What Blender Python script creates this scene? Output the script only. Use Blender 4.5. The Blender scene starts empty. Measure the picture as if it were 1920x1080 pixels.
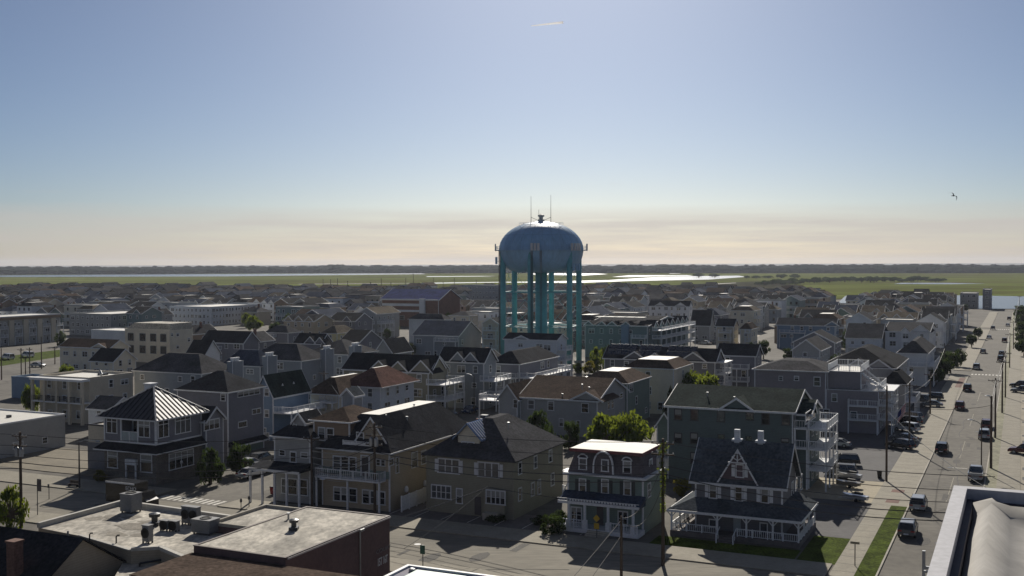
import bpy, math, random
from mathutils import Vector, Matrix
D = bpy.data
S = bpy.context.scene
COL = S.collection
R = math.radians
rnd = random.Random(7)

# ------------------------------------------------------------------ camera, sky, sun, exposure
FPX, CAMH = 2050.0, 31.0                      # focal length in pixels of the 1920 px photograph, camera height
cd = D.cameras.new('camera')
cd.sensor_width = 36.0
cd.lens = 36.0 * FPX / 1920.0
cd.clip_start = 0.5
cd.clip_end = 60000
cam = D.objects.new('camera', cd)
COL.objects.link(cam)
CM = Matrix.Rotation(R(90) - math.atan(48 / FPX), 4, 'X') @ Matrix.Rotation(R(-0.15), 4, 'Z')
cam.matrix_world = Matrix.Translation((0, 0, CAMH)) @ CM
S.camera = cam
CM3 = CM.to_3x3()
CAM = Vector((0, 0, CAMH))

SUN_EL, SUN_AZ = 30.0, 3.5                    # degrees above the horizon, degrees to the right of straight ahead
w = D.worlds.new('World')
S.world = w
w.use_nodes = True
nt = w.node_tree
nt.nodes.clear()
def N(t, typ, **kw):
    n = t.nodes.new(typ)
    for k, v in kw.items():
        setattr(n, k, v)
    return n
out = N(nt, 'ShaderNodeOutputWorld')
bg = N(nt, 'ShaderNodeBackground')
bg.inputs['Strength'].default_value = 0.1
sky = N(nt, 'ShaderNodeTexSky', sky_type='NISHITA', sun_disc=False, sun_elevation=R(SUN_EL), sun_rotation=R(SUN_AZ))
sky.altitude = 0
sky.air_density = 0.7
sky.dust_density = 0.8
sky.ozone_density = 4.0
tc = N(nt, 'ShaderNodeTexCoord')
sep = N(nt, 'ShaderNodeSeparateXYZ')
nt.links.new(tc.outputs['Generated'], sep.inputs[0])
# thin cirrus: noise stretched along the horizon, in a band a few degrees up
mp = N(nt, 'ShaderNodeMapping')
mp.inputs['Scale'].default_value = (5.0, 5.0, 95.0)
mp.inputs['Rotation'].default_value = (R(1.0), R(-1.2), 0)
nt.links.new(tc.outputs['Generated'], mp.inputs[0])
nz = N(nt, 'ShaderNodeTexNoise')
nz.inputs['Scale'].default_value = 1.0
nz.inputs['Detail'].default_value = 7
nz.inputs['Roughness'].default_value = 0.62
nt.links.new(mp.outputs[0], nz.inputs['Vector'])
r1 = N(nt, 'ShaderNodeMapRange')              # band: full below 2.2 degrees, gone above 2.9
r1.inputs['From Min'].default_value = 0.052
r1.inputs['From Max'].default_value = 0.036
nt.links.new(sep.outputs['Z'], r1.inputs['Value'])
r2 = N(nt, 'ShaderNodeMapRange')
r2.inputs['From Min'].default_value = 0.36
r2.inputs['From Max'].default_value = 0.62
r2.inputs['To Min'].default_value = 0.5
nt.links.new(nz.outputs['Fac'], r2.inputs['Value'])
mul = N(nt, 'ShaderNodeMath', operation='MULTIPLY')
nt.links.new(r1.outputs[0], mul.inputs[0])
nt.links.new(r2.outputs[0], mul.inputs[1])
# second, sparser wisps higher up
r3 = N(nt, 'ShaderNodeMapRange')
r3.inputs['From Min'].default_value = 0.64
r3.inputs['From Max'].default_value = 0.80
nt.links.new(nz.outputs['Fac'], r3.inputs['Value'])
r4 = N(nt, 'ShaderNodeMapRange')
r4.inputs['From Min'].default_value = 0.095
r4.inputs['From Max'].default_value = 0.06
nt.links.new(sep.outputs['Z'], r4.inputs['Value'])
mul2 = N(nt, 'ShaderNodeMath', operation='MULTIPLY')
nt.links.new(r3.outputs[0], mul2.inputs[0])
nt.links.new(r4.outputs[0], mul2.inputs[1])
mx = N(nt, 'ShaderNodeMath', operation='MAXIMUM')
nt.links.new(mul.outputs[0], mx.inputs[0])
nt.links.new(mul2.outputs[0], mx.inputs[1])
fac = N(nt, 'ShaderNodeMath', operation='MULTIPLY')
fac.inputs[1].default_value = 0.72
nt.links.new(mx.outputs[0], fac.inputs[0])
mixc = N(nt, 'ShaderNodeMixRGB')
mixc.inputs['Color2'].default_value = (5.6, 5.15, 4.9, 1)
nt.links.new(fac.outputs[0], mixc.inputs['Fac'])
# a gentle tone curve on the sky: contrast between the sun's side and the rest, neutral warmth
sc_ = N(nt, 'ShaderNodeVectorMath', operation='SCALE')
sc_.inputs['Scale'].default_value = 0.1
nt.links.new(sky.outputs[0], sc_.inputs[0])
gm_ = N(nt, 'ShaderNodeGamma')
gm_.inputs['Gamma'].default_value = 1.28
nt.links.new(sc_.outputs[0], gm_.inputs['Color'])
tn_ = N(nt, 'ShaderNodeVectorMath', operation='MULTIPLY')
tn_.inputs[1].default_value = (4.55, 4.7, 4.7)
nt.links.new(gm_.outputs[0], tn_.inputs[0])
ad_ = N(nt, 'ShaderNodeVectorMath', operation='ADD')      # pale summer haze over the whole dome
ad_.inputs[1].default_value = (.42, .42, .42)
nt.links.new(tn_.outputs[0], ad_.inputs[0])
nt.links.new(ad_.outputs[0], mixc.inputs['Color1'])
nt.links.new(mixc.outputs[0], bg.inputs['Color'])
nt.links.new(bg.outputs[0], out.inputs['Surface'])

sl = D.lights.new('sun', 'SUN')
sl.energy = 4.6
sl.angle = R(0.53)
sl.color = (1.0, 0.93, 0.82)
sun = D.objects.new('sun', sl)
COL.objects.link(sun)
SDIR = Vector((math.sin(R(SUN_AZ)) * math.cos(R(SUN_EL)), math.cos(R(SUN_AZ)) * math.cos(R(SUN_EL)), math.sin(R(SUN_EL))))
sun.rotation_euler = SDIR.to_track_quat('Z', 'Y').to_euler()

S.view_settings.view_transform = 'Standard'
S.view_settings.look = 'None'
S.view_settings.exposure = -0.02
S.view_settings.gamma = 1.0
S.cycles.use_denoising = True
S.cycles.max_bounces = 5
S.cycles.diffuse_bounces = 2
S.cycles.glossy_bounces = 2
S.cycles.transmission_bounces = 2
S.cycles.transparent_max_bounces = 4
S.cycles.volume_bounces = 0
S.cycles.caustics_reflective = False
S.cycles.sample_clamp_indirect = 4.0

# ------------------------------------------------------------------ geometry of the view: pixel -> world
TH = math.atan(955 / FPX)                     # the town grid is turned 25 degrees to the camera
U = Vector((math.sin(TH), math.cos(TH), 0))   # along the street at the right, away from the camera
V = Vector((math.cos(TH), -math.sin(TH), 0))  # along the cross street, to the right
def ray(px, py):
    return CM3 @ Vector(((px - 960) / FPX, (540 - py) / FPX, -1))
def G(px, py, h=0.0):
    d = ray(px, py)
    return CAM + d * ((h - CAMH) / d.z)
def PX(p):
    c = CM3.transposed() @ (Vector(p) - CAM)
    return 960 + FPX * c.x / -c.z, 540 - FPX * c.y / -c.z
def UV(u, v, z=0.0):
    q = U * u + V * v
    return Vector((q.x, q.y, z))
def uv_of(p):
    return p.dot(U), p.dot(V)

# ------------------------------------------------------------------ materials
MATS = {}
def lin(c):
    return tuple(c) + (1,)
def mat(name, col, rough=0.8, amp=0.16, scale=0.6, metal=0.0, lines=None, spec=0.4, bump=0.0, fine=0.1, stretch=(1, 1, 1)):
    """Procedural surface: base colour broken up by two world-space noises, optional courses (lap siding, shingles)."""
    if name in MATS:
        return MATS[name]
    m = D.materials.new(name)
    m.use_nodes = True
    t = m.node_tree
    b = t.nodes['Principled BSDF']
    b.inputs['Roughness'].default_value = rough
    b.inputs['Metallic'].default_value = metal
    b.inputs['Specular IOR Level'].default_value = spec
    geo = N(t, 'ShaderNodeNewGeometry')
    mp = N(t, 'ShaderNodeMapping')
    mp.inputs['Scale'].default_value = stretch
    t.links.new(geo.outputs['Position'], mp.inputs[0])
    n1 = N(t, 'ShaderNodeTexNoise')
    n1.inputs['Scale'].default_value = scale
    n1.inputs['Detail'].default_value = 5
    n1.inputs['Roughness'].default_value = 0.65
    t.links.new(mp.outputs[0], n1.inputs['Vector'])
    n2 = N(t, 'ShaderNodeTexNoise')
    n2.inputs['Scale'].default_value = scale * 9
    n2.inputs['Detail'].default_value = 2
    t.links.new(mp.outputs[0], n2.inputs['Vector'])
    m1 = N(t, 'ShaderNodeMapRange')
    m1.inputs['From Min'].default_value = 0.3
    m1.inputs['From Max'].default_value = 0.7
    m1.inputs['To Min'].default_value = 1 - amp
    m1.inputs['To Max'].default_value = 1 + amp
    t.links.new(n1.outputs['Fac'], m1.inputs['Value'])
    m2 = N(t, 'ShaderNodeMapRange')
    m2.inputs['From Min'].default_value = 0.3
    m2.inputs['From Max'].default_value = 0.7
    m2.inputs['To Min'].default_value = 1 - fine
    m2.inputs['To Max'].default_value = 1 + fine
    t.links.new(n2.outputs['Fac'], m2.inputs['Value'])
    f = N(t, 'ShaderNodeMath', operation='MULTIPLY')
    t.links.new(m1.outputs[0], f.inputs[0])
    t.links.new(m2.outputs[0], f.inputs[1])
    last = f
    oi = N(t, 'ShaderNodeObjectInfo')
    m3 = N(t, 'ShaderNodeMapRange')
    m3.inputs['To Min'].default_value = 0.94
    m3.inputs['To Max'].default_value = 1.06
    t.links.new(oi.outputs['Random'], m3.inputs['Value'])
    f3 = N(t, 'ShaderNodeMath', operation='MULTIPLY')
    t.links.new(last.outputs[0], f3.inputs[0])
    t.links.new(m3.outputs[0], f3.inputs[1])
    last = f3
    hgt = f
    if lines:
        sp = N(t, 'ShaderNodeSeparateXYZ')
        t.links.new(geo.outputs['Position'], sp.inputs[0])
        dv = N(t, 'ShaderNodeMath', operation='DIVIDE')
        dv.inputs[1].default_value = lines
        t.links.new(sp.outputs['Z'], dv.inputs[0])
        fr = N(t, 'ShaderNodeMath', operation='FRACT')
        t.links.new(dv.outputs[0], fr.inputs[0])
        ml = N(t, 'ShaderNodeMapRange')
        ml.inputs['From Max'].default_value = 0.25
        ml.inputs['To Min'].default_value = 0.72
        t.links.new(fr.outputs[0], ml.inputs['Value'])
        f2 = N(t, 'ShaderNodeMath', operation='MULTIPLY')
        t.links.new(last.outputs[0], f2.inputs[0])
        t.links.new(ml.outputs[0], f2.inputs[1])
        last = f2
    mixn = N(t, 'ShaderNodeVectorMath', operation='SCALE')
    mixn.inputs[0].default_value = col
    t.links.new(last.outputs[0], mixn.inputs['Scale'])
    t.links.new(mixn.outputs[0], b.inputs['Base Color'])
    if bump:
        bp = N(t, 'ShaderNodeBump')
        bp.inputs['Strength'].default_value = bump
        bp.inputs['Distance'].default_value = 0.05
        t.links.new(hgt.outputs[0], bp.inputs['Height'])
        t.links.new(bp.outputs[0], b.inputs['Normal'])
    MATS[name] = m
    return m
def wallm(name, col):
    return mat('siding_' + name, col, 0.75, 0.10, 0.35, lines=0.22, fine=0.05)
def roofm(name, col):
    return mat('shingle_' + name, tuple(c * 1.5 for c in col), 1.0, 0.34, 0.35, fine=0.32, bump=0.4, spec=0.03)
W_ = dict(deepteal=wallm('deep_teal', (.115, .15, .148)), plum=wallm('plum_grey', (.165, .165, .178)), white=wallm('white', (0.780, 0.780, 0.780)), cream=wallm('cream', (0.690, 0.635, 0.511)), beige=wallm('beige', (0.552, 0.497, 0.400)),
          tan=wallm('tan', (0.414, 0.352, 0.262)), grey=wallm('grey', (.36, .365, .36)), pale=wallm('pale_grey', (0.593, 0.621, 0.649)),
          blue=wallm('blue', (.19, .265, .36)), slate=wallm('slate', (.205, .207, .235)), bluegrey=wallm('blue_grey', (.275, .305, .335)),
          green=wallm('grey_green', (.195, .255, .225)), teal=wallm('teal', (.19, .255, .255)), brown=wallm('brown', (0.262, 0.193, 0.138)),
          dark=wallm('charcoal', (0.166, 0.172, 0.193)), olive=wallm('olive', (0.276, 0.262, 0.200)), yellow=wallm('yellow', (0.635, 0.566, 0.304)),
          brick=mat('brick', (.19, .105, .08), 0.9, 0.2, 0.5, lines=0.25, fine=0.2), pink=wallm('mauve', (0.255, 0.235, 0.248)))
R_ = dict(slaty=roofm('slate_grey', (.058, .066, .074)), dark=roofm('charcoal', (.026, .027, .031)), black=roofm('black', (.02, .021, .024)), grey=roofm('grey', (.050, .050, .053)),
          brown=roofm('brown', (.060, .044, .035)), red=roofm('red_brown', (.085, .045, .037)), blue=roofm('slate_blue', (.036, .045, .066)),
          tan=roofm('tan', (.088, .075, .058)), green=roofm('green', (.026, .034, .031)), navy=roofm('navy', (.03, .04, .11)))
M_white = mat('white_paint', (.72, .73, .74), 0.55, 0.06, 0.5)
M_trim = mat('white_trim', (.68, .69, .70), 0.6, 0.06, 0.6)
M_flat = mat('white_membrane', (.74, .72, .66), 0.7, 0.12, 0.35, fine=0.07)
M_dirty = mat('weathered_membrane', (.45, .415, .35), 0.85, 0.48, 0.22, fine=0.34, bump=0.4, stretch=(1.0, .55, 1))
M_glass = mat('window_glass', (.018, .021, .026), 0.08, 0.3, 0.4, spec=0.6)
M_blind = mat('window_blind', (.30, .30, .28), .7, .15, 1)
M_curt = mat('curtained_glass', (.09, .10, .11), 0.25, 0.5, 0.7, spec=0.5)
M_metal = mat('dark_metal', (.07, .072, .078), 0.4, 0.15, 0.6, metal=0.6)
M_alu = mat('galvanised_metal', (.34, .35, .36), 0.45, 0.15, 0.9, metal=0.7)
M_concrete = mat('concrete', (.40, .37, .31), 0.9, 0.16, 0.25, fine=0.12)
M_wood = mat('pole_wood', (.10, .075, .055), 0.9, 0.25, 0.8, stretch=(6, 6, 0.6))
M_black = mat('black_rubber', (.02, .02, .02), 0.7, 0.2, 1)
M_wire = mat('cable', (.06, .06, .06), 0.5, 0.1, 1)
M_door = mat('door_paint', (.10, .09, .09), 0.6, 0.1, 0.8)
M_deck = mat('deck_boards', (.36, .33, .28), 0.8, 0.2, 0.5)

# ------------------------------------------------------------------ mesh builder
class MB:
    def __init__(s):
        s.v, s.f, s.m = [], [], []
    def face(s, pts, mi=0):
        n = len(s.v)
        s.v += [tuple(p) for p in pts]
        s.f.append(tuple(range(n, n + len(pts))))
        s.m.append(mi)
    def box(s, x0, x1, y0, y1, z0, z1, mi=0):
        n = len(s.v)
        x0, x1 = min(x0, x1), max(x0, x1)
        y0, y1 = min(y0, y1), max(y0, y1)
        z0, z1 = min(z0, z1), max(z0, z1)
        s.v += [(x0, y0, z0), (x1, y0, z0), (x1, y1, z0), (x0, y1, z0), (x0, y0, z1), (x1, y0, z1), (x1, y1, z1), (x0, y1, z1)]
        for q in ((0, 3, 2, 1), (4, 5, 6, 7), (0, 1, 5, 4), (1, 2, 6, 5), (2, 3, 7, 6), (3, 0, 4, 7)):
            s.f.append(tuple(n + i for i in q))
            s.m.append(mi)
        return s
    def prism(s, axis, poly, a0, a1, mi=0):
        """poly of (b, z) extruded along axis 'x' (b = y) or 'y' (b = x)."""
        n, k = len(s.v), len(poly)
        f = (lambda a, b, z: (a, b, z)) if axis == 'x' else (lambda a, b, z: (b, a, z))
        s.v += [f(a0, b, z) for b, z in poly] + [f(a1, b, z) for b, z in poly]
        s.f += [tuple(range(n, n + k)), tuple(range(n + 2 * k - 1, n + k - 1, -1))]
        s.m += [mi, mi]
        for i in range(k):
            j = (i + 1) % k
            s.f.append((n + i, n + j, n + k + j, n + k + i))
            s.m.append(mi)
        return s
    def bar(s, p0, p1, w=0.1, h=0.1, mi=0):
        p0, p1 = Vector(p0), Vector(p1)
        d = (p1 - p0)
        if d.length < 1e-6:
            return s
        d.normalize()
        up = Vector((0, 0, 1)) if abs(d.z) < 0.95 else Vector((1, 0, 0))
        a = d.cross(up).normalized() * (w / 2)
        b = a.cross(d).normalized() * (h / 2)
        n = len(s.v)
        for p in (p0, p1):
            s.v += [tuple(p + q) for q in (-a - b, a - b, a + b, -a + b)]
        for q in ((0, 1, 2, 3), (7, 6, 5, 4), (0, 4, 5, 1), (1, 5, 6, 2), (2, 6, 7, 3), (3, 7, 4, 0)):
            s.f.append(tuple(n + i for i in q))
            s.m.append(mi)
        return s
    def tube(s, pts, r, n=6, mi=0, cap=True):
        """tube through points; r is a number or one radius per point."""
        pts = [Vector(p) for p in pts]
        k = len(pts)
        base = len(s.v)
        for i, p in enumerate(pts):
            d = pts[min(i + 1, k - 1)] - pts[max(i - 1, 0)]
            d.normalize()
            up = Vector((0, 0, 1)) if abs(d.z) < 0.9 else Vector((0, 1, 0))
            a = d.cross(up).normalized()
            b = a.cross(d).normalized()
            rr = r[i] if isinstance(r, (list, tuple)) else r
            for j in range(n):
                t = 2 * math.pi * j / n
                s.v.append(tuple(p + a * (rr * math.cos(t)) + b * (rr * math.sin(t))))
        for i in range(k - 1):
            for j in range(n):
                j2 = (j + 1) % n
                s.f.append((base + i * n + j, base + i * n + j2, base + (i + 1) * n + j2, base + (i + 1) * n + j))
                s.m.append(mi)
        if cap:
            s.f.append(tuple(base + j for j in range(n))[::-1])
            s.f.append(tuple(base + (k - 1) * n + j for j in range(n)))
            s.m += [mi, mi]
        return s
    def lathe(s, prof, n=24, cx=0, cy=0, mi=0, cap=True):
        base = len(s.v)
        for r, z in prof:
            for j in range(n):
                t = 2 * math.pi * j / n
                s.v.append((cx + r * math.cos(t), cy + r * math.sin(t), z))
        for i in range(len(prof) - 1):
            for j in range(n):
                j2 = (j + 1) % n
                s.f.append((base + i * n + j, base + i * n + j2, base + (i + 1) * n + j2, base + (i + 1) * n + j))
                s.m.append(mi)
        if cap:
            s.f.append(tuple(base + j for j in range(n))[::-1])
            s.f.append(tuple(base + (len(prof) - 1) * n + j for j in range(n)))
            s.m += [mi, mi]
        return s
    def mesh(s, name, mats, smooth=False):
        me = D.meshes.new(name)
        me.from_pydata(s.v, [], s.f)
        for m in (mats if isinstance(mats, (list, tuple)) else [mats]):
            me.materials.append(m)
        me.polygons.foreach_set('material_index', s.m)
        if smooth:
            me.polygons.foreach_set('use_smooth', [True] * len(s.f))
        me.update()
        return me
    def build(s, name, mats, parent=None, loc=(0, 0, 0), rz=0.0, smooth=False):
        return link(name, s.mesh(name, mats, smooth), parent, loc, rz)
def link(name, me, parent=None, loc=(0, 0, 0), rz=0.0):
    o = D.objects.new(name, me)
    COL.objects.link(o)
    o.location = loc
    o.rotation_euler = (0, 0, rz)
    if parent is not None:
        o.parent = parent
    return o
def tag(o, label=None, cat=None, group=None, kind=None):
    if label: o['label'] = label
    if cat: o['category'] = cat
    if group: o['group'] = group
    if kind: o['kind'] = kind
    return o
def empty(name, loc, label, cat, group=None, rz=0.0):
    o = D.objects.new(name, None)
    o.empty_display_size = 0.5
    COL.objects.link(o)
    o.location = loc
    o.rotation_euler = (0, 0, rz)
    return tag(o, label, cat, group)
KIDS = {}
def copy_tree(o, loc, rz=None, label=None, group=None, scale=None):
    r = o.copy()
    COL.objects.link(r)
    r.location = loc
    if rz is not None: r.rotation_euler = (0, 0, rz)
    if scale is not None: r.scale = scale if isinstance(scale, (tuple, list)) else (scale,) * 3
    if label: r['label'] = label
    if group: r['group'] = group
    for ch in list(o.children):
        c = ch.copy()
        COL.objects.link(c)
        c.parent = r
        for g in ch.children:
            d = g.copy()
            COL.objects.link(d)
            d.parent = c
    return r
# ------------------------------------------------------------------ windows, railings, roofs
WCACHE = {}
def window_meshes(wd, hg, cols, rows, style):
    key = (round(wd, 1), round(hg, 1), cols, rows, style)
    if key in WCACHE:
        return WCACHE[key]
    wd, hg = max(key[0], .3), max(key[1], .3)
    f = MB()
    t = min(0.13, wd * 0.16, hg * 0.16)
    x, z = wd / 2, hg / 2
    f.box(-x - t, x + t, -.07, 0, z, z + t * 1.2)
    f.box(-x - t * 1.4, x + t * 1.4, -.10, 0, -z - t, -z)
    f.box(-x - t, -x, -.07, 0, -z, z)
    f.box(x, x + t, -.07, 0, -z, z)
    for i in range(1, cols):
        c = -x + wd * i / cols
        f.box(c - t * .45, c + t * .45, -.06, 0, -z, z)
    if rows == 2:
        f.box(-x, x, -.055, 0, -t * .25, t * .25)
    elif rows == 3:                                # transom lights over tall sashes
        f.box(-x, x, -.055, 0, z * .42 - t * .4, z * .42 + t * .4)
    g = MB()
    if style.endswith('b'):
        zb_ = z * random.Random(int(wd * 10 + hg * 7)).uniform(-.3, .45)
        g.box(-x, x, -.03, 0.0, -z, zb_).box(-x, x, -.028, 0.0, zb_, z, 1)
    else:
        g.box(-x, x, -.03, 0.0, -z, z)
    fm = {'w': M_trim, 'd': M_metal, 'g': M_alu}[style[0]]
    gm = M_curt if style.endswith('c') else M_glass
    WCACHE[key] = (f.mesh('window', fm), g.mesh('pane', [gm, M_blind]))
    return WCACHE[key]
def put_window(root, c, wd, hg, face='F', cols=1, rows=2, style='w'):
    fm, gm = window_meshes(wd, hg, cols, rows, style)
    rz = {'F': 0, 'R': R(90), 'L': R(-90), 'B': R(180)}[face]
    o = link('window', fm, root, c, rz)
    link('pane', gm, o)
    return o
def rail_mb(mb, p0, p1, h=1.0, gap=0.3, solid=False, post=1.8):
    p0, p1 = Vector(p0), Vector(p1)
    L = (p1 - p0).length
    up = Vector((0, 0, 1))
    mb.bar(p0 + up * h, p1 + up * h, .09, .09)
    if solid:
        mb.bar(p0 + up * (h * .5), p1 + up * (h * .5), .03, h * .8)
    else:
        mb.bar(p0 + up * .12, p1 + up * .12, .06, .06)
        n = max(1, int(L / gap))
        for i in range(n + 1):
            p = p0.lerp(p1, i / n)
            mb.bar(p + up * .12, p + up * h, .045, .045)
    n = max(1, round(L / post))
    for i in range(n + 1):
        p = p0.lerp(p1, i / n)
        mb.bar(p, p + up * (h + .1), .12, .12)

class B:
    """A building. Local x runs along V (right), y along U (away); the origin is the near right-hand corner on the ground."""
    def __init__(s, name, label, cat, px=None, py=None, h=0.0, uv=None, group=None, du=0.0, dv=0.0):
        p = UV(*uv) if uv else G(px, py, h)
        p = p + U * du + V * dv
        s.A = Vector((p.x, p.y, 0))
        s.o = empty(name, s.A, label, cat, group, -TH)
        s.h = h
        s.boxes = []
    def _hit(s, px, n, c):
        d = ray(px, 600)
        den = d.x * n.x + d.y * n.y
        return Vector((d.x, d.y, 0)) * ((c) / den)
    def lx(s, px, y=0.0):
        p = s._hit(px, U, (s.A + U * y).dot(U))
        return (p - s.A).dot(V)
    def ly(s, px, x=0.0):
        p = s._hit(px, V, (s.A + V * x).dot(V))
        return (p - s.A).dot(U)
    def F(s, px, py, y=0.0):
        d = ray(px, py)
        p = CAM + d * ((s.A + U * y - CAM).dot(U) / d.dot(U))
        return (p - s.A).dot(V), p.z
    def Rt(s, px, py, x=0.0):
        d = ray(px, py)
        p = CAM + d * ((s.A + V * x - CAM).dot(V) / d.dot(V))
        return (p - s.A).dot(U), p.z
    def zA(s, py, x=0.0, y=0.0):
        q = s.A + V * x + U * y
        px = PX((q.x, q.y, 0))[0]
        d = ray(px, py)
        return CAMH + d.z * math.hypot(q.x, q.y) / math.hypot(d.x, d.y)
    # parts
    def part(s, name, mb, mats, parent=None):
        return mb.build(name, mats, parent or s.o)
    def block(s, x0, x1, y0, y1, z0, z1, wall, roof=None, kind='flat', rise=2.5, ax='x', ov=0.35, trim=True, inset=2.5, top=None, corner=True, par=0.5, wname='wall', rname='roof', cap=None):
        s.boxes.append((x0, x1, y0, y1, z1 + (rise if kind != 'flat' else 0)))
        m = MB()
        xm, ym = (x0 + x1) / 2, (y0 + y1) / 2
        t = 0.16
        tr = MB()
        if kind == 'gable':
            if ax == 'x':
                m.prism('x', [(y0, z0), (y1, z0), (y1, z1), (ym, z1 + rise), (y0, z1)], x0, x1)
                hw, e0, e1, mid = (y1 - y0) / 2, x0 - ov, x1 + ov, ym
                b0, b1 = y0, y1
            else:
                m.prism('y', [(x0, z0), (x1, z0), (x1, z1), (xm, z1 + rise), (x0, z1)], y0, y1)
                hw, e0, e1, mid = (x1 - x0) / 2, y0 - ov, y1 + ov, xm
                b0, b1 = x0, x1
            sl = rise / hw
            ze = z1 - sl * ov + .012
            zr = z1 + rise + .012
            r = MB()
            r.prism(ax, [(b0 - ov, ze), (mid, zr), (b1 + ov, ze), (b1 + ov, ze + t), (mid, zr + t), (b0 - ov, ze + t)], e0, e1)
            s.part(rname, r, roof)
            if trim:
                for a0, a1 in ((e0 - .08, e0 - .002), (e1 + .002, e1 + .08)):
                    tr.prism(ax, [(b0 - ov, ze - .16), (mid, zr - .16), (b1 + ov, ze - .16), (b1 + ov, ze + t + .03), (mid, zr + t + .03), (b0 - ov, ze + t + .03)], a0, a1)
                for bb0, bb1 in ((b0 - ov - .07, b0 - ov - .003), (b1 + ov + .003, b1 + ov + .07)):
                    if ax == 'x': tr.box(e0, e1, bb0, bb1, ze - .12, ze + t - .01)
                    else: tr.box(bb0, bb1, e0, e1, ze - .12, ze + t - .01)
        elif kind == 'hip':
            m.box(x0, x1, y0, y1, z0, z1)
            X0, X1, Y0, Y1 = x0 - ov, x1 + ov, y0 - ov, y1 + ov
            ins = min(inset, (X1 - X0) / 2, (Y1 - Y0) / 2)
            i0, i1, j0, j1 = X0 + ins, X1 - ins, Y0 + ins, Y1 - ins
            z, zt = z1 + .13, z1 + rise
            r = MB()
            o_ = [(X0, Y0, z), (X1, Y0, z), (X1, Y1, z), (X0, Y1, z)]
            n_ = [(i0, j0, zt), (i1, j0, zt), (i1, j1, zt), (i0, j1, zt)]
            for i in range(4):
                j = (i + 1) % 4
                r.face([o_[i], o_[j], n_[j], n_[i]] if (Vector(n_[i]) - Vector(n_[j])).length > .02 else [o_[i], o_[j], n_[i]])
            if i1 - i0 > .05 and j1 - j0 > .05:
                r.face(n_, 1)
            u_ = [(a, b, z1 + .004) for a, b, c in o_]
            for i in range(4):
                j = (i + 1) % 4
                r.face([u_[i], u_[j], o_[j], o_[i]])
            r.face(u_[::-1])
            s.part(rname, r, [roof, top or roof])
            if trim:
                tr.box(X0 - .06, X1 + .06, Y0 - .07, Y0 - .003, z1 - .04, z1 + .15)
                tr.box(X1 + .003, X1 + .07, Y0, Y1, z1 - .04, z1 + .15)
                tr.box(X0 - .07, X0 - .003, Y0, Y1, z1 - .04, z1 + .15)
        else:
            m.box(x0, x1, y0, y1, z0, z1)
            r = MB()
            q = .22
            r.face([(x0 + .01, y0 + .01, z1 + .02), (x1 - .01, y0 + .01, z1 + .02), (x1 - .01, y1 - .01, z1 + .02), (x0 + .01, y1 - .01, z1 + .02)], 0)
            for a in ((x0 - .04, x1 + .04, y0 - .04, y0 + q), (x0 - .04, x1 + .04, y1 - q, y1 + .04), (x0 - .04, x0 + q, y0 + q, y1 - q), (x1 - q, x1 + .04, y0 + q, y1 - q)):
                r.box(*a, z1 + .004, z1 + par, 1)
            s.part(rname, r, [roof, cap or wall])
        if trim and corner:
            for a, b in ((x0, y0), (x1, y0), (x1, y1)):
                tr.box(a - .03 - (.12 if a == x1 else 0), a + .03 + (.12 if a == x0 else 0), b - .03 - (.12 if b == y1 else 0), b + .03 + (.12 if b == y0 else 0), z0, z1 - .06)
        if tr.v:
            s.part('trim', tr, M_trim)
        s.part(wname, m, wall)
    def front_gable(s, c, hw, z, rise, wall, roof, y=0.0, depth=4.0, drop=0.0, ov=.3, proud=.04):
        """a gable on the front face, its ridge running back into the main roof."""
        m = MB().prism('y', [(c - hw, z - drop), (c + hw, z - drop), (c + hw, z), (c, z + rise), (c - hw, z)], y - proud, y + depth)
        s.part('gable', m, wall)
        sl = rise / hw
        ze, zr, t, e = z - sl * ov + .012, z + rise + .012, .14, c
        r = MB().prism('y', [(c - hw - ov, ze), (c, zr), (c + hw + ov, ze), (c + hw + ov, ze + t), (c, zr + t), (c - hw - ov, ze + t)], y - proud - ov, y + depth)
        s.part('gable_roof', r, roof)
        tr = MB().prism('y', [(c - hw - ov, ze - .16), (c, zr - .16), (c + hw + ov, ze - .16), (c + hw + ov, ze + t + .03), (c, zr + t + .03), (c - hw - ov, ze + t + .03)], y - proud - ov - .07, y - proud - ov - .002)
        s.part('gable_trim', tr, M_trim)
    def side_gable(s, c, hw, z, rise, wall, roof, x=0.0, depth=4.0, drop=0.0, ov=.3, proud=.04):
        m = MB().prism('x', [(c - hw, z - drop), (c + hw, z - drop), (c + hw, z), (c, z + rise), (c - hw, z)], x - depth, x + proud)
        s.part('gable', m, wall)
        sl = rise / hw
        ze, zr, t = z - sl * ov + .012, z + rise + .012, .14
        r = MB().prism('x', [(c - hw - ov, ze), (c, zr), (c + hw + ov, ze), (c + hw + ov, ze + t), (c, zr + t), (c - hw - ov, ze + t)], x - depth, x + proud + ov)
        s.part('gable_roof', r, roof)
        tr = MB().prism('x', [(c - hw - ov, ze - .16), (c, zr - .16), (c + hw + ov, ze - .16), (c + hw + ov, ze + t + .03), (c, zr + t + .03), (c - hw - ov, ze + t + .03)], x + proud + ov + .002, x + proud + ov + .07)
        s.part('gable_trim', tr, M_trim)
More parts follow.
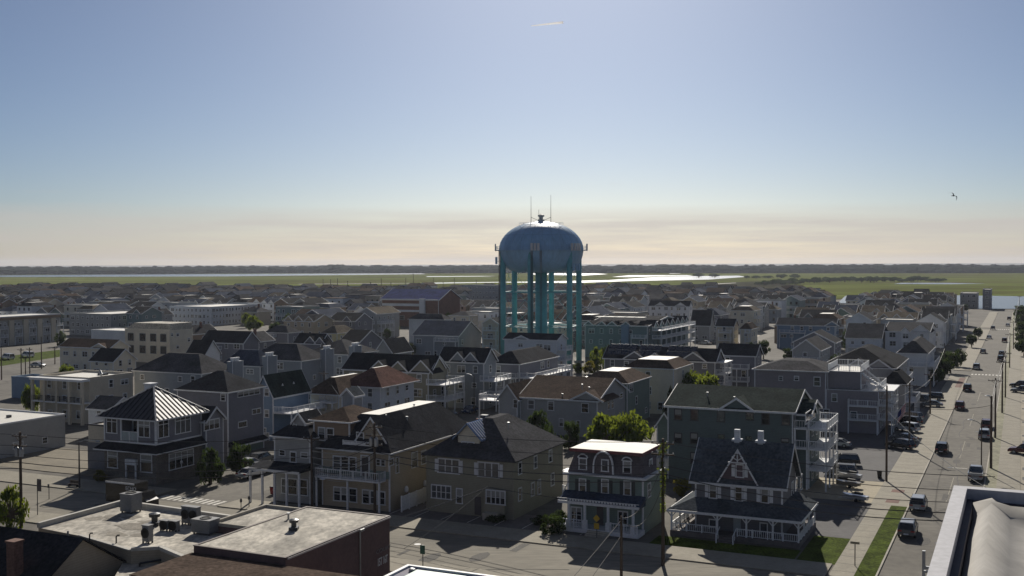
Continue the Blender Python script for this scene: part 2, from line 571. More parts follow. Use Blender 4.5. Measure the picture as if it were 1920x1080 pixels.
    def wf(s, x0, y0, x1, y1, cols=1, rows=2, y=0.0, style='w', shut=None):
        if len(style) == 1: style += ('', 'b', 'c', '', 'b')[int(x0 + y0) % 5]
        xa, _ = s.F(x0, (y0 + y1) / 2, y)
        xb, _ = s.F(x1, (y0 + y1) / 2, y)
        _, za = s.F((x0 + x1) / 2, y0, y)
        _, zb = s.F((x0 + x1) / 2, y1, y)
        wd = xb - xa
        o = put_window(s.o, ((xa + xb) / 2, y - .004, (za + zb) / 2), wd, za - zb, 'F', cols, rows, style)
        if shut:
            for k in (-1, 1):
                q = MB().box(-.2, .2, -.05, 0, -(za - zb) / 2, (za - zb) / 2)
                for i in range(5):
                    zz = -(za - zb) / 2 + (za - zb) * (i + .5) / 5
                    q.box(-.15, .15, -.065, -.05, zz - .05, zz + .05)
                q.build('shutter', shut, s.o, ((xa + xb) / 2 + k * (wd / 2 + .36), y - .004, (za + zb) / 2))
        return o
    def wr(s, x0, y0, x1, y1, cols=1, rows=2, x=0.0, style='w'):
        if len(style) == 1: style += ('', 'b', 'c', '', 'b')[int(x0 + y0) % 5]
        ya, _ = s.Rt(x0, (y0 + y1) / 2, x)
        yb, _ = s.Rt(x1, (y0 + y1) / 2, x)
        _, za = s.Rt((x0 + x1) / 2, y0, x)
        _, zb = s.Rt((x0 + x1) / 2, y1, x)
        return put_window(s.o, (x + .004, (ya + yb) / 2, (za + zb) / 2), yb - ya, za - zb, 'R', cols, rows, style)
    def grid(s, x0, x1, z0, floors, fh=2.9, face='F', at=0.0, step=3.0, seed=1, wd=.95, hg=1.45, keep=.78, style='w'):
        """ordinary windows spaced along a face between two local coordinates."""
        g = random.Random(seed)
        n = max(1, int(abs(x1 - x0) / step))
        for f in range(floors):
            for i in range(n):
                if g.random() > keep: continue
                a = x0 + (x1 - x0) * (i + .5) / n + g.uniform(-.25, .25)
                ww = wd * g.choice((1, 1, 1, 1.9))
                hh = hg * g.choice((1, 1, .62))
                z = z0 + f * fh + 1.65
                c = (a, at - .004, z) if face == 'F' else (at + .004, a, z)
                put_window(s.o, c, ww, hh, face, 2 if ww > wd * 1.5 else 1, 2, style + g.choice(('', '', 'c', 'b')))
    def deck_r(s, y0, y1, dep, zs, x=0.0, roofed=False, solid=False, post=3.5, mat_=None, base=0.0):
        """decks stacked along the right-hand face, carried on posts."""
        for z in zs:
            s.part('deck_floor', MB().box(x + .02, x + dep, y0, y1, z - .22, z), M_trim)
            r = MB()
            rail_mb(r, (x + .1, y0 + .06, z), (x + dep - .06, y0 + .06, z), solid=solid)
            rail_mb(r, (x + dep - .06, y0 + .06, z), (x + dep - .06, y1 - .06, z), solid=solid)
            rail_mb(r, (x + .1, y1 - .06, z), (x + dep - .06, y1 - .06, z), solid=solid)
            s.part('railing', r, mat_ or M_white)
        zt = max(zs) + (2.5 if roofed else -.22)
        n = max(1, round((y1 - y0) / post))
        for i in range(n + 1):
            y = y0 + .12 + (y1 - y0 - .24) * i / n
            s.part('post', MB().box(x + dep - .3, x + dep - .1, y - .1, y + .1, base, zt if roofed else min(zs) - .22 if len(zs) == 1 else max(zs) - .22), M_white)
        if roofed:
            s.part('deck_roof', MB().box(x + .02, x + dep + .2, y0 - .2, y1 + .2, zt, zt + .25), M_trim)
    def deck_f(s, x0, x1, dep, zs, y=0.0, roofed=False, solid=False, post=3.5, base=0.0):
        for z in zs:
            s.part('deck_floor', MB().box(x0, x1, y - dep, y - .02, z - .22, z), M_trim)
            r = MB()
            rail_mb(r, (x0 + .06, y - dep + .06, z), (x1 - .06, y - dep + .06, z), solid=solid)
            rail_mb(r, (x0 + .06, y - .1, z), (x0 + .06, y - dep + .06, z), solid=solid)
            rail_mb(r, (x1 - .06, y - .1, z), (x1 - .06, y - dep + .06, z), solid=solid)
            s.part('railing', r, M_white)
        zt = max(zs) + (2.5 if roofed else -.22)
        n = max(1, round((x1 - x0) / post))
        for i in range(n + 1):
            x = x0 + .12 + (x1 - x0 - .24) * i / n
            s.part('post', MB().box(x - .1, x + .1, y - dep + .1, y - dep + .3, base, zt), M_white)
        if roofed:
            s.part('deck_roof', MB().box(x0 - .2, x1 + .2, y - dep - .2, y - .02, zt, zt + .25), M_trim)
    def chimney(s, x, y, z0, z1, w=.8, m=None, cap=True):
        c = MB().box(x - w / 2, x + w / 2, y - w / 2, y + w / 2, z0, z1)
        c.box(x - w / 2 - .08, x + w / 2 + .08, y - w / 2 - .08, y + w / 2 + .08, z1 + .002, z1 + .16)
        s.part('chimney', c, m or W_['brick'])
    def vents(s, pts):
        for x, y, z in pts:
            v = MB().tube([(x, y, z - .3), (x, y, z + .5)], .09, 8)
            v.tube([(x, y, z + .5), (x, y, z + .62)], .17, 8)
            s.part('roof_vent', v, M_alu)

BOXES = []                                    # footprints already taken: (building, px range, eave row)
def done(b):
    for x0, x1, y0, y1, z in b.boxes:
        cs = [b.A + V * x + U * y for x in (x0, x1) for y in (y0, y1)]
        us, vs = [c.dot(U) for c in cs], [c.dot(V) for c in cs]
        pxs = [PX((c.x, c.y, z))[0] for c in cs if c.y > 5]
        pys = [PX((c.x, c.y, z * .22))[1] for c in cs if c.y > 5]
        if pxs:
            BOXES.append((min(us), max(us), min(vs), max(vs), min(pxs), max(pxs), max(pys), min(c.y for c in cs)))
def house(label, px, py, h, xl, xr, wall, roof, kind='gable', rise=2.6, ax='x', floors=None, group=None, gables=(), decks=(), top=None, inset=None, name='house', cat='house', keep=.78, seed=None, ov=.35, dmax=None, extra=None, step=3.0, style='w', trim=True):
    """A building seen from its near right-hand eave corner: (px, py) at height h, left end of the front at column xl, far end of the right face at xr."""
    b = B(name, label, cat, px, py, h, group=group)
    x0, d = b.lx(xl), b.ly(xr)
    d = max(6.0, min(d, dmax or 30.0))
    b.x0, b.d = x0, d
    fl = floors or max(1, round(h / 3.0))
    fh = h / fl
    b.block(x0, 0, 0, d, 0, h, W_[wall], R_[roof] if roof in R_ else M_flat, kind, rise, ax, ov, inset=inset or min(-x0, d) / 2 - .1, top=top, trim=trim)
    sd = seed if seed is not None else int(px * 7 + py)
    b.grid(x0 + .6, -.6, 0, fl, fh, 'F', 0, step, sd, keep=keep, style=style)
    b.grid(.6, d - .6, 0, fl, fh, 'R', 0, step, sd + 1, keep=keep, style=style)
    for g in gables:
        c = b.lx(g[0])
        b.front_gable(c, g[1], h - .02, g[2], W_[wall], R_[roof] if roof in R_ else R_['dark'], 0, d / 2 if ax == 'x' else 3)
    for k in decks:
        if k[0] == 'R': b.deck_r(k[1] * d, k[2] * d, k[3], k[4], roofed=len(k) > 5 and k[5])
        else: b.deck_f(b.lx(k[1]), b.lx(k[2]), k[3], k[4], roofed=len(k) > 5 and k[5])
    if not decks and not extra and h >= 7.0 and kind in ('gable', 'hip') and sd % 3:
        b.deck_f(x0 * (.95 if sd % 2 else .5), x0 * .5 if sd % 2 else -.3, 1.7, [3.0, 5.9] if sd % 3 == 1 else [5.8], post=4)
    if extra: extra(b)
    done(b)
    return b
# ------------------------------------------------------------------ ground, roads, marsh, water, woods
def sheet(name, pts, z, m, kind='structure', h=None):
    mb = MB()
    mb.face([(p.x, p.y, z) for p in pts])
    o = mb.build(name, m)
    return tag(o, kind=kind)
def uvrect(u0, u1, v0, v1):
    return [UV(u0, v0), UV(u0, v1), UV(u1, v1), UV(u1, v0)]
def pxpoly(*pts):
    return [G(*p) for p in pts]
M_ground = mat('gravel_lots', (.125, .115, .098), 0.95, 0.30, 0.05, fine=0.2)
M_asphalt = mat('asphalt', (.138, .126, .104), 0.9, 0.22, 0.10, fine=0.2, bump=0.2)
M_asph_dark = mat('dark_asphalt', (.085, .083, .085), 0.9, 0.2, 0.15, fine=0.14)
M_walk = mat('pavement_concrete', (.29, .265, .21), 0.9, 0.13, 0.35, fine=0.1)
M_grass = mat('lawn_grass', (.066, .092, .013), 1.0, 0.5, 0.45, fine=0.45, bump=0.8, spec=.05)
M_marsh = mat('marsh_grass', (.15, .175, .05), 1.0, 0.5, 0.004, fine=0.3, spec=0.0, stretch=(.4, 1.5, 1))
t_ = M_marsh.node_tree
nn = N(t_, 'ShaderNodeTexNoise')
nn.inputs['Scale'].default_value = .011
nn.inputs['Detail'].default_value = 6
mpp = N(t_, 'ShaderNodeMapping')
mpp.inputs['Scale'].default_value = (.22, 1.6, 1)
gg = N(t_, 'ShaderNodeNewGeometry')
t_.links.new(gg.outputs['Position'], mpp.inputs[0])
t_.links.new(mpp.outputs[0], nn.inputs['Vector'])
rr = N(t_, 'ShaderNodeMapRange')
rr.inputs['From Min'].default_value = .5
rr.inputs['From Max'].default_value = .66
t_.links.new(nn.outputs['Fac'], rr.inputs['Value'])
mm = N(t_, 'ShaderNodeMixRGB')
mm.inputs['Color2'].default_value = (.115, .095, .05, 1)
bs = t_.nodes['Principled BSDF']
src = bs.inputs['Base Color'].links[0].from_socket
t_.links.new(rr.outputs[0], mm.inputs['Fac'])
t_.links.new(src, mm.inputs['Color1'])
t_.links.new(mm.outputs[0], bs.inputs['Base Color'])
M_marsh2 = mat('marsh_brown', (.07, .068, .045), 1.0, 0.3, 0.01, fine=0.3, spec=0.0)
M_line = mat('road_paint', (.62, .60, .54), 0.8, 0.3, 0.8, fine=0.2)
M_redpave = mat('brick_paving', (.17, .085, .065), 0.9, 0.2, 0.6, fine=0.2)
M_water = mat('water', (.035, .05, .06), 0.22, 0.1, 0.02, spec=0.5, bump=0.15)

g_ = MB()
g_.face([(-16000, -300, 0), (16000, -300, 0), (16000, 16000, 0), (-16000, 16000, 0)])
tag(g_.build('ground', M_ground), kind='structure')
# main street at the right, two more running the same way, and the cross streets
CURB_L, CURB_R = -12.6, -4.5
sheet('road', uvrect(60, 735, CURB_L, CURB_R), .008, M_asphalt)
sheet('road', uvrect(98, 109.5, -420, CURB_L - .02), .012, mat('pale_carriageway', (.20, .182, .145), .9, .24, .14, fine=.16, stretch=(.4, 1.4, 1)))
sheet('road', uvrect(109.52, 730, -104, -93), .008, M_asphalt)
sheet('road', uvrect(109.52, 900, -196, -186), .008, M_asphalt)
sheet('road', uvrect(109.52, 1000, -292, -282), .008, M_asphalt)
for uu in (322, 540):
    for a, b in ((CURB_L - .02, -92.98), (-104.02, -185.98), (-196.02, -281.98), (-292.02, -420)):
        sheet('road', uvrect(uu, uu + 10, b, a), .012, M_asphalt)
def slab(name, u0, u1, v0, v1, z, m, kind='structure'):
    """raised pavement slab (kerb step) between grid lines."""
    mb = MB()
    mb.box(v0, v1, u0, u1, -.05, z)
    o = mb.build(name, m, None, (0, 0, 0), -TH)
    return tag(o, kind=kind)
# pavement along the left side of the main street, kerb stone, grass verge
slab('kerb', 110, 320, CURB_L - .18, CURB_L, .14, M_concrete)
slab('grass_verge', 110, 145, -14.7, CURB_L - .182, .12, M_grass)
slab('pavement', 110, 145, -17.0, -14.702, .13, M_walk)
slab('pavement', 145.002, 320, -17.2, CURB_L - .182, .13, M_walk)
slab('pavement', 334, 538, -17.2, CURB_L, .13, M_walk)
slab('pavement', 552, 725, -17.2, CURB_L, .13, M_walk)
slab('kerb', 60, 725, CURB_R, CURB_R + .18, .14, M_concrete)
slab('grass_verge', 60, 725, CURB_R + .182, CURB_R + 1.6, .11, mat('dry_verge', (.26, .25, .17), .95, .35, .2, fine=.25))
slab('pavement', 60, 725, CURB_R + 1.602, CURB_R + 4.6, .13, M_walk)
slab('pavement', 60, 725, CURB_R + 4.602, 25, .08, mat('pale_forecourt', (.34, .30, .23), .9, .2, .2, fine=.12))
for uu in (135, 142, 151, 157, 170, 178, 190, 205, 212, 230, 251, 265):
    sheet('asphalt_patch', uvrect(uu, uu + 2.2, .35, 5.5), .088, M_asph_dark)
# pavement of the cross street
slab('pavement', 109.6, 114.5, -92.5, -17.3, .13, M_walk)
slab('pavement', 109.6, 115.5, -190, -104.5, .13, M_walk)
slab('pavement', 93.5, 97.9, -190, -13, .13, M_walk)
# driveways and car parks
sheet('driveway', uvrect(146, 160.5, -27.5, -17.25), .01, mat('tan_driveway', (.36, .315, .225), .9, .15, .2, fine=.1))
sheet('car_park', uvrect(160.6, 236, -46, -17.25), .012, M_asph_dark)
sheet('car_park', uvrect(236.2, 320, -40, -17.25), .012, M_asph_dark)
sheet('car_park', uvrect(114.6, 122, -72, -41), .012, mat('worn_parking', (.17, .15, .14), .9, .2, .15, fine=.15))
sheet('lawn', uvrect(114.6, 126, -21.0, -17.02), .014, M_grass)
sheet('car_park', uvrect(126.1, 145.9, -24, -17.02), .012, M_asph_dark)
sheet('lawn', uvrect(114.6, 118.8, -37, -21.2), .014, M_grass)
sheet('car_park', uvrect(118, 134, -150, -119), .012, mat('tan_parking', (.20, .175, .13), .9, .2, .2, fine=.12))
for a, b in ((146.6, 148.6), (153.5, 155.5)):
    sheet('brick_paving', uvrect(a, b, -15.6, -14.0), .138, M_redpave)
sheet('brick_paving', uvrect(288, 312, -14.6, -13.1), .138, M_redpave)
# painted markings: crosswalks, parking lines
def bars(name, u0, v0, n, dv, wu, wv, z=.016):
    mb = MB()
    for i in range(n):
        q = uvrect(u0, u0 + wu, v0 + i * dv, v0 + i * dv + wv)
        mb.face([(p.x, p.y, z) for p in q])
    tag(mb.build(name, M_line), kind='structure')
bars('road_marking', 323, -12.2, 9, .87, 2.6, .5)
bars('road_marking', 541, -12.2, 9, .87, 3.5, .5)
bars('road_marking', 110.2, -103.4, 11, .95, 2.4, .5)
bars('road_marking', 176, -9.6, 1, 1, .3, 2.5)
for uu in (150, 185, 222, 262):
    sheet('road_marking', uvrect(uu, uu + 18, -8.62, -8.5), .016, mat('faint_paint', (.28, .255, .2), .85, .3, .5))
for i in range(8):
    v = -70.5 + i * 3.6
    sheet('road_marking', uvrect(115.2, 119.5, v, v + .12), .018, M_line)
mb = MB()
for i in range(5):                             # tar-sealed cracks along the carriageway
    u0 = 115 + i * 31
    pts = [UV(u0 + k * 3.0, -7.0 - i * .9 + .25 * math.sin(k * 1.3 + i), .02) for k in range(9)]
    for a, b in zip(pts, pts[1:]):
        mb.bar(a, b, .12, .004)
tag(mb.build('road_crack', M_asph_dark), kind='structure')
for uu in (160, 205, 250):
    mb = MB()
    for sgn in (1,):
        mb.bar(UV(uu, CURB_L, .02), UV(uu + 1.0, CURB_R, .02), .14, .004)
    tag(mb.build('road_crack', M_asph_dark), kind='structure')

pr2 = random.Random(11)
mb = MB()
for k in range(26):                            # repaired patches and oil stains on the carriageways
    if k < 16: u_, v_ = pr2.uniform(112, 300), pr2.uniform(CURB_L + 1, CURB_R - 1)
    else: u_, v_ = pr2.uniform(99, 108), pr2.uniform(-120, -20)
    a_, b__ = pr2.uniform(.3, 2.2), pr2.uniform(.3, .9)
    if k % 3: mb.face([tuple(UV(u_ + a_ * math.sin(j * .79) * pr2.uniform(.8, 1.1), v_ + b__ * math.cos(j * .79), .017 + k * .0004)) for j in range(8)])
    else: mb.face([tuple(q) for q in (UV(u_, v_, .017 + k * .0004), UV(u_, v_ + b__, .017 + k * .0004), UV(u_ + a_ * 2, v_ + b__, .017 + k * .0004), UV(u_ + a_ * 2, v_, .017 + k * .0004))])
tag(mb.build('asphalt_patch', mat('tar_patch', (.085, .08, .072), .9, .3, .5, fine=.3)), kind='structure')
for k, (u_, v_) in enumerate(((128, -8), (176, -9.5), (215, -7), (104, -60), (104, -35), (105, -85))):
    tag(MB().lathe([(.02, .03), (.38, .03), (.38, .022)], 14).build('manhole_cover', M_metal, None, UV(u_, v_)), 'round iron manhole cover in the carriageway', 'manhole cover', 'manhole covers')
jt = MB()
for u_ in range(112, 318, 3):                  # joints of the pavement slabs
    jt.face([tuple(UV(u_, -17.0, .1345)), tuple(UV(u_, -12.9 if u_ > 146 else -14.75, .1345)), tuple(UV(u_ + .08, -12.9 if u_ > 146 else -14.75, .1345)), tuple(UV(u_ + .08, -17.0, .1345))])
for u_ in range(100, 318, 3):
    jt.face([tuple(UV(u_, CURB_R + 1.7, .1345)), tuple(UV(u_, CURB_R + 4.5, .1345)), tuple(UV(u_ + .08, CURB_R + 4.5, .1345)), tuple(UV(u_ + .08, CURB_R + 1.7, .1345))])
tag(jt.build('pavement_joints', M_asph_dark), kind='structure')

# marsh and water beyond the town (corners read off the photograph, laid on the ground plane)
sheet('marsh', pxpoly((-900, 556), (0, 553), (240, 552), (560, 556), (640, 560), (930, 560), (1000, 556), (1100, 560), (1480, 566), (1700, 556), (2800, 560), (2800, 510.5), (-900, 514)), .25, M_marsh)
sheet('water', pxpoly((1560, 579), (1585, 555.5), (1750, 553.5), (1930, 556.5), (2600, 558), (2600, 582)), .35, M_water)
sheet('water', pxpoly((-500, 523), (0, 519.5), (420, 518.5), (800, 514.2), (790, 512.6), (330, 514.2), (0, 516.5), (-500, 520)), .4, M_water)
sheet('water', pxpoly((0, 537.5), (90, 538), (60, 540.5), (-300, 545), (-300, 541)), .4, M_water)
sheet('water', pxpoly((780, 533), (935, 530), (1080, 531), (1180, 527.5), (1330, 524.5), (1400, 519.5), (1385, 517), (1240, 519), (1140, 525.5), (1000, 528.5), (800, 530.5)), .4, M_water)
sheet('water', pxpoly((990, 515), (1095, 517), (1140, 514.2), (1120, 512.8), (1000, 512.4)), .4, M_water)
sheet('water', pxpoly((1148, 519.5), (1180, 520), (1250, 518), (1300, 517.8), (1290, 516), (1180, 516.3)), .4, M_water)
sheet('water', pxpoly((1255, 513.3), (1275, 513.2), (1275, 512.2), (1255, 512.2)), .4, M_water)
sheet('water', pxpoly((800, 519.6), (905, 518.6), (930, 517.8), (800, 518.2)), .4, M_water)
sheet('water', pxpoly((1445, 530.8), (1460, 530.8), (1462, 528.4), (1445, 528.6)), .4, M_water)
sheet('water', pxpoly((1676, 533), (1780, 533.5), (1850, 532.5), (1780, 530.8), (1690, 530.6)), .4, M_water)
sheet('water', pxpoly((1415, 551.5), (1510, 552), (1510, 549.5), (1430, 548.5)), .4, M_water)
sheet('marsh_mud', pxpoly((1180, 539), (1300, 533), (1420, 528), (1500, 536), (1420, 545), (1480, 556), (1300, 548), (1200, 545)), .45, M_marsh2)
sheet('causeway', pxpoly((560, 533.6), (790, 531.8), (790, 531.2), (560, 533)), .5, mat('pale_road', (.42, .40, .36), .9, .1, .1))
sheet('causeway', pxpoly((1200, 546), (1290, 536.5), (1380, 531.5), (1380, 530.6), (1285, 535), (1196, 544)), .5, mat('pale_road', (.42, .40, .36)))
# far woods: one mass of uneven crowns on a strip several hundred metres deep
M_woods = mat('far_foliage', (.032, .042, .03), 1.0, 0.4, 0.03, fine=0.3, spec=0.0)
mb = MB()
wr = random.Random(3)
for row in range(4):
    px = -160.0
    while px < 2080:
        base = 512.3 + 3.2 * max(0, (560 - px) / 560) - row * .9
        p = G(px, base, 0)
        hh = 15 + 5.5 * (row == 3) + wr.uniform(-2.2, 2.6) + (4 if 620 < px < 640 else 0)
        rr = wr.uniform(12, 40)
        k = 7
        for (a, z) in ((0, 0),):
            prof = [(rr * .8, 0), (rr, hh * .45), (rr * .8, hh * .8), (rr * .3, hh)]
            n0 = len(mb.v)
            for r_, z_ in prof:
                for j in range(k):
                    t = 2 * math.pi * j / k
                    q = wr.uniform(.8, 1.2)
                    mb.v.append((p.x + r_ * q * math.cos(t), p.y + r_ * q * math.sin(t), z_ * wr.uniform(.92, 1.06)))
            for i in range(3):
                for j in range(k):
                    j2 = (j + 1) % k
                    mb.f.append((n0 + i * k + j, n0 + i * k + j2, n0 + (i + 1) * k + j2, n0 + (i + 1) * k + j))
                    mb.m.append(0)
            mb.f.append(tuple(n0 + 3 * k + j for j in range(k)))
            mb.m.append(0)
        px += rr * .8 * FPX / p.y
o = mb.build('distant_woods', M_woods)
tag(o, 'dark band of distant woods along the whole horizon', 'woods', kind='stuff')
# ================================================================== front row along the cross street
# ---- corner house with the pyramid metal roof
b = B('corner_house', 'slate corner building with ribbed pyramid metal roof and recessed upper balcony', 'house', 293, 910)
x0, d1 = b.lx(193), b.ly(376)
z1 = b.zA(835)
ze = b.zA(787)
za = b.zA(724, b.lx(287, d1 / 2), d1 / 2)
b.block(x0, 0, 0, d1, 0, z1, mat('dark_stone', (.15, .135, .12), .9, .25, .7, fine=.25), W_['slate'], 'flat', par=.02, trim=False, wname='ground_floor', rname='ledge')
gx0, gx1 = b.lx(224), b.lx(257)
zr = b.F(240, 830)[1]
m = MB()
m.box(x0, gx0, 0, d1, z1, ze).box(gx1, 0, 0, d1, z1, ze).box(gx0, gx1, 2.0, d1, z1, ze)
b.part('upper_wall', m, W_['slate'])
b.part('balcony_panel', MB().box(gx0, gx1, .02, .1, z1 + .25, z1 + 1.55), mat('frosted_glass', (.34, .40, .42), .3, .2, .5))
rl = MB().bar((gx0, .05, z1 + 1.6), (gx1, .05, z1 + 1.6), .1, .1)
rl.bar(((gx0 + gx1) / 2, .0, z1 + .2), ((gx0 + gx1) / 2, .0, z1 + 1.6), .12, .12)
b.part('balcony_rail', rl, M_trim)
put_window(b.o, ((gx0 + gx1) / 2, 1.99, z1 + 2.2), 2.3, 3.2, 'F', 3, 3, 'w')
t = MB()
for a in (x0, gx0, gx1 - .15, -.15):
    t.box(a - .03, a + .18, -.05, .12, z1, ze)
t.box(-.12, .05, .1, .3, z1, ze).box(-.1, .05, d1 - .2, d1, z1, ze)
t.box(x0 - .05, .06, -.06, .0, z1 - .02, z1 + .2).box(.0, .06, 0, d1, z1 - .02, z1 + .2)
b.part('trim', t, M_trim)
# skirt roof between the floors
o_ = 1.1
sk = MB()
X0, X1, Y0, Y1 = x0 - o_, o_, -o_, d1
zz0, zz1 = z1 - 1.0, z1 - .05
sk.face([(X0, Y0, zz0), (X1, Y0, zz0), (0, 0, zz1), (x0, 0, zz1)])
sk.face([(X1, Y0, zz0), (X1, Y1, zz0), (0, Y1, zz1), (0, 0, zz1)])
sk.face([(X0, Y1, zz0), (X0, Y0, zz0), (x0, 0, zz1), (x0, Y1, zz1)])
sk.face([(X0, Y0, zz0 - .15), (X0, Y1, zz0 - .15), (X1, Y1, zz0 - .15), (X1, Y0, zz0 - .15)])
for p, q in (((X0, Y0), (X1, Y0)), ((X1, Y0), (X1, Y1)), ((X0, Y1), (X0, Y0))):
    sk.face([(*p, zz0 - .15), (*q, zz0 - .15), (*q, zz0), (*p, zz0)], 1)
b.part('skirt_roof', sk, [R_['black'], M_trim])
# pyramid roof with standing seams
ov = .8
ap = ((x0) / 2, d1 / 2, za)
ap = (b.lx(287, d1 / 2) , d1 / 2, za)
cs = [(x0 - ov, -ov, ze), (ov, -ov, ze), (ov, d1 + ov, ze), (x0 - ov, d1 + ov, ze)]
r = MB()
for i in range(4):
    r.face([cs[i], cs[(i + 1) % 4], ap])
r.face([(p[0], p[1], ze - .2) for p in cs][::-1])
for i in range(4):
    p, q = cs[i], cs[(i + 1) % 4]
    r.face([(p[0], p[1], ze - .2), (q[0], q[1], ze - .2), q, p], 1)
    P, Q = Vector(p), Vector(q)
    A_ = Vector(ap)
    n = 13
    foot = (A_ - P).dot((Q - P).normalized()) / (Q - P).length
    nrm = (Q - P).cross(A_ - P).normalized()
    for k in range(1, n):
        f = k / n
        s0 = P.lerp(Q, f)
        # ribs run straight up the slope until they meet a hip
        up = A_ - P.lerp(Q, foot)
        lim = f / foot if f < foot else (1 - f) / (1 - foot)
        s1 = s0 + up * lim
        r.bar(s0 + nrm * .02, s1 + nrm * .02, .14, .09, 3)
    r.bar(P, A_, .22, .2, 2)
b.part('metal_roof', r, [mat('seamed_metal', (.10, .10, .105), .47, .12, .5, metal=1.0), M_trim, mat('ridge_cap', (.5, .5, .5), .35, .1, .5, metal=.4), mat('seam_rib', (.02, .02, .022), .6, .1, 1)])
b.part('cupola', MB().box(ap[0] - 1.5, ap[0] - .3, ap[1] - .3, ap[1] + .9, za - .9, za + .25).box(ap[0] - 1.65, ap[0] - .15, ap[1] - .45, ap[1] + 1.05, za + .254, za + .4), M_trim)
for q in ((201, 782, 219, 811, 2, 3), (261, 788, 280, 819, 2, 3)): b.wf(*q[:4], cols=q[4], rows=q[5])
for q in ((297, 786, 315, 819, 2, 3), (329, 778, 356, 811, 3, 3)): b.wr(*q[:4], cols=q[4], rows=q[5])
for q in ((203, 846, 220, 876, 1, 3), (265, 854, 284, 884, 1, 3)): b.wf(*q[:4], cols=q[4], rows=q[5])
b.wr(317, 847, 362, 876, cols=4, rows=3)
dx0, dx1 = b.lx(236), b.lx(256)
b.part('door', MB().box(dx0 + .35, dx1 - .35, -.06, 0, .1, 2.5), M_door)
b.part('portico', MB().box(dx0, dx1, -.5, -.02, 2.6, 3.4).box(dx0, dx0 + .2, -.45, -.25, 0, 2.6).box(dx1 - .2, dx1, -.45, -.25, 0, 2.6), M_trim)
hb = MB()
for k in range(4):
    a = k * math.pi / 2 + .7
    hb.lathe([(.05, -.05), (.2, 0), (.05, .05)], 8, .25 * math.cos(a), 0, 0)
b.part('gable_emblem', MB().lathe([(.02, 0), (.28, 0), (.28, .05), (.02, .05)], 12, 0, 0), M_trim).matrix_local = Matrix.Translation((.02, b.ly(337), 2.4)) @ Matrix.Rotation(R(90), 4, 'Y')
zq = b.zA(803, x0 - 1, 5)
b.block(b.lx(163, 5), x0 - .02, 5, d1 + 4, 0, zq, W_['beige'], M_dirty, 'flat', par=.25, trim=False, wname='rear_wing_wall', rname='rear_wing_roof', cap=M_metal)
b.part('rear_wing_shade', MB().box(b.lx(163, 5) - .05, x0 - .03, 4.9, 4.99, 0, zq * .62), W_['dark'])  # charcoal panel paints the shade on the wing's lower wall
# gabled bay on the right-hand flank
y1_ = b.ly(417, 0.8)
b.block(-6, .8, d1 + .02, y1_, 0, ze - 1.3, W_['slate'], R_['dark'], 'gable', 1.7, 'x', .35, wname='bay_wall', rname='bay_roof')
b.wr(383, 788, 410, 804, cols=3, rows=1, x=.8)
done(b)

# ---- tall slate house behind it
b = house('tall dark slate house with hipped roof and ribbon window behind the pyramid-roofed corner building', 427, 737, 10.2, 331, 493, 'slate', 'dark', 'hip', 3.0, keep=0, inset=6)
b.wr(446, 733, 486, 741, cols=4, rows=1); b.wr(473, 767, 488, 775, cols=2, rows=1); b.wr(447, 791, 462, 800, cols=1, rows=1)
b.wf(415, 739, 422, 751)
zb = b.zA(830)
b.part('skirt_roof', MB().prism('y', [(.01, zb), (1.2, zb - .6), (1.2, zb - .75), (.01, zb - .75)], 0, b.d), R_['black'])
b.part('skirt_trim', MB().box(1.205, 1.27, 0, b.d, zb - .8, zb - .55), M_trim)
b.part('lower_wall', MB().box(.006, .05, .3, b.d - .3, .1, zb - .9), W_['green'])

# ---- tan house with dormers, porch and the big roof
b = B('gabled_house', 'tan gabled house with dormers, balcony rail and a big roof with white flat top', 'house', 731, 960)
z2 = b.zA(851)
xw, xm_ = b.lx(517), b.lx(602)
d = 22.0
b.block(xm_, 0, 0, d, 0, z2, W_['tan'], R_['dark'], 'hip', b.zA(766, -4, 10) - z2, 'x', .5, inset=4.1, top=M_flat)
c = b.lx(689)
b.front_gable(c, b.lx(725) - c, z2 + .5, 3.7, W_['tan'], R_['dark'], y=.9, depth=7, drop=.5)
b.wf(670, 812, 681, 827, y=.86)
gx = (b.lx(641), b.lx(692))
r = MB(); rail_mb(r, (gx[0], .1, z2 + .25), (gx[1], .1, z2 + .25), .95, solid=True)
b.part('balcony_rail', r, M_white)
b.part('balcony_floor', MB().box(gx[0], gx[1], -.1, 1.2, z2 + .06, z2 + .22), M_trim)
for q in ((626, 856, 638, 880), (641, 857, 653, 881), (656, 859, 667, 882), (706, 862, 713, 872), (715, 863, 722, 873)): b.wf(*q)
b.part('door', MB().box(b.lx(677), b.lx(690), -.07, 0, b.zA(897), b.zA(862)), M_door)
b.part('door_frame', MB().box(b.lx(675), b.lx(677), -.1, 0, b.zA(897), b.zA(859)).box(b.lx(690), b.lx(692), -.1, 0, b.zA(897), b.zA(859)).box(b.lx(675), b.lx(692), -.1, 0, b.zA(859), b.zA(857)), M_trim)
for q in ((627, 914, 638, 938), (641, 915, 653, 939), (656, 917, 668, 940), (681, 920, 692, 943), (696, 921, 706, 944), (710, 923, 721, 945)): b.wf(*q)
for q in ((729, 861, 737, 872), (742, 858, 747, 886), (772, 849, 782, 875), (790, 846, 798, 869)): b.wr(*q)
zs = b.zA(900)
b.deck_f(b.lx(602), b.lx(722), 1.6, [zs], post=4)
b.part('lower_band', MB().box(xm_ + .02, -.02, -.03, 0, zs + .05, zs + 1.0), W_['green'])
for px, py in ((760, 917), (795, 906)):
    y, z = b.Rt(px, py)
    b.part('wall_lamp', MB().lathe([(.1, -.4), (.25, -.25), (.28, .1), (.15, .4)], 10), M_white).location = (.16, y, z)
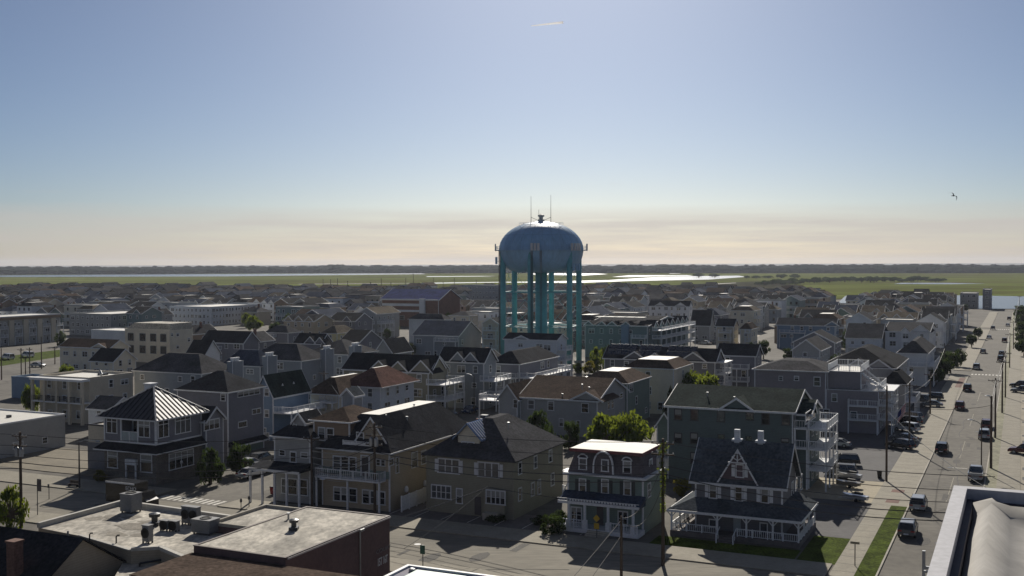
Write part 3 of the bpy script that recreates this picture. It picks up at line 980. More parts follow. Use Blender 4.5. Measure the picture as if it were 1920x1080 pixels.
# left wing
zw = b.zA(834)
x1w = b.lx(584)
b.block(xw, x1w, -.5, 12, 0, zw, W_['grey'], R_['dark'], 'hip', 2.6, 'x', .4, inset=5.2)
for q in ((525, 845, 534, 853), (545, 848, 555, 866), (565, 849, 577, 858)): b.wf(*q, y=-.5)
zp = b.zA(890)
b.part('porch_roof', MB().prism('x', [(-.52, zp + .55), (-3.4, zp), (-3.4, zp - .18), (-.52, zp - .18)], xw - 2.0, x1w + .4), R_['dark'])
b.part('porch_trim', MB().box(xw - 2.0, x1w + .4, -3.47, -3.405, zp - .3, zp + .02), M_trim)
for k in range(5):
    x = xw - 1.8 + (x1w - xw + 2) * k / 4
    b.part('porch_post', MB().box(x - .12, x + .12, -3.3, -3.06, 0, zp - .18), M_white)
for q in ((529, 898, 537, 924), (541, 899, 557, 926), (563, 900, 576, 928)): b.wf(*q, y=-.5)
dc = b.lx(553)
b.block(dc - .95, dc + .95, .8, 4.5, zw - .2, zw + 1.9, W_['grey'], R_['dark'], 'gable', 1.1, 'y', .25, wname='dormer_wall', rname='dormer_roof')
b.wf(550, 796, 556, 808, y=.8)
# brown upper storey
zt = b.zA(801)
b.block(b.lx(578), b.lx(646), 1.0, 9, zw - .3, zt, W_['brown'], R_['brown'], 'hip', 1.6, 'x', .45, inset=3.6, wname='upper_wall', rname='upper_roof')
for q in ((598, 803, 609, 824), (614, 804, 625, 826)): b.wf(*q, y=1.0, cols=1)
# small cupola with a pale roof
cx, cy = b.lx(655, 9), 9
b.block(cx - .9, cx + 1.0, cy - .6, cy + 1.6, zt + .6, zt + 2.4, W_['grey'], R_['slaty'], 'gable', .9, 'y', .22, wname='cupola', rname='cupola_roof')
b.vents([(-2.2, 8, z2 + 2.9), (-3.0, 4, z2 + 3.6), (-4, 13, z2 + 3.9)])
done(b)
mbf = MB()
L = 13.0
mbf.box(-.04, .04, 0, L, .15, 1.9)
for k in range(8):
    mbf.box(-.08, .08, L * k / 7 - .08, L * k / 7 + .08, 0, 2.05)
mbf.box(-.07, .07, 0, L, 1.85, 1.95)
f = mbf.build('privacy_fence', M_white, None, b.A + V * 1.4 + U * .5, -TH)
tag(f, 'white vinyl privacy fence along the side of the tan gabled house', 'fence')

# ---- olive house with hipped roof and blue-roofed dormer
b = B('hipped_house', 'olive shingled house with wide hipped roof and blue-roofed dormer', 'house', 963, 975)
x0, d = b.lx(798), b.ly(1055)
z2 = b.zA(866)
zt = b.zA(783, x0 * .3, 7)
b.block(x0, 0, 0, d, 0, z2, W_['olive'], R_['grey'], 'hip', zt - z2, 'x', .5, inset=min(-x0, d) / 2 - .1, trim=False)
# slate-blue shingles on the front slope read as their own roof face
for q in ((823, 862, 860, 886), (897, 869, 935, 893)): b.wf(*q, cols=3, rows=2, style='wc', shut=M_trim)
for q in ((810, 911, 845, 934),): b.wf(*q, cols=4, rows=2, style='wc')
b.wf(857, 917, 866, 943); b.part('door', MB().box(b.lx(889), b.lx(901), -.06, 0, .15, 2.4), M_door)
bx0, bx1 = b.lx(911), b.lx(949)
b.part('bay', MB().prism('y', [(bx0, .8), (bx1, .8), (bx1, 3.4), (bx0, 3.4)], -.7, 0), W_['olive'])
b.wf(913, 921, 946, 944, cols=4, y=-.7)
for q in ((972, 868, 977, 888), (1001, 856, 1006, 877), (1029, 845, 1034, 865), (1033, 889, 1038, 909), (996, 906, 1001, 929), (1008, 901, 1013, 926), (972, 916, 977, 938)): b.wr(*q)
wx = b.lx(878, 1.6)
b.block(wx - 1.5, wx + 1.5, 1.6, 6.5, z2 - .2, z2 + 2.45, W_['cream'], mat('blue_metal_roof', (.14, .21, .36), .4, .1, .5, metal=.8), 'gable', 1.5, 'y', .55, wname='dormer_wall', rname='dormer_roof', trim=False)
b.wf(867, 830, 888, 848, y=1.6, cols=2)
sk = MB()
for k in range(7):
    y = 1.4 + k * .6
    sk.bar((wx + .1, y, z2 + 4.05), (wx + 2.0, y, z2 + 2.15), .1, .08)
b.part('dormer_seam_glint', sk, M_white)  # seams on the right slope, coloured white for the sun's glint
b.part('planter', MB().box(-3.4, -1.5, -1.6, -.6, 0, .9), M_concrete)
b.vents([(-3, 5, zt - .9)])
done(b)

# ---- mansard house
b = B('mansard_house', 'green Victorian house with mansard top storey, white flat roof and columned porch', 'house', 1206, 1003)
x0 = b.lx(1064)
d = max(7.5, b.ly(1236))
zc, zt = b.zA(896), b.zA(856)
b.block(x0, 0, 0, d, 0, zc - .25, W_['green'], W_['green'], 'flat', par=.02, trim=True, rname='ledge')
cor = MB().box(x0 - .45, .45, -.45, d + .3, zc - .24, zc)
b.part('cornice', cor, M_trim)
iv = .75
m = MB()
lo, hi = [(x0, 0), (0, 0), (0, d), (x0, d)], [(x0 + iv, iv), (-iv, iv), (-iv, d - iv), (x0 + iv, d - iv)]
for i in range(4):
    j = (i + 1) % 4
    m.face([(*lo[i], zc + .003), (*lo[j], zc + .003), (*hi[j], zt), (*hi[i], zt)])
b.part('mansard_wall', m, mat('slate_shingles', (.12, .105, .11), .85, .2, .5, lines=.3, fine=.2))
b.part('roof', MB().box(x0 + iv - .55, -iv + .55, iv - .55, d - iv + .5, zt + .003, zt + .3), [M_flat])
b.part('roof_edge', MB().box(x0 + iv - .6, -iv + .6, iv - .62, iv - .552, zt - .05, zt + .34).box(-iv + .552, -iv + .62, iv - .55, d - iv + .5, zt - .05, zt + .34), mat('maroon_trim', (.2, .06, .06), .6, .1, .5))
zm = (zc + zt) / 2
for q in ((1087, 860, 1099, 880), (1129, 863, 1140, 883), (1170, 866, 1182, 887)):
    o = b.wf(*q, y=.2 if q[0] != 1129 else -.06, cols=1)
    wd = b.lx(q[2]) - b.lx(q[0])
    hd = MB()
    for k in range(8):
        a0, a1 = math.pi * k / 8, math.pi * (k + 1) / 8
        hd.bar((math.cos(a0) * (wd / 2 + .2), -.03, math.sin(a0) * .45), (math.cos(a1) * (wd / 2 + .2), -.03, math.sin(a1) * .45), .12, .14)
    xx = (b.lx(q[0], .2) + b.lx(q[2], .2)) / 2
    hd.build('window_hood', M_trim, b.o, (xx, .12, b.F((q[0] + q[2]) / 2, q[1], .2)[1] + .1)) if q[0] != 1129 else None
arc = MB()
ax0, ax1 = b.lx(1113), b.lx(1150)
for k in range(14):
    a0, a1 = math.pi * k / 14, math.pi * (k + 1) / 14
    ca, ha = (ax0 + ax1) / 2, (ax1 - ax0) / 2
    arc.bar((ca - ha * math.cos(a0), -.1, zc + .1 + (zt - zc) * 1.05 * math.sin(a0) ** .6), (ca - ha * math.cos(a1), -.1, zc + .1 + (zt - zc) * 1.05 * math.sin(a1) ** .6), .25, .16)
b.part('arched_pediment', arc, M_trim)
pts = [(ca - ha * math.cos(math.pi * k / 14), zc + .05 + (zt - zc) * 1.02 * math.sin(math.pi * k / 14) ** .6) for k in range(15)]
b.part('pediment_wall', MB().prism('y', pts[::-1], -.05, 1.0), mat('slate_shingles', (.12, .105, .11)))
for q in ((1087, 899, 1098, 921), (1129, 900, 1140, 924), (1171, 903, 1182, 928)): b.wf(*q, shut=mat('dark_shutter', (.06, .07, .065), .7, .1, 1))
b.wr(1217, 862, 1222, 885, x=-.3); b.wr(1214, 908, 1219, 930)
zp = b.zA(944)
b.part('porch_roof', MB().prism('x', [(-.02, zp + .8), (-.02, zp - .25), (-2.3, zp - .25), (-2.3, zp)], x0 - .3, .3), R_['blue'])
b.part('porch_trim', MB().box(x0 - .3, .3, -2.36, -2.305, zp - .28, zp + .03), M_trim)
dent = MB()
for k in range(26):
    x = x0 + (-x0) * (k + .5) / 26
    dent.box(x - .12, x + .12, -2.42, -2.365, zp + .1, zp + .3)
dent.box(x0 - .3, .3, -2.42, -2.365, zp + .3, zp + .36)
b.part('porch_frieze', dent, M_trim)
for px in (1066, 1096, 1140, 1187):
    x = b.lx(px, -2.1)
    b.part('porch_post', MB().tube([(x, -2.1, .6), (x, -2.1, zp - .25)], .17, 10).box(x - .25, x + .25, -2.35, -1.85, .6, 1.5), M_trim)
b.part('porch_floor', MB().box(x0 - .2, .2, -2.4, -.02, .1, .6), M_trim)
r = MB(); rail_mb(r, (x0, -2.2, .6), (b.lx(1100, -2.2), -2.2, .6), .9); rail_mb(r, (b.lx(1145, -2.2), -2.2, .6), (0, -2.2, .6), .9)
b.part('porch_railing', r, M_trim)
st = MB()
for k in range(4): st.box(b.lx(1102, -2.4), b.lx(1142, -2.4), -2.4 - .35 * (k + 1), -2.4 - .35 * k - .004, .0, .6 - .15 * (k + .5))
b.part('steps', st, M_concrete)
b.wf(1072, 952, 1090, 978, cols=2); b.wf(1160, 960, 1176, 985, cols=2)
b.part('door', MB().box(b.lx(1119), b.lx(1131), -.06, 0, .6, 2.9), M_door)
# side stair landing catching the sun
b.deck_r(1, 4, 0, [], 0) if False else None
m = MB()
m.box(x0 - 1.5, x0 - .02, 2.0, 4.0, 3.3, 3.45).box(x0 - 1.5, x0 - .02, 2.0, 3.6, 6.1, 6.2)
b.part('side_landing', m, M_white)
r = MB(); rail_mb(r, (x0 - 1.45, 2.05, 3.45), (x0 - .05, 2.05, 3.45), .9); r.bar((x0 - .8, 2.1, .1), (x0 - .8, 4.4, 3.3), .15, .3); r.bar((x0 - 1.4, 2.0, 3.6), (x0 - .1, 2.0, 6.0), .12, .12)
b.part('side_stair', r, M_white)
done(b)

# ---- Victorian house with wrap-around porch
b = B('porch_house', 'dark Victorian house with steep central gable, white shutters and wrap-around porch', 'house', uv=(121.9, -23.8))
x0 = b.lx(1304)
zE = b.zA(908)
zP = 4.1
d = 7.6
zR = b.zA(833, -1, d / 2) - zE
b.block(x0, 0, 0, d, 0, zE, W_['plum'], R_['slaty'], 'gable', zR, 'x', .55)
b.block(x0 + 2.2, -1.6, d + .02, d + 7.0, 0, zE - 1, W_['plum'], R_['slaty'], 'gable', 2.6, 'y', .4, wname='rear_wall', rname='rear_roof')
c = b.lx(1385)
hw = (b.lx(1420) - b.lx(1350)) / 2
b.front_gable(c, hw, zE - .05, zR * .93, mat('siding_plum', (.15, .11, .12), .8, .1, .4, lines=.22), R_['slaty'], 0, d / 2, ov=.35)
br = MB()
zg = zE + zR * .55
br.bar((c - hw * .5, -.5, zg), (c + hw * .5, -.5, zg), .14, .14).bar((c, -.5, zg), (c, -.5, zE + zR * .9), .12, .12)
for sgn in (-1, 1): br.bar((c, -.5, zE + zR * .62), (c + sgn * hw * .3, -.5, zE + zR * .72), .1, .1)
b.part('gable_bracket', br, M_trim)
for q in ((1331, 905, 1343, 933), (1379, 909, 1391, 938), (1428, 913, 1440, 942), (1381, 872, 1393, 894)): b.wf(*q, shut=M_white)
for q in ((1484, 905, 1487, 932), (1492, 898, 1495, 925), (1500, 892, 1503, 917)): b.wr(*q)
for px in (1383, 1427):
    x = b.lx(px, d / 2)
    b.part('chimney', MB().box(x - .3, x + .3, d / 2 - .3, d / 2 + .3, zE + zR - .3, zE + zR + 1.4).box(x - .55, x + .55, d / 2 - .5, d / 2 + .5, zE + zR + .05, zE + zR + .3), W_['pale'])
pd = 2.5
X0, X1, Y0, Y1 = x0 - pd, pd, -pd, d + .5
ze_, zi = 2.95, zP
r = MB()
r.face([(X0, Y0, ze_), (X1, Y0, ze_), (0, -.01, zi), (x0, -.01, zi)])
r.face([(X1, Y0, ze_), (X1, Y1, ze_), (.01, Y1, zi), (.01, -.01, zi)])
r.face([(X0, Y1, ze_), (X0, Y0, ze_), (x0 - .01, -.01, zi), (x0 - .01, Y1, zi)])
r.face([(X0, Y0, ze_ - .12), (X0, Y1, ze_ - .12), (X1, Y1, ze_ - .12), (X1, Y0, ze_ - .12)])
b.part('porch_roof', r, R_['slaty'])
t = MB().box(X0 - .05, X1 + .05, Y0 - .06, Y0 - .002, ze_ - .26, ze_ + .02).box(X1 + .002, X1 + .06, Y0, Y1, ze_ - .26, ze_ + .02).box(X0 - .06, X0 - .002, Y0, Y1, ze_ - .26, ze_ + .02)
b.part('porch_trim', t, M_trim)
b.part('porch_floor', MB().box(X0 + .2, X1 - .2, Y0 + .2, -.02, 0, .55).box(.02, X1 - .2, -.015, Y1, 0, .55).box(X0 + .2, x0 - .02, -.015, Y1, 0, .55), mat('porch_boards', (.16, .14, .13), .8, .2, .6))
fx = [X0 + .35, b.lx(1344, Y0), b.lx(1399, Y0), b.lx(1449, Y0), X1 - .35]
def porch_post(x, y, sx=True):
    m = MB().box(x - .09, x + .09, y - .09, y + .09, .55, ze_ - .12)
    for sgn in (-1, 1):
        if sx: m.bar((x, y, ze_ - .9), (x + sgn * .6, y, ze_ - .2), .07, .1)
        else: m.bar((x, y, ze_ - .9), (x, y + sgn * .6, ze_ - .2), .07, .1)
    b.part('porch_post', m, M_white)
for x in fx: porch_post(x, Y0 + .35)
for y in (1.2, 4.2, Y1 - .3): porch_post(X1 - .35, y, False); porch_post(X0 + .35, y, False)
r = MB()
rail_mb(r, (fx[0], Y0 + .35, .55), (fx[1], Y0 + .35, .55), .85, .22); rail_mb(r, (fx[2] - 1.0, Y0 + .35, .55), (fx[4], Y0 + .35, .55), .85, .22)
rail_mb(r, (X1 - .35, Y0 + .35, .55), (X1 - .35, Y1, .55), .85, .22); rail_mb(r, (X0 + .35, Y0 + .35, .55), (X0 + .35, Y1, .55), .85, .22)
b.part('porch_railing', r, M_white)
sx0, sx1 = fx[1] + .3, fx[2] - 1.1
st = MB()
for k in range(3): st.box(sx0, sx1, Y0 + .2 - .4 * (k + 1), Y0 + .196 - .4 * k, 0, .55 - .18 * (k + .3))
b.part('steps', st, mat('porch_boards', (.16, .14, .13)))
r = MB()
for x in (sx0, sx1): r.bar((x, Y0 + .3, 1.45), (x, Y0 - 1.3, .95), .09, .09).bar((x, Y0 - 1.3, 0), (x, Y0 - 1.3, 1.0), .12, .12).bar((x, Y0 - .5, .3), (x, Y0 - .5, 1.2), .07, .07)
b.part('stair_rail', r, M_white)
for q in ((1331, 975, 1342, 1003), (1426, 982, 1438, 1010)): b.wf(*q, style='wc')
b.part('door', MB().box(b.lx(1376), b.lx(1390), -.06, 0, .55, 2.75), mat('pale_door', (.33, .38, .40), .5, .1, 1))
done(b)

# ---- four-storey grey-green building with stacked corner balconies
b = B('apartment_building', 'tall grey-green flats with long low gable and white stacked corner balconies', 'apartment building', 1487, 773, 10.5)
x0 = b.lx(1252)
zb, d = 10.5, 13.0
b.block(x0, 0, 0, d, 0, zb, W_['deepteal'], R_['green'], 'gable', 2.3, 'x', .4)
c = b.lx(1382)
b.front_gable(c, (b.lx(1412) - b.lx(1352)) / 2, zb - .02, 1.5, W_['deepteal'], R_['green'], 0, d / 2)
b.block(x0 - 2.4, x0 - .02, 2.5, 9, 0, 7.2, W_['green'], R_['grey'], 'gable', 1.8, 'y', .3, wname='side_wing', rname='side_wing_roof')
for q in ((1266, 768, 1277, 786), (1296, 769, 1308, 787), (1346, 771, 1358, 790), (1400, 773, 1412, 787), (1429, 776, 1442, 795), (1467, 778, 1480, 796), (1266, 813, 1277, 829), (1296, 813, 1307, 831), (1347, 816, 1358, 825), (1399, 819, 1409, 827), (1466, 823, 1478, 833), (1296, 850, 1308, 868)): b.wf(*q, style='d')
# projecting corner bay and balconies
bw = 3.4
b.block(.02, 2.0, 1.0, 9, 0, zb - .3, W_['deepteal'], R_['green'], 'gable', 1.4, 'x', .35, wname='bay_wall', rname='bay_roof')
b.side_gable(3.2, 1.6, zb - .4, 1.3, W_['deepteal'], R_['green'], 2.0, 4)
b.wr(1510, 770, 1528, 788, cols=2, x=2.0)
b.deck_r(-.2, 9.5, 2.6, [2.9, 5.7, 8.4], x=2.0, post=3.2)
b.deck_f(.1, 1.95, 1.0, [5.7, 8.4], y=1.0, post=2)
b.grid(1.5, 8.5, 0, 3, 2.9, 'R', 2.0, 2.6, 5, keep=.9)
b.vents([(x0 + 5, 3, zb + 1.2), (x0 + 9, 2.5, zb + .8)])
done(b)

# ---- charcoal building with the sunlit roof deck
b = B('apartment_building', 'charcoal beach flats with white railed roof deck and outside stair', 'apartment building', 1648, 735, 7.6)
x0 = b.lx(1415)
zl = b.zA(702)
d = 14.0
xs_ = b.lx(1549)
b.block(x0, xs_, 0, d, 0, zl, W_['pink'], R_['grey'], 'hip', 1.6, 'x', .4, inset=4.5, top=R_['grey'])
b.block(xs_ + .02, 0, 0, d, 0, 7.6, W_['pink'], M_flat, 'flat', par=.12, cap=M_trim)
b.block(xs_ + .02, xs_ + 6, 1.5, d - .3, 7.75, zl + .1, W_['pink'], M_flat, 'flat', par=.1, wname='stair_tower', rname='deck_surface', cap=M_trim)
r = MB()
xa, xb = xs_ + .1, xs_ + 5.9
for p, q in (((xa, 1.6), (xb, 1.6)), ((xb, 1.6), (xb, d - .5)), ((xa, 1.6), (xa, d - .5)), ((xa, d - .5), (xb, d - .5))):
    rail_mb(r, (*p, zl + .2), (*q, zl + .2), 1.1)
for p, q in (((xb + .4, .2), (-.2, .2)), ((-.2, .2), (-.2, d - .4)), ((xb + .4, d - .4), (-.2, d - .4))):
    rail_mb(r, (*p, 7.72), (*q, 7.72), 1.05)
b.part('roof_railing', r, M_white)
st = MB()
n = 9
for k in range(n):
    st.box(xb + .05 + k * .42, xb + .05 + (k + 1) * .42, 1.9, 3.0, zl + .1 - (k + 1) * .27 - .08, zl + .1 - (k + 1) * .27)
for y in (1.9, 3.0): st.bar((xb + .1, y, zl + 1.1), (xb + n * .42, y, 8.8), .09, .09); st.bar((xb + .1, y, zl - .1), (xb + n * .42, y, 7.8), .08, .22)
for k in range(10): st.bar((xb + .1 + k * .4, 1.9, zl - .1 - k * .26), (xb + .1 + k * .4, 1.9, zl + 1.1 - k * .26), .05, .05)
b.part('outside_stair', st, M_white)
for q in ((1461, 706, 1467, 713), (1490, 706, 1497, 713), (1527, 708, 1537, 723), (1560, 739, 1569, 752), (1595, 772, 1606, 788), (1545, 768, 1554, 776)): b.wf(*q)
b.deck_f(b.lx(1592), 0, 1.5, [2.6, 5.1], roofed=False, post=4)
b.deck_r(0, 10, 2.4, [2.7, 5.2], roofed=True, post=3)
b.grid(1, 13, 0, 3, 2.6, 'R', 0, 2.5, 8)
for k, (x, y) in enumerate(((-4, 5), (-2.5, 6), (-3.2, 8))):
    b.part('deck_chair', MB().box(x - .3, x + .3, y - .3, y + .3, 8.05, 8.15).box(x - .3, x + .3, y + .25, y + .32, 8.15, 8.7).box(x - .28, x - .22, y - .28, y + .28, 7.75, 8.05).box(x + .22, x + .28, y - .28, y + .28, 7.75, 8.05), M_white)
done(b)
FLAGB = b
# ================================================================== roofs in the foreground
# ---- flat-roofed shop with rooftop plant
pa = G(230, 945, 6.0)
u1, v0 = uv_of(pa)
u0 = 66.0
b = B('flat_roofed_shop', 'low shop with weathered white flat roof, parapet and rooftop machinery', 'shop', uv=(u0, -64.9))
x0, d = v0 + 64.9, u1 - u0
def loc_(q, z):
    g_ = G(q[0], q[1], z) - b.A
    return g_.dot(V), g_.dot(U)
outl = [loc_(q, 5.7) for q in ((72, 988), (150, 1003), (246, 1031), (300, 1028), (345, 1047), (480, 1000), (440, 975), (228, 945))]
def slab_poly(mb, pts, z0, z1, mi=0):
    n = len(pts)
    mb.face([(x, y, z1) for x, y in pts], mi)
    for i in range(n):
        (xa, ya), (xb, yb) = pts[i], pts[(i + 1) % n]
        mb.face([(xa, ya, z0), (xb, yb, z0), (xb, yb, z1), (xa, ya, z1)], mi)
w_ = MB(); slab_poly(w_, outl, 0, 5.6); b.part('wall', w_, W_['tan'])
r_ = MB(); r_.face([(x, y, 5.62) for x, y in outl]); b.part('roof', r_, M_dirty)
pr_ = MB()
for i, hh in ((5, .55), (6, .5), (7, .5), (1, .12), (2, .3), (3, .3)):
    q0, q1 = outl[i], outl[(i + 1) % len(outl)]
    pr_.bar((*q0, 5.61 + hh / 2), (*q1, 5.61 + hh / 2), .38, hh)
b.part('parapet', pr_, mat('pale_coping', (.50, .48, .43), .7, .12, .5))
low_ = [loc_(q, 4.4) for q in ((236, 1045), (345, 1052), (372, 1125), (190, 1125))]
w_ = MB(); slab_poly(w_, low_, 0, 4.4); b.part('lower_wall', w_, W_['tan'])
r_ = MB(); r_.face([(x, y, 4.42) for x, y in low_]); b.part('lower_roof', r_, M_dirty)
q0, q1 = outl[1], outl[2]
for f_, z_, s_, nm in ((.28, 4.9, .22, 'vent'), (.30, 3.2, .4, 'window')):
    x_, y_ = q0[0] + (q1[0] - q0[0]) * f_, q0[1] + (q1[1] - q0[1]) * f_
    an = math.atan2(q1[1] - q0[1], q1[0] - q0[0])
    o = MB().box(-s_, s_, -.06, 0, -s_ * 1.2, s_ * 1.2).build('wall_' + nm, M_black if nm == 'vent' else M_trim, b.o, (x_, y_ - .02, z_), an)
    if nm == 'window': MB().box(-s_ + .08, s_ - .08, -.075, -.0605, -s_ * 1.2 + .08, s_ * 1.2 - .08).build('pane', M_glass, o)
xs_ = [q[0] for q in outl]; ys_ = [q[1] for q in outl]
st_ = MB()
cxm = loc_((215, 985), 5.62); 
for k in range(10):
    c_ = loc_((rnd.uniform(150, 330), rnd.uniform(968, 1005)), 5.62)
    st_.face([(c_[0] + rnd.uniform(.7, 1.8) * math.cos(t_ * .9), c_[1] + rnd.uniform(.5, 1.1) * math.sin(t_ * .9), 5.626 + k * .002) for t_ in range(7)])
b.part('roof_patch', st_, mat('bitumen_patch', (.25, .225, .185), .9, .3, .6, fine=.25))
pl_ = [loc_(q, 4.42) for q in ((262, 1062), (325, 1052), (285, 1078), (345, 1064))]
for k in (0, 2):
    b.part('roof_pipe', MB().tube([(*pl_[k], 4.7), (*pl_[k + 1], 4.7)], .09, 6).tube([(*pl_[k], 4.42), (*pl_[k], 4.7)], .09, 6), M_metal)
b.boxes.append((min(xs_), max(xs_), min(ys_), max(ys_), 6))
done(b)
SHOP = b
def roof_unit(px, py, z, w_, d_, h_, label, kind):
    """box-shaped machine on a flat roof: casing > fan grille, legs"""
    p = G(px, py, z)
    e = empty('rooftop_unit', (p.x, p.y, z), label, 'roof unit', 'machines on the flat shop roof', -TH)
    m = MB().box(-w_ / 2, w_ / 2, -d_ / 2, d_ / 2, .18, h_)
    for k in range(5):
        z_ = .3 + (h_ - .5) * k / 5
        m.box(-w_ / 2 - .02, w_ / 2 + .02, -d_ / 2 - .02, d_ / 2 + .02, z_, z_ + .05)
    m.box(-w_ / 2 - .05, w_ / 2 + .05, -d_ / 2 - .05, d_ / 2 + .05, h_ + .002, h_ + .08)
    m.build('casing', mat('unit_casing', (.19, .195, .20), .6, .15, .9), e)
    g = MB()
    if kind == 'front':
        for k in range(3):
            g.lathe([(.14 * (k + 1), 0), (.14 * (k + 1) + .05, 0), (.14 * (k + 1) + .05, .04), (.14 * (k + 1), .04)], 16)
        o = g.build('fan_grille', M_black, e, (0, -d_ / 2 - .03, h_ * .6))
        o.rotation_euler = (R(90), 0, 0)
    else:
        g.lathe([(min(w_, d_) * .36, h_ + .082), (min(w_, d_) * .36, h_ + .16), (min(w_, d_) * .26, h_ + .16), (min(w_, d_) * .26, h_ + .09)], 18)
        g.build('fan_ring', M_black, e)
    for sx in (-1, 1):
        for sy in (-1, 1):
            MB().box(sx * w_ * .42 - .06, sx * w_ * .42 + .06, sy * d_ * .4 - .06, sy * d_ * .4 + .06, 0, .178).build('leg', M_metal, e)
    return e
roof_unit(246, 960, 5.62, 1.5, 1.5, 1.9, 'tall square extractor housing at the far corner of the shop roof', 'top')
roof_unit(351, 983, 5.62, .9, .6, 1.75, 'upright twin-fan condenser, left one of the tall pair on the shop roof', 'front')
roof_unit(366, 985, 5.62, .9, .6, 1.75, 'upright twin-fan condenser, right one of the tall pair on the shop roof', 'front')
roof_unit(310, 995, 5.62, .9, .5, .95, 'small grey condenser beside the squat round exhaust on the shop roof', 'front')
roof_unit(327, 996, 5.62, .9, .5, .95, 'small grey condenser between the round exhaust and the tall pair', 'front')
roof_unit(277, 1018, 5.62, .75, .6, 1.6, 'slim upright condenser standing alone near the front of the shop roof', 'front')
roof_unit(386, 1000, 5.62, 2.1, 1.5, 1.35, 'large boxy air handler nearest the neighbouring tan roof', 'top')
def exhaust(px, py, z, label, s=1.0):
    p = G(px, py, z)
    e = empty('roof_exhaust', (p.x, p.y, z), label, 'roof exhaust', 'round exhausts on the flat roofs')
    MB().box(-.5 * s, .5 * s, -.5 * s, .5 * s, 0, .35 * s).build('base', M_metal, e)
    MB().lathe([(.3 * s, .352 * s), (.3 * s, .8 * s), (.52 * s, .85 * s), (.55 * s, 1.15 * s), (.2 * s, 1.25 * s)], 14).build('hood', M_metal, e)
exhaust(290, 985, 5.62, 'dark round exhaust hood in the middle of the shop roof')
for i, (px, py) in enumerate(((168, 1014), (218, 1018))):
    p = G(px, py, 5.62)
    e = empty('vent_pipe', (p.x, p.y, 5.62), 'short bent vent pipe near the front edge of the weathered shop roof', 'vent pipe', 'vent pipes at the front roof edge')
    MB().tube([(0, 0, 0), (0, 0, .55), (.1, 0, .7), (.3, 0, .7)], .07, 8).build('pipe', M_metal, e)

# ---- second flat-roofed building, maroon wall with lettering
pn = G(535, 1046, 6.8)
un, vn = uv_of(pn)
uf, vf = uv_of(G(738, 968, 6.8))
b = B('flat_roofed_hall', 'flat-roofed hall with tan weathered roof and maroon side wall with numbers', 'hall', uv=(un, vn))
d = uf - un
x0 = -9.6
M_maroon = mat('maroon_render', (.135, .085, .08), .9, .18, .4, fine=.1)
b.block(x0, 0, 0, d, 0, 6.75, M_maroon, M_dirty, 'flat', par=.08, trim=False, cap=mat('roof_edge', (.13, .10, .09), .7, .1, .5))
b.block(x0 - 5, x0 - .02, 8, d, 0, 6.3, M_maroon, M_dirty, 'flat', par=.3, trim=False, wname='annex_wall', rname='annex_roof', cap=M_concrete)
pe_ = uv_of(G(742, 1076, 6.2))
b.part('front_annex', MB().box(-9.5, pe_[1] - vn, pe_[0] - un - 9, -.3, 0, 6.15), W_['brown'])
b.part('front_annex_roof', MB().box(-9.6, pe_[1] - vn + .1, pe_[0] - un - 9.1, -.25, 6.153, 6.25), R_['brown'])
b.part('downpipe', MB().tube([(.1, b.ly(671), .1), (.1, b.ly(671), 6.6)], .08, 8).box(.0, .3, b.ly(671) - .15, b.ly(671) + .5, 6.5, 6.7), M_alu)
b.part('gutter', MB().box(.005, .14, .2, d, 6.6, 6.74), mat('pale_gutter', (.45, .40, .38), .6, .1, .5))
y, z = b.Rt(716, 1052)
def text(body, size, m, parent, loc, rot, ext=.01, sx=1.0, name='lettering'):
    c = D.curves.new('lettering', 'FONT')
    c.body = body
    c.size = size
    c.extrude = ext
    c.align_x = 'CENTER'
    c.align_y = 'CENTER'
    tmp = D.objects.new('tmp', c)
    COL.objects.link(tmp)
    bpy.context.view_layer.update()
    me = D.meshes.new_from_object(tmp.evaluated_get(bpy.context.evaluated_depsgraph_get()))
    D.objects.remove(tmp)
    me.materials.clear()
    me.materials.append(m)
    o = link(name, me, parent, loc)
    o.rotation_euler = rot
    o.scale = (sx, 1, 1)
    return o
ya_, yb_ = b.ly(704), min(b.ly(729), d - .4)
text('15T 16T', 1.05, M_trim, b.o, (.03, (ya_ + yb_) / 2, z), (R(90), 0, R(90)), .02, (yb_ - ya_) / 3.9)
text('COURT', .55, mat('faded_letters', (.22, .2, .2), .8, .1, .5), b.o, (.03, (ya_ + yb_) / 2 + .2, z + 1.05), (R(90), 0, R(90)), .02, 1.4)
b.vents([(x0 + 1.5, d - 5, 6.75)])
done(b)
exhaust(551, 993, 6.78, 'dark flared exhaust alone on the tan weathered roof', .8)
# ---- gabled house at the lower left corner
zr_ = 7.6
ur_, vr_ = uv_of(G(157, 1012, zr_))
hd_ = 5.2
b = B('gabled_house', 'shadowed house with broad black roof and tall brick chimney at the lower left corner', 'house', uv=(ur_ - hd_, vr_ - .3))
b.block(-16, 0, 0, 2 * hd_, 0, zr_ - 3.4, W_['tan'], R_['black'], 'gable', 3.4, 'x', .3, trim=False)
b.chimney(b.lx(22, 1.2), 1.2, 3, b.zA(1016, b.lx(22, 1.2), 1.2), .9)
b.part('roof_vent', MB().tube([(-4, 7.5, 6), (-4, 7.5, 7.4)], .08, 8), M_alu)
done(b)
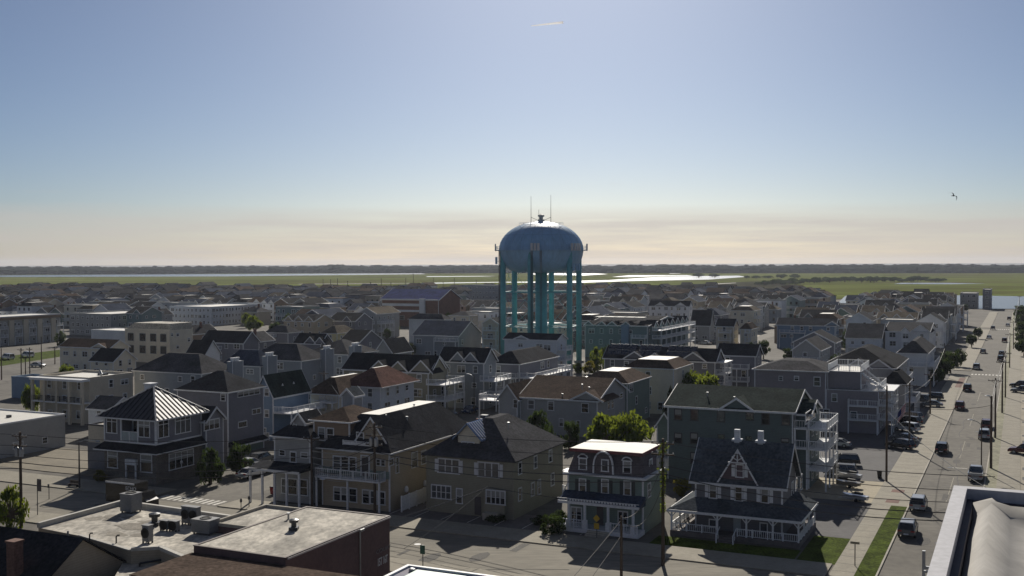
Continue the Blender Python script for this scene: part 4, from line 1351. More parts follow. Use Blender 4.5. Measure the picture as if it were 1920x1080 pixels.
# ---- roof edge at the bottom centre
pc = G(765, 1058, 10)
uc, vc = uv_of(pc)
b = B('flat_roofed_block', 'flat roof with white edge trim peeping in at the bottom of the view', 'building', uv=(uc - 10, vc + 9.5))
b.block(-9.5, 0, 0, 10, 0, 9.85, W_['slate'], mat('lilac_roof', (.20, .19, .25), .8, .15, .5), 'flat', par=.15, trim=False, cap=M_white)
b.part('skylight', MB().box(-8.3, -4.5, 3, 9.2, 9.875, 9.98), mat('mint_panel', (.35, .5, .45), .4, .1, .5))
b.part('vent', MB().lathe([(.22, 9.875), (.22, 10.05), (.1, 10.1)], 10, -8.6, 9.0), M_alu)
done(b)
# ---- white parapet roof at the lower right
uc, vc = uv_of(G(1790, 910, 25))
b = B('hotel_roof', 'near white parapet and billowing white membrane of the roof at lower right', 'building', uv=(uc - 16, vc))
d = 16.0
pw, wx = .32, 12.0
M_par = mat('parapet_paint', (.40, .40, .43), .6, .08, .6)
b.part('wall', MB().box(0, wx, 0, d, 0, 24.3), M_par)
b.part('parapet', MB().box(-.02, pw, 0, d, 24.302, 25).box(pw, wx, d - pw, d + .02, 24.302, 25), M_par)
b.part('parapet_shadow_strip', MB().box(pw + .002, pw + .16, 0, d - pw, 24.302, 24.72).box(pw + .16, wx, d - pw - .2, d - pw - .002, 24.302, 24.7), mat('parapet_shade', (.035, .035, .05), .7, .1, .5))  # solid dark strips painted where the parapet's shadow falls
mem = MB()
nu, nv = 26, 44
def mz(i, j):
    x = pw + .17 + (wx - pw - .2) * i / nu
    y = (d - pw - .2) * j / nv
    ridge = .55 * math.exp(-((x - .98 - .06 * math.sin(y * .9)) / .33) ** 2)
    far = .40 * math.exp(-((y - (d - .85) + .05 * (x - 1)) / .35) ** 2) * (1 if x < 1.6 else max(.45, 1 - (x - 1.6) * .1))
    z = 24.36 + max(ridge, far) + .008 * math.sin(x * 3 + y * 2.1) + .005 * math.sin(y * 5 - x)
    return (x, y, z)
ix = [mz(i, j) for j in range(nv + 1) for i in range(nu + 1)]
mem.v = ix
for j in range(nv):
    for i in range(nu):
        a = j * (nu + 1) + i
        mem.f.append((a, a + 1, a + nu + 2, a + nu + 1)); mem.m.append(0)
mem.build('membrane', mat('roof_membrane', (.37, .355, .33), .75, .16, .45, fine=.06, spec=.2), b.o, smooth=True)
sm = MB()
for x in (2.6, 4.6):
    pts = []
    for k in range(20):
        q = mz((x - pw - .17) / (wx - pw - .2) * nu, k * (nv - 6) / 19.0)
        pts.append((q[0], q[1], q[2] + .012))
    sm.tube(pts, .012, 5)
for y in (10.6, 13.4):
    pts = []
    for k in range(20):
        x = 1.9 + k * .45
        q = mz((x - pw - .17) / (wx - pw - .2) * nu, y / (d - pw - .2) * nv)
        pts.append((q[0], q[1] - .2 * math.sin(k * .35), q[2] + .015))
    sm.tube(pts, .014, 5)
b.part('membrane_seam', sm, mat('seam', (.16, .15, .15), .7, .1, 1))
y, z = b.Rt(1738, 1055, -.7)
br = MB().box(-.75, -.02, y - .04, y + .04, 22.6, 22.68).box(-.75, -.02, y - .4, y - .33, 22.6, 22.66).box(-.82, -.74, y - .05, y + .05, 22.1, 23.1)
b.part('wall_bracket', br, M_alu)
b.part('vent', MB().lathe([(.06, 25.002), (.06, 25.2), (.03, 25.3)], 8, 2.2, d - .15), M_metal)
done(b)
# ================================================================== middle distance: every house read off the photograph
def H(label, *a, **k): return house(label, *a, **k)
# right-hand half
def m1(b):
    c = b.lx(1100)
    b.block(b.lx(940) + .0, b.x0 - .02, -1.2, b.d - 2, 0, 6.3, W_['grey'], R_['brown'], 'gable', 2.4, 'y', .35, wname='wing_wall', rname='wing_roof')
    b.wf(963, 750, 970, 764, y=-1.2)
    for q in ((991, 751, 1001, 766), (1028, 753, 1038, 769), (1091, 757, 1103, 773), (1049, 785, 1056, 799), (1081, 789, 1087, 800)): b.wf(*q)
    for q in ((1139, 750, 1143, 767), (1146, 748, 1150, 765), (1162, 738, 1167, 746)): b.wr(*q)
    b.deck_f(b.lx(885), b.lx(932), 3.5, [5.2], y=6.0)
    b.vents([(b.lx(1080), 3, 8.4), (b.lx(1095), 2.6, 8.0), (b.lx(1052), .6, 6.8)])
H('long grey house with brown roof and white railed deck behind the olive hipped house', 1120, 752, 6.5, 975, 1177, 'grey', 'brown', 'gable', 3.1, keep=0, gables=((1100, 3.0, 1.5),), extra=m1)
H('grey-green house with brown roof topped by a white flat strip', 1176, 720, 8.0, 1087, 1218, 'green', 'brown', 'hip', 2.0, top=M_flat, inset=3.2, keep=.5)
H('cream house with bright white flat roof and tall blank wall', 1263, 693, 9.2, 1172, 1296, 'cream', 'brown', 'hip', 1.7, top=M_flat, inset=2.4, keep=.25)
def m4(b):
    for q in ((972, 644, 980, 650), (1006, 645, 1017, 650)): b.wf(*q, cols=2)
    b.deck_r(1, b.d - 1, 2.2, [2.9, 5.8, 8.4], roofed=False)
H('white three-storey house standing in front of the water tower legs', 1043, 638, 11.0, 946, 1062, 'pale', 'dark', 'gable', 1.3, gables=((978, 2.2, .9),), keep=.35, floors=3, extra=m4)
def m5(b):
    s = MB()
    for px, n in ((1150, 4), (1208, 3), (1262, 4)):
        for r_ in range(2):
            for k in range(n):
                x = b.lx(px) + k * 1.75 - 2
                y0, z0 = .6 + r_ * 1.7, 8.5 + .35 + (.6 + r_ * 1.7) * (2.5 / (b.d / 2)) 
                y1, z1 = y0 + 1.5, z0 + 1.5 * (2.5 / (b.d / 2))
                s.face([(x, y0, z0), (x + 1.6, y0, z0), (x + 1.6, y1, z1), (x, y1, z1)])
                s.bar((x, y1 + .02, z1), (x + 1.6, y1 + .02, z1), .06, .1, 1)
    b.part('solar_panel', s, [mat('solar_glass', (.02, .025, .04), .12, .2, 1, spec=.7), M_alu])
    b.deck_r(.5, b.d - .5, 2.2, [2.8, 5.6], roofed=True)
H('long charcoal house with solar panels between small front gables', 1341, 678, 8.5, 1133, 1356, 'dark', 'dark', 'gable', 2.5, gables=((1190, 2.6, 1.6), (1228, 2.2, 1.4), (1300, 2.9, 1.9)), keep=.8, extra=m5, dmax=14)
H('slate house with two white railed balconies beside the round bush', 1416, 667, 9.0, 1345, 1428, 'slate', 'dark', 'gable', 2.3, decks=(('F', 1363, 1406, 1.8, [3.0, 6.0]),), gables=((1345, 1.6, 1.2),))
def m7(b):
    for y in range(3, int(b.d) - 2, 6):
        b.side_gable(y + 1.5, 2.0, 10.5, 1.4, W_['teal'], R_['dark'], 1.2, 5, drop=10)
    b.deck_r(1, b.d - 1, 3.2, [3.6, 6.6, 9.2], x=1.2, post=6)
    for k in range(5):
        b.part('flat_roof_patch', MB().box(b.x0 + 2 + k * 3.4, b.x0 + 5 + k * 3.4, 4, 7.5, 13.0, 13.1), M_flat)
    b.part('stair_tower', MB().box(b.lx(1166), b.lx(1180), -.8, -.02, 0, 10.9), W_['blue'])
H('long teal apartment block with rows of gabled balconies running back from its corner', 1214, 612, 10.5, 1097, 1288, 'teal', 'dark', 'gable', 2.2, gables=((1104, 1.6, 1.3), (1129, 1.5, 1.2), (1148, 1.7, 1.3), (1174, 1.6, 1.3)), floors=3, decks=(('F', 1186, 1213, 2.0, [3.6, 6.8]),), dmax=42, name='apartment_building', cat='apartment building', keep=.9, extra=m7)
H('white house with row of dark windows beyond the teal apartment block', 1292, 574, 9.0, 1217, 1298, 'white', 'dark', 'gable', 2.4, gables=((1238, 2.6, 1.6), (1276, 2.6, 1.6)), keep=.9)
H('grey house with steep dark roof plane like a barn', 1331, 609, 6.6, 1296, 1339, 'grey', 'dark', 'gable', 5.4)
H('pale house with tan balconies right of the steep barn-like roof', 1375, 612, 8.0, 1343, 1384, 'beige', 'dark', 'gable', 2.4, decks=(('F', 1348, 1372, 2, [3, 5.8]),))
H('small tan house with dark hip roof at the end of the sandy side road', 1408, 618, 7.0, 1388, 1420, 'cream', 'brown', 'hip', 2.2)
H('wide blue building with grey gable roof left of the motel roof', 1566, 611, 8.5, 1457, 1573, 'blue', 'grey', 'gable', 2.2, keep=.6, gables=((1560, 2.4, 1.5),))
H('dark-gabled house with white rakes in front of the wide blue building', 1565, 643, 8.0, 1488, 1577, 'slate', 'dark', 'gable', 2.9, ax='y', decks=(('F', 1492, 1520, 1.6, [5.2]),))
H('grey gabled house with white trim behind the charcoal roof-deck flats', 1537, 657, 8.2, 1486, 1556, 'grey', 'grey', 'gable', 2.6, ax='y', decks=(('F', 1490, 1535, 1.5, [5.4]),))
H('motel-like house with one big plain grey roof and railed upper gallery', 1652, 635, 6.2, 1586, 1663, 'pale', 'grey', 'gable', 4.2, decks=(('F', 1590, 1650, 1.6, [3.2]),))
def m14(b):
    b.block(b.lx(1690), b.lx(1705), -1.2, -.02, 2.4, 8.3, W_['white'], R_['dark'], 'gable', 1.3, 'y', .25, wname='bay_wall', rname='bay_roof')
    b.wf(1693, 626, 1703, 634, y=-1.2, cols=2); b.wf(1694, 642, 1704, 650, y=-1.2, cols=2)
H('white house with dark roof and projecting bay window near the main street', 1742, 623, 8.3, 1660, 1769, 'white', 'dark', 'gable', 2.2, gables=((1726, 3.0, 2.2),), keep=.5, extra=m14)
H('grey house with hipped roof and white corner deck beside the main street', 1738, 664, 8.0, 1684, 1752, 'pale', 'grey', 'hip', 3.0, decks=(('F', 1705, 1738, 1.8, [5.0]), ('R', 0, .8, 1.8, [5.0])))
H('dark-roofed house with crossing hips between the roof-deck flats and street', 1678, 692, 9.0, 1541, 1701, 'grey', 'black', 'hip', 3.6, gables=((1610, 2.6, 1.8), (1648, 2.6, 1.8)), keep=.4, decks=(('R', .1, .6, 2.2, [3.2, 6.0]),))
H('small grey house with stepped white decks right of the roof-deck flats', 1698, 722, 6.3, 1655, 1708, 'grey', 'black', 'hip', 2.4, decks=(('R', 0, .9, 2.0, [3.0]),))
# centre
def m20(b):
    b.deck_r(-1, b.d * .9, 4.5, [3.4, 6.6], post=4)
    b.side_gable(3.5, 2.6, 9.4, 2.2, W_['olive'], R_['black'], .3, 6, drop=3)
H('row house with black roof and arched gable windows, white decks on its flank', 803, 698, 8.9, 643, 839, 'olive', 'black', 'gable', 2.9, gables=((711, 2.2, 1.9), (747, 2.2, 1.9), (790, 2.5, 2.3)), keep=.8, extra=m20, dmax=18)
def m21(b): b.deck_r(-2, b.d * .9, 4.0, [3.2, 6.3], post=4)
H('twin-gabled grey house with white decks behind the black-roofed row house', 907, 679, 10.0, 822, 926, 'bluegrey', 'dark', 'gable', 2.6, gables=((859, 1.9, 1.9), (883, 1.9, 1.9)), extra=m21, dmax=18)
def m22(b): b.deck_r(0, b.d, 3.5, [2.8, 5.8], post=4)
H('blue-grey house with dark hip roof and long white decks left of the tower base', 974, 684, 8.6, 916, 1046, 'slate', 'dark', 'hip', 2.6, decks=(('F', 928, 972, 1.5, [5.8]),), extra=m22, dmax=30)
H('blue-grey house with broad slate roof and end gable left of the tower', 860, 630, 7.5, 775, 905, 'bluegrey', 'blue', 'gable', 4.2, keep=.55, dmax=16)
H('plain pale-blue house with low hip roof behind the broad slate-roofed house', 832, 600, 9.0, 767, 846, 'pale', 'grey', 'hip', 2.2, keep=.4)
H('beige house with flat-topped hip roof near the tower', 880, 593, 9.0, 842, 897, 'beige', 'grey', 'hip', 1.8, keep=.7)
def m26(b):
    b.deck_f(b.x0 + .4, -.3, 1.4, [3.4, 6.6, 9.2], roofed=False)
H('narrow four-storey house with stacked white balconies touching the tower leg', 935, 607, 11.4, 905, 941, 'beige', 'dark', 'gable', 1.7, ax='y', floors=4, keep=1.0, extra=m26)
def mbrick(b):
    for y0, y1 in ((570, 575), (582, 586)):
        za, zb_ = b.zA(y0), b.zA(y1)
        b.part('pale_band', MB().box(b.x0 + .3, b.lx(786), -.1, -.01, zb_, za), W_['pale'])
    for k in range(3):
        x = b.lx(728 + k * 13)
        put_window(b.o, (x, -.02, b.zA(597)), 2.4, 1.8, 'F', 1, 2, 'g')
    b.part('tower_bay', MB().box(b.lx(788), b.lx(798), -1.0, -.02, 0, 13.6), W_['pale'])
    b.part('pediment', MB().box(b.x0 - .4, b.lx(822), -.6, -.02, 12.7, 13.3), M_trim)
H('large brick hall with navy blue roof and pale wall bands', 822, 562, 13.2, 716, 863, 'brick', 'navy', 'gable', 4.6, keep=0, ov=.8, name='brick_hall', cat='hall', extra=mbrick, dmax=24)
H('grey four-storey hotel block with rows of windows left of the tower', 936, 536, 13.5, 866, 962, 'bluegrey', 'flat', 'flat', 0, floors=4, keep=1, step=2.6, name='hotel', cat='hotel', trim=False)
# pale shops with flat-topped hips
H('cream shop with brown hip roof and white flat top', 635, 741, 7.0, 581, 706, 'cream', 'brown', 'hip', 2.9, inset=3.4, top=M_flat, keep=.95, ov=.8, dmax=20)
H('white hall with red-brown hip roof, white flat top and tall narrow windows', 713, 727, 8.0, 646, 775, 'pale', 'red', 'hip', 3.2, inset=4.5, top=M_flat, keep=1, ov=.9, dmax=20)
# left: hipped condominiums with tall chimney towers
def chim(*pts):
    def f(b):
        for px, ytop, wpx in pts:
            y = (b.ly(px - wpx / 2, .8), b.ly(px + wpx / 2, .8))
            wd = 1.7
            yc = min(max(sum(y) / 2, 1), b.d - 1)
            z = b.zA(ytop + 5, .8, yc)
            m = MB().box(.01, 1.5, yc - wd, yc + wd, 0, z)
            b.part('chimney_tower', m, W_['bluegrey'])
            for k in (-1, 0, 1):
                b.part('chimney_cap', MB().tube([(.75, yc + k * .95, z), (.75, yc + k * .95, z + .5)], .28, 8).tube([(.75, yc + k * .95, z + .5), (.75, yc + k * .95, z + .75)], .4, 8), M_white)
            tr = MB()
            for k in (-1, 1): tr.box(1.46, 1.55, yc + k * wd - .08, yc + k * wd + .08, .1, z)
            b.part('chimney_trim', tr, M_trim)
    return f
H('hipped condominium with pale front wall, nearest of the chimney-tower row', 378, 702, 8.5, 250, 442, 'bluegrey', 'grey', 'hip', 3.6, keep=.5, extra=chim((440, 672, 18)))
H('hipped condominium with tall slate chimney tower behind the dormered blue house', 565, 678, 8.5, 462, 614, 'bluegrey', 'grey', 'hip', 3.6, keep=.5, extra=chim((613, 649, 15)))
H('hipped condominium, farthest right of the chimney-tower row', 653, 666, 8.5, 575, 707, 'bluegrey', 'grey', 'hip', 3.2, keep=.7, extra=chim((666, 643, 13)))
H('hipped condominium in the second row with chimney tower on its right flank', 488, 688, 8.3, 418, 508, 'bluegrey', 'blue', 'hip', 3.4, keep=.5, extra=chim((505, 662, 14)))
H('grey house with brown-grey roof and pale end gable behind the condominiums', 456, 643, 8.0, 377, 485, 'slate', 'dark', 'gable', 3.0, keep=.5, decks=())
H('small white-gabled house with black roof in front of the arched cream building', 384, 664, 7.0, 350, 409, 'white', 'black', 'gable', 3.3, keep=.6)
H('purple-grey house with plain walls behind the chimney towers', 540, 625, 7.2, 497, 562, 'slate', 'grey', 'hip', 2.4, keep=.4)
H('dark-roofed house with a pair of white-edged gables behind chimney towers', 601, 644, 7.0, 552, 607, 'slate', 'black', 'gable', 2.6, gables=((582, 2.0, 1.9), (600, 1.8, 1.8)))
H('yellow-walled house with tan hip roof', 632, 626, 5.8, 602, 668, 'yellow', 'tan', 'hip', 2.6, keep=.25)
H('lavender-gabled house with black roof beside the tan hip roof', 672, 643, 8.0, 636, 716, 'slate', 'black', 'gable', 3.2, keep=.4)
H('house with pointed white-trimmed gable and carved peak behind the black-roofed row house', 736, 661, 8.0, 704, 772, 'grey', 'dark', 'gable', 3.2, ax='y', keep=.6)
def mblue(b):
    for px in (524, 545):
        y = b.ly(px, -1.2)
        b.side_gable(y, .8, 8.3, 1.2, W_['teal'], R_['green'], -.9, 2.5, drop=.5, ov=.2)
    for q in ((497, 729, 504, 742), (497, 769, 504, 782), (497, 812, 504, 826)): b.wf(*q)
    b.deck_r(0, b.d, 4.0, [5.0], post=4)
H('blue house with two tiny dormers and long white railed deck', 512, 741, 8.0, 479, 578, 'blue', 'green', 'gable', 3.3, ax='y', keep=.3, extra=mblue, dmax=26)
def ml1(b):
    for k in range(5):
        x = b.x0 * (1 - k / 4.0)
        b.part('column', MB().box(x - .25, x + .25, -2.0, -1.5, 0, 8.3), W_['beige'])
    b.part('gallery_floor', MB().box(b.x0, .2, -2.0, -.02, 4.0, 4.25), M_trim)
    r = MB(); rail_mb(r, (b.x0, -1.95, 4.25), (0, -1.95, 4.25), 1.0); b.part('gallery_railing', r, M_metal)
    b.part('gallery_roof', MB().box(b.x0 - .3, .3, -2.3, -.02, 8.3, 8.75), M_trim)
    for k in range(3): b.part('roof_vent', MB().lathe([(.2, 8.5), (.2, 9.0), (.35, 9.05), (.1, 9.3)], 10, -3 - k * 2.2, 6 + k * 2), M_alu)
    b.part('roof_hatch', MB().box(-6, -4.4, 8, 9.3, 8.52, 8.9), M_metal)
H('beige two-storey building with columned galleries and flat roof', 167, 713, 8.5, 73, 248, 'beige', 'flat', 'flat', 0, keep=.9, trim=False, extra=ml1, top=None, dmax=18)
H('low grey annex with shallow gable behind the pyramid-roofed corner building', 206, 768, 5.0, 164, 235, 'pale', 'grey', 'gable', 1.8, keep=.6)
# white-roofed block at the left edge
uf_, vf_ = uv_of(G(122, 776, 5.5))
b = B('flat_roofed_shop', 'grey block with bright white flat roof cut by the left edge of view', 'shop', uv=(uf_ - 24, vf_))
b.block(-18, 0, 0, 24, 0, 5.3, W_['grey'], M_flat, 'flat', par=.25, trim=False, cap=M_white)
for k in range(4):
    b.part('roof_vent', MB().box(-6.5, -5.9, 8 + k * 3.2, 8.6 + k * 3.2, 5.32, 5.75), M_metal)
b.grid(2, 22, 0, 1, 3, 'R', 0, 5, 3)
done(b)
def march(b):
    for fl in (0, 1):
        for px in (245, 267, 287, 306):
            y0 = 626 + fl * 23
            x = b.lx(px)
            z = b.zA(y0 + 8)
            put_window(b.o, (x, -.01, z), 2.3, 2.3, 'F', 1, 1, 'g')
            ar = MB()
            for k in range(8):
                a0, a1 = math.pi * k / 8, math.pi * (k + 1) / 8
                ar.bar((x - 1.25 * math.cos(a0), -.1, z + 1.2 + .55 * math.sin(a0)), (x - 1.25 * math.cos(a1), -.1, z + 1.2 + .55 * math.sin(a1)), .15, .2)
            b.part('arch_trim', ar, W_['cream'])
    b.part('shed_roof', MB().prism('y', [(b.lx(235), 10.25), (b.lx(318), 10.25), (b.lx(318), 12.3), (b.lx(250), 12.3)], .3, 10), M_dirty)
    b.block(b.lx(157), b.x0 - .02, 3, 14, 0, 9.3, W_['pale'], M_flat, 'flat', par=.2, trim=False, wname='wing_wall', rname='wing_roof', cap=M_white)
    b.wr(321, 625, 324, 630, x=0); b.wr(331, 625, 335, 630); b.wr(352, 634, 356, 640); b.wr(331, 648, 335, 653)
H('cream building with two rows of arched openings', 318, 621, 10.0, 234, 361, 'cream', 'flat', 'flat', 0, keep=0, trim=False, extra=march, dmax=18)
H('cream two-storey house with low brown roof left of the arched building', 205, 653, 7.2, 112, 241, 'cream', 'brown', 'gable', 2.0, gables=((186, 2.8, 1.2),), keep=.9, dmax=12)
H('cream bungalow with black roof and arched gable window', 212, 678, 4.6, 168, 254, 'cream', 'black', 'gable', 3.0, keep=.9, dmax=12)
# apartment rows at the far left
uf_, vf_ = uv_of(G(113, 588, 11))
b = B('apartment_building', 'long dark apartment slab with projecting window bays at the left edge', 'apartment building', uv=(uf_ - 62, vf_))
b.block(-16, 0, 0, 62, 0, 10.7, W_['grey'], M_flat, 'flat', par=.3, trim=False, cap=M_trim)
b.part('parapet_band', MB().box(.005, .5, -.3, 62, 9.6, 10.6), W_['brown'])
for k in range(9):
    y = 4 + k * 6.6
    b.part('window_bay', MB().box(.01, .9, y, y + 2.2, 0, 9.5), W_['beige'])
    b.deck_r(y + 2.5, y + 6.2, .9, [3.3, 6.4], post=9)
b.grid(1, 61, 0, 3, 3.1, 'R', 0, 2.2, 4, keep=.9)
done(b)
H('grey apartment block with white flat roofs behind the long dark slab', 208, 591, 9.0, 130, 308, 'grey', 'flat', 'flat', 0, keep=.9, floors=3, step=2.6, name='apartment_building', cat='apartment building', trim=False, dmax=36)
H('pale motel row with white roof edge and paired balconies', 396, 577, 9.0, 318, 514, 'pale', 'flat', 'flat', 0, keep=1.0, floors=3, step=2.4, name='motel', cat='motel', trim=False, dmax=40)
H('blue box-shaped shed beside the left car park', 68, 712, 4.5, 20, 78, 'blue', 'flat', 'flat', 0, keep=0, trim=False, name='shed', cat='shed')
H('black glass-fronted beach house at the far end of the street', 1858, 544, 12.5, 1842, 1867, 'slate', 'flat', 'flat', 0, keep=1, floors=4, step=2.4, trim=False)
H('dark flat-roofed pair of terraces near the water', 1832, 551, 9.5, 1800, 1838, 'grey', 'flat', 'flat', 0, keep=.8, trim=False)

# ---- flag on the charcoal flats
p = G(1681, 800, 0)
e = empty('flag', UV(uv_of(FLAGB.A)[0] - .3, uv_of(FLAGB.A)[1] + 2.7, 0), 'stars and stripes flag hanging from a slanted pole on charcoal flats', 'flag')
z = 6.0
MB().tube([(0, 0, z - 2.5), (1.9, -.4, z + .1)], .05, 6).build('flagpole', M_white, e)
fl = MB()
n = 10
for i in range(n):
    for j in range(13):
        f = lambda a, c: (.5 + a * 1.35 + .08 * math.sin(a * 6), -.15 + .12 * math.sin(a * 9 + c * .4) - a * .2, z - 1.95 + a * 1.9 - c * .135)
        can = i < 4 and j < 7
        fl.face([f(i / n, j), f((i + 1) / n, j), f((i + 1) / n, j + 1), f(i / n, j + 1)], 2 if can else j % 2)
fl.build('cloth', [mat('flag_red', (.45, .03, .04), .8, .1, 1), mat('flag_white', (.75, .75, .75), .8, .1, 1), mat('flag_blue', (.03, .04, .15), .8, .1, 1)], e)

# ================================================================== water tower
pt = G(1015, 600, 0)
dist = 335.0
dd_ = ray(1015, 600)
TX, TY = dd_.x * dist / dd_.y, dist
M_tank = mat('tank_paint', (.23, .42, .62), .4, .16, .25, spec=.5, fine=.08, stretch=(1, 1, .18))
M_leg = mat('leg_paint', (.14, .43, .45), .5, .2, .3, spec=.5, fine=.04)
tw = empty('water_tower', (TX, TY, 0), 'blue water tower on teal legs with antennas round its girth', 'water tower')
k_ = dist / FPX
def hz(py): return CAMH + ray(1015, py).z * dist / ray(1015, py).y
RT = 79 * k_
zt, ze_, zb = hz(415), hz(468), hz(511)
prof = []
for i in range(13):
    a = math.pi / 2 * i / 12
    prof.append((max(.05, RT * math.sin(a)), ze_ + (zt - ze_) * math.cos(a)))
low = []
for i in range(1, 12):
    a = math.pi / 2 * i / 12
    low.append((RT * (.34 + .66 * math.cos(a) ** .68), ze_ - (ze_ - zb) * math.sin(a)))
pr = prof + [(RT, ze_ - .6)] + low + [(1.6, zb)]
MB().lathe(pr[::-1], 56).build('tank', M_tank, tw, smooth=True)
sm_ = MB()
for k in range(24):
    a = 2 * math.pi * k / 24
    pp = [((r_ + .012) * math.cos(a), (r_ + .012) * math.sin(a), z_ + .01) for r_, z_ in prof[1:]]
    for q0, q1 in zip(pp, pp[1:]): sm_.bar(q0, q1, .09, .03)
for i in (4, 8):
    r_, z_ = prof[i]
    sm_.lathe([(r_ + .012, z_ - .05), (r_ + .03, z_), (r_ + .005, z_ + .05)], 48, cap=False)
sm_.build('weld_seam', mat('seam_paint', (.19, .31, .43), .5, .1, .5), tw)
MB().lathe([(RT - .1, ze_ - .35), (RT + .95, ze_ - .35), (RT + .95, ze_ - .1), (RT - .1, ze_ - .1)], 56).build('walkway', M_tank, tw)
r = MB()
for h in (.55, 1.1):
    for k in range(48):
        a0, a1 = 2 * math.pi * k / 48, 2 * math.pi * (k + 1) / 48
        r.bar(((RT + .9) * math.cos(a0), (RT + .9) * math.sin(a0), ze_ - .1 + h), ((RT + .9) * math.cos(a1), (RT + .9) * math.sin(a1), ze_ - .1 + h), .06, .06)
for k in range(48):
    a0 = 2 * math.pi * k / 48
    r.bar(((RT + .9) * math.cos(a0), (RT + .9) * math.sin(a0), ze_ - .1), ((RT + .9) * math.cos(a0), (RT + .9) * math.sin(a0), ze_ + 1.0), .06, .06)
r.build('walkway_railing', M_tank, tw)
MB().lathe([(2.9, 0), (2.7, 2), (1.85, 5), (1.8, zb + .3)], 28).build('riser', M_leg, tw, smooth=True)
lr = RT - .9
for k in range(6):
    a = R(13 + 60 * k)
    x, y = lr * math.cos(a), lr * math.sin(a)
    MB().tube([(x, y, 0), (x, y, ze_ - .5)], .85, 16).build('leg', M_leg, tw, smooth=True)
    MB().box(x - 1.4, x + 1.4, y - 1.4, y + 1.4, 0, .7).build('footing', M_concrete, tw)
for h in (11.5, 22):
    br = MB()
    for k in range(6):
        a, c = R(13 + 60 * k), R(73 + 60 * k)
        br.bar((lr * math.cos(a), lr * math.sin(a), h), (lr * math.cos(c), lr * math.sin(c), h), .3, .3)
        br.bar((lr * math.cos(a), lr * math.sin(a), h), (1.4 * math.cos(a), 1.4 * math.sin(a), h), .2, .2)
    br.build('brace_ring', M_leg, tw)
rd = MB()
for k in range(6):
    a, c = R(13 + 60 * k), R(73 + 60 * k)
    for z0, z1 in ((.7, 11.5), (11.5, 22), (22, ze_ - 3)):
        for p_, q_ in ((a, c), (c, a)):
            rd.bar((lr * math.cos(p_), lr * math.sin(p_), z0), (lr * math.cos(q_), lr * math.sin(q_), z1), .07, .07)
rd.build('tie_rod', M_leg, tw)
ca = MB()
for a, n in ((268, 0), (256, .3), (193, .2), (189, .1)):
    a = R(a)
    for dx in (-.25, 0, .25): ca.bar(((lr + .9) * math.cos(a) + dx, (lr + .9) * math.sin(a), 0), ((lr + .9) * math.cos(a) + dx, (lr + .9) * math.sin(a), ze_), .12, .12)
ca.build('cable_run', M_metal, tw)
ap_ = [(257, 0), (261, 0), (265, 0), (309, 0), (314, 0), (319, 0), (324, 0), (185, 0), (180, 0), (176, 0), (0, 0), (4, 0), (355, 0), (195, -4), (190, -4), (312, -6), (317, -6), (322, -6), (60, 0), (64, 0), (120, 0), (124, 0)]
for a, dz in ap_:
    a = R(a)
    rr = RT + 1.15
    o = MB().box(-.16, .16, -.35, .35, -1.0, 1.15).build('antenna_panel', mat('antenna_grey', (.5, .51, .53), .5, .08, 1) if dz == 0 else M_tank, tw, (rr * math.cos(a), rr * math.sin(a), ze_ + .6 + dz))
    o.rotation_euler = (0, 0, a)
bp = MB()
for a, dz in ap_:
    a = R(a); rr = RT + 1.15
    bp.bar(((RT - .4) * math.cos(a), (RT - .4) * math.sin(a), ze_ + .5 + dz), (rr * math.cos(a), rr * math.sin(a), ze_ + .5 + dz), .1, .1)
bp.build('antenna_bracket', M_metal, tw)
m = MB().lathe([(1.0, zt - .15), (1.0, zt + .6), (.55, zt + .65), (.6, zt + 1.3), (1.0, zt + 1.5), (1.0, zt + 1.9), (.2, zt + 2.3)], 16)
m.build('roof_vent', mat('pale_vent', (.4, .4, .38), .5, .1, 1), tw)
for px, top in ((996, 368), (1033, 366)):
    x = (px - 1015) * k_
    MB().tube([(x, -1, zt - .5), (x, -1, hz(top))], [.09, .04], 6).bar((x, -1, zt + 1.2), (x * .35, 0, zt + .4), .1, .1).build('whip_antenna', M_metal, tw)
MB().tube([(-.7, 0, zt), (-.7, 0, zt + 3.6)], .05, 6).build('lightning_rod', M_metal, tw)
ring = MB()
for k in range(40):
    a0, a1 = 2 * math.pi * k / 40, 2 * math.pi * (k + 1) / 40
    rr, zz = RT * .52, ze_ + (zt - ze_) * .86 + .7
    ring.bar((rr * math.cos(a0), rr * math.sin(a0), zz), (rr * math.cos(a1), rr * math.sin(a1), zz), .06, .06)
    if k % 4 == 0: ring.bar((rr * math.cos(a0), rr * math.sin(a0), zz - .8), (rr * math.cos(a0), rr * math.sin(a0), zz), .06, .06)
ring.build('dome_railing', M_tank, tw)
q_ = Vector((TX, TY, 0))
BOXES.append((uv_of(q_)[0] - 15, uv_of(q_)[0] + 15, uv_of(q_)[1] - 15, uv_of(q_)[1] + 15, 930, 1104, 692, TY - 14))
# ================================================================== the rest of the town: a library of houses copied onto the lots
ORD = 'first second third fourth fifth sixth seventh eighth ninth tenth eleventh twelfth thirteenth fourteenth fifteenth sixteenth seventeenth eighteenth nineteenth twentieth'.split()
def ordinal(n):
    if n <= 20: return ORD[n - 1]
    tens = ['', '', 'twenty', 'thirty', 'forty', 'fifty', 'sixty', 'seventy', 'eighty', 'ninety']
    t_, o_ = divmod(n, 10)
    return tens[t_] + '-' + ORD[o_ - 1] if o_ else tens[t_][:-1] + 'ieth'
tr_ = random.Random(21)
PW = [('white', 'white'), ('white', 'white'), ('pale', 'pale grey'), ('cream', 'cream'), ('grey', 'grey'), ('pale', 'pale grey'), ('bluegrey', 'blue-grey'), ('slate', 'slate'), ('tan', 'tan'), ('green', 'grey-green'), ('beige', 'beige'), ('teal', 'teal'), ('grey', 'grey'), ('dark', 'charcoal'), ('brown', 'brown')]
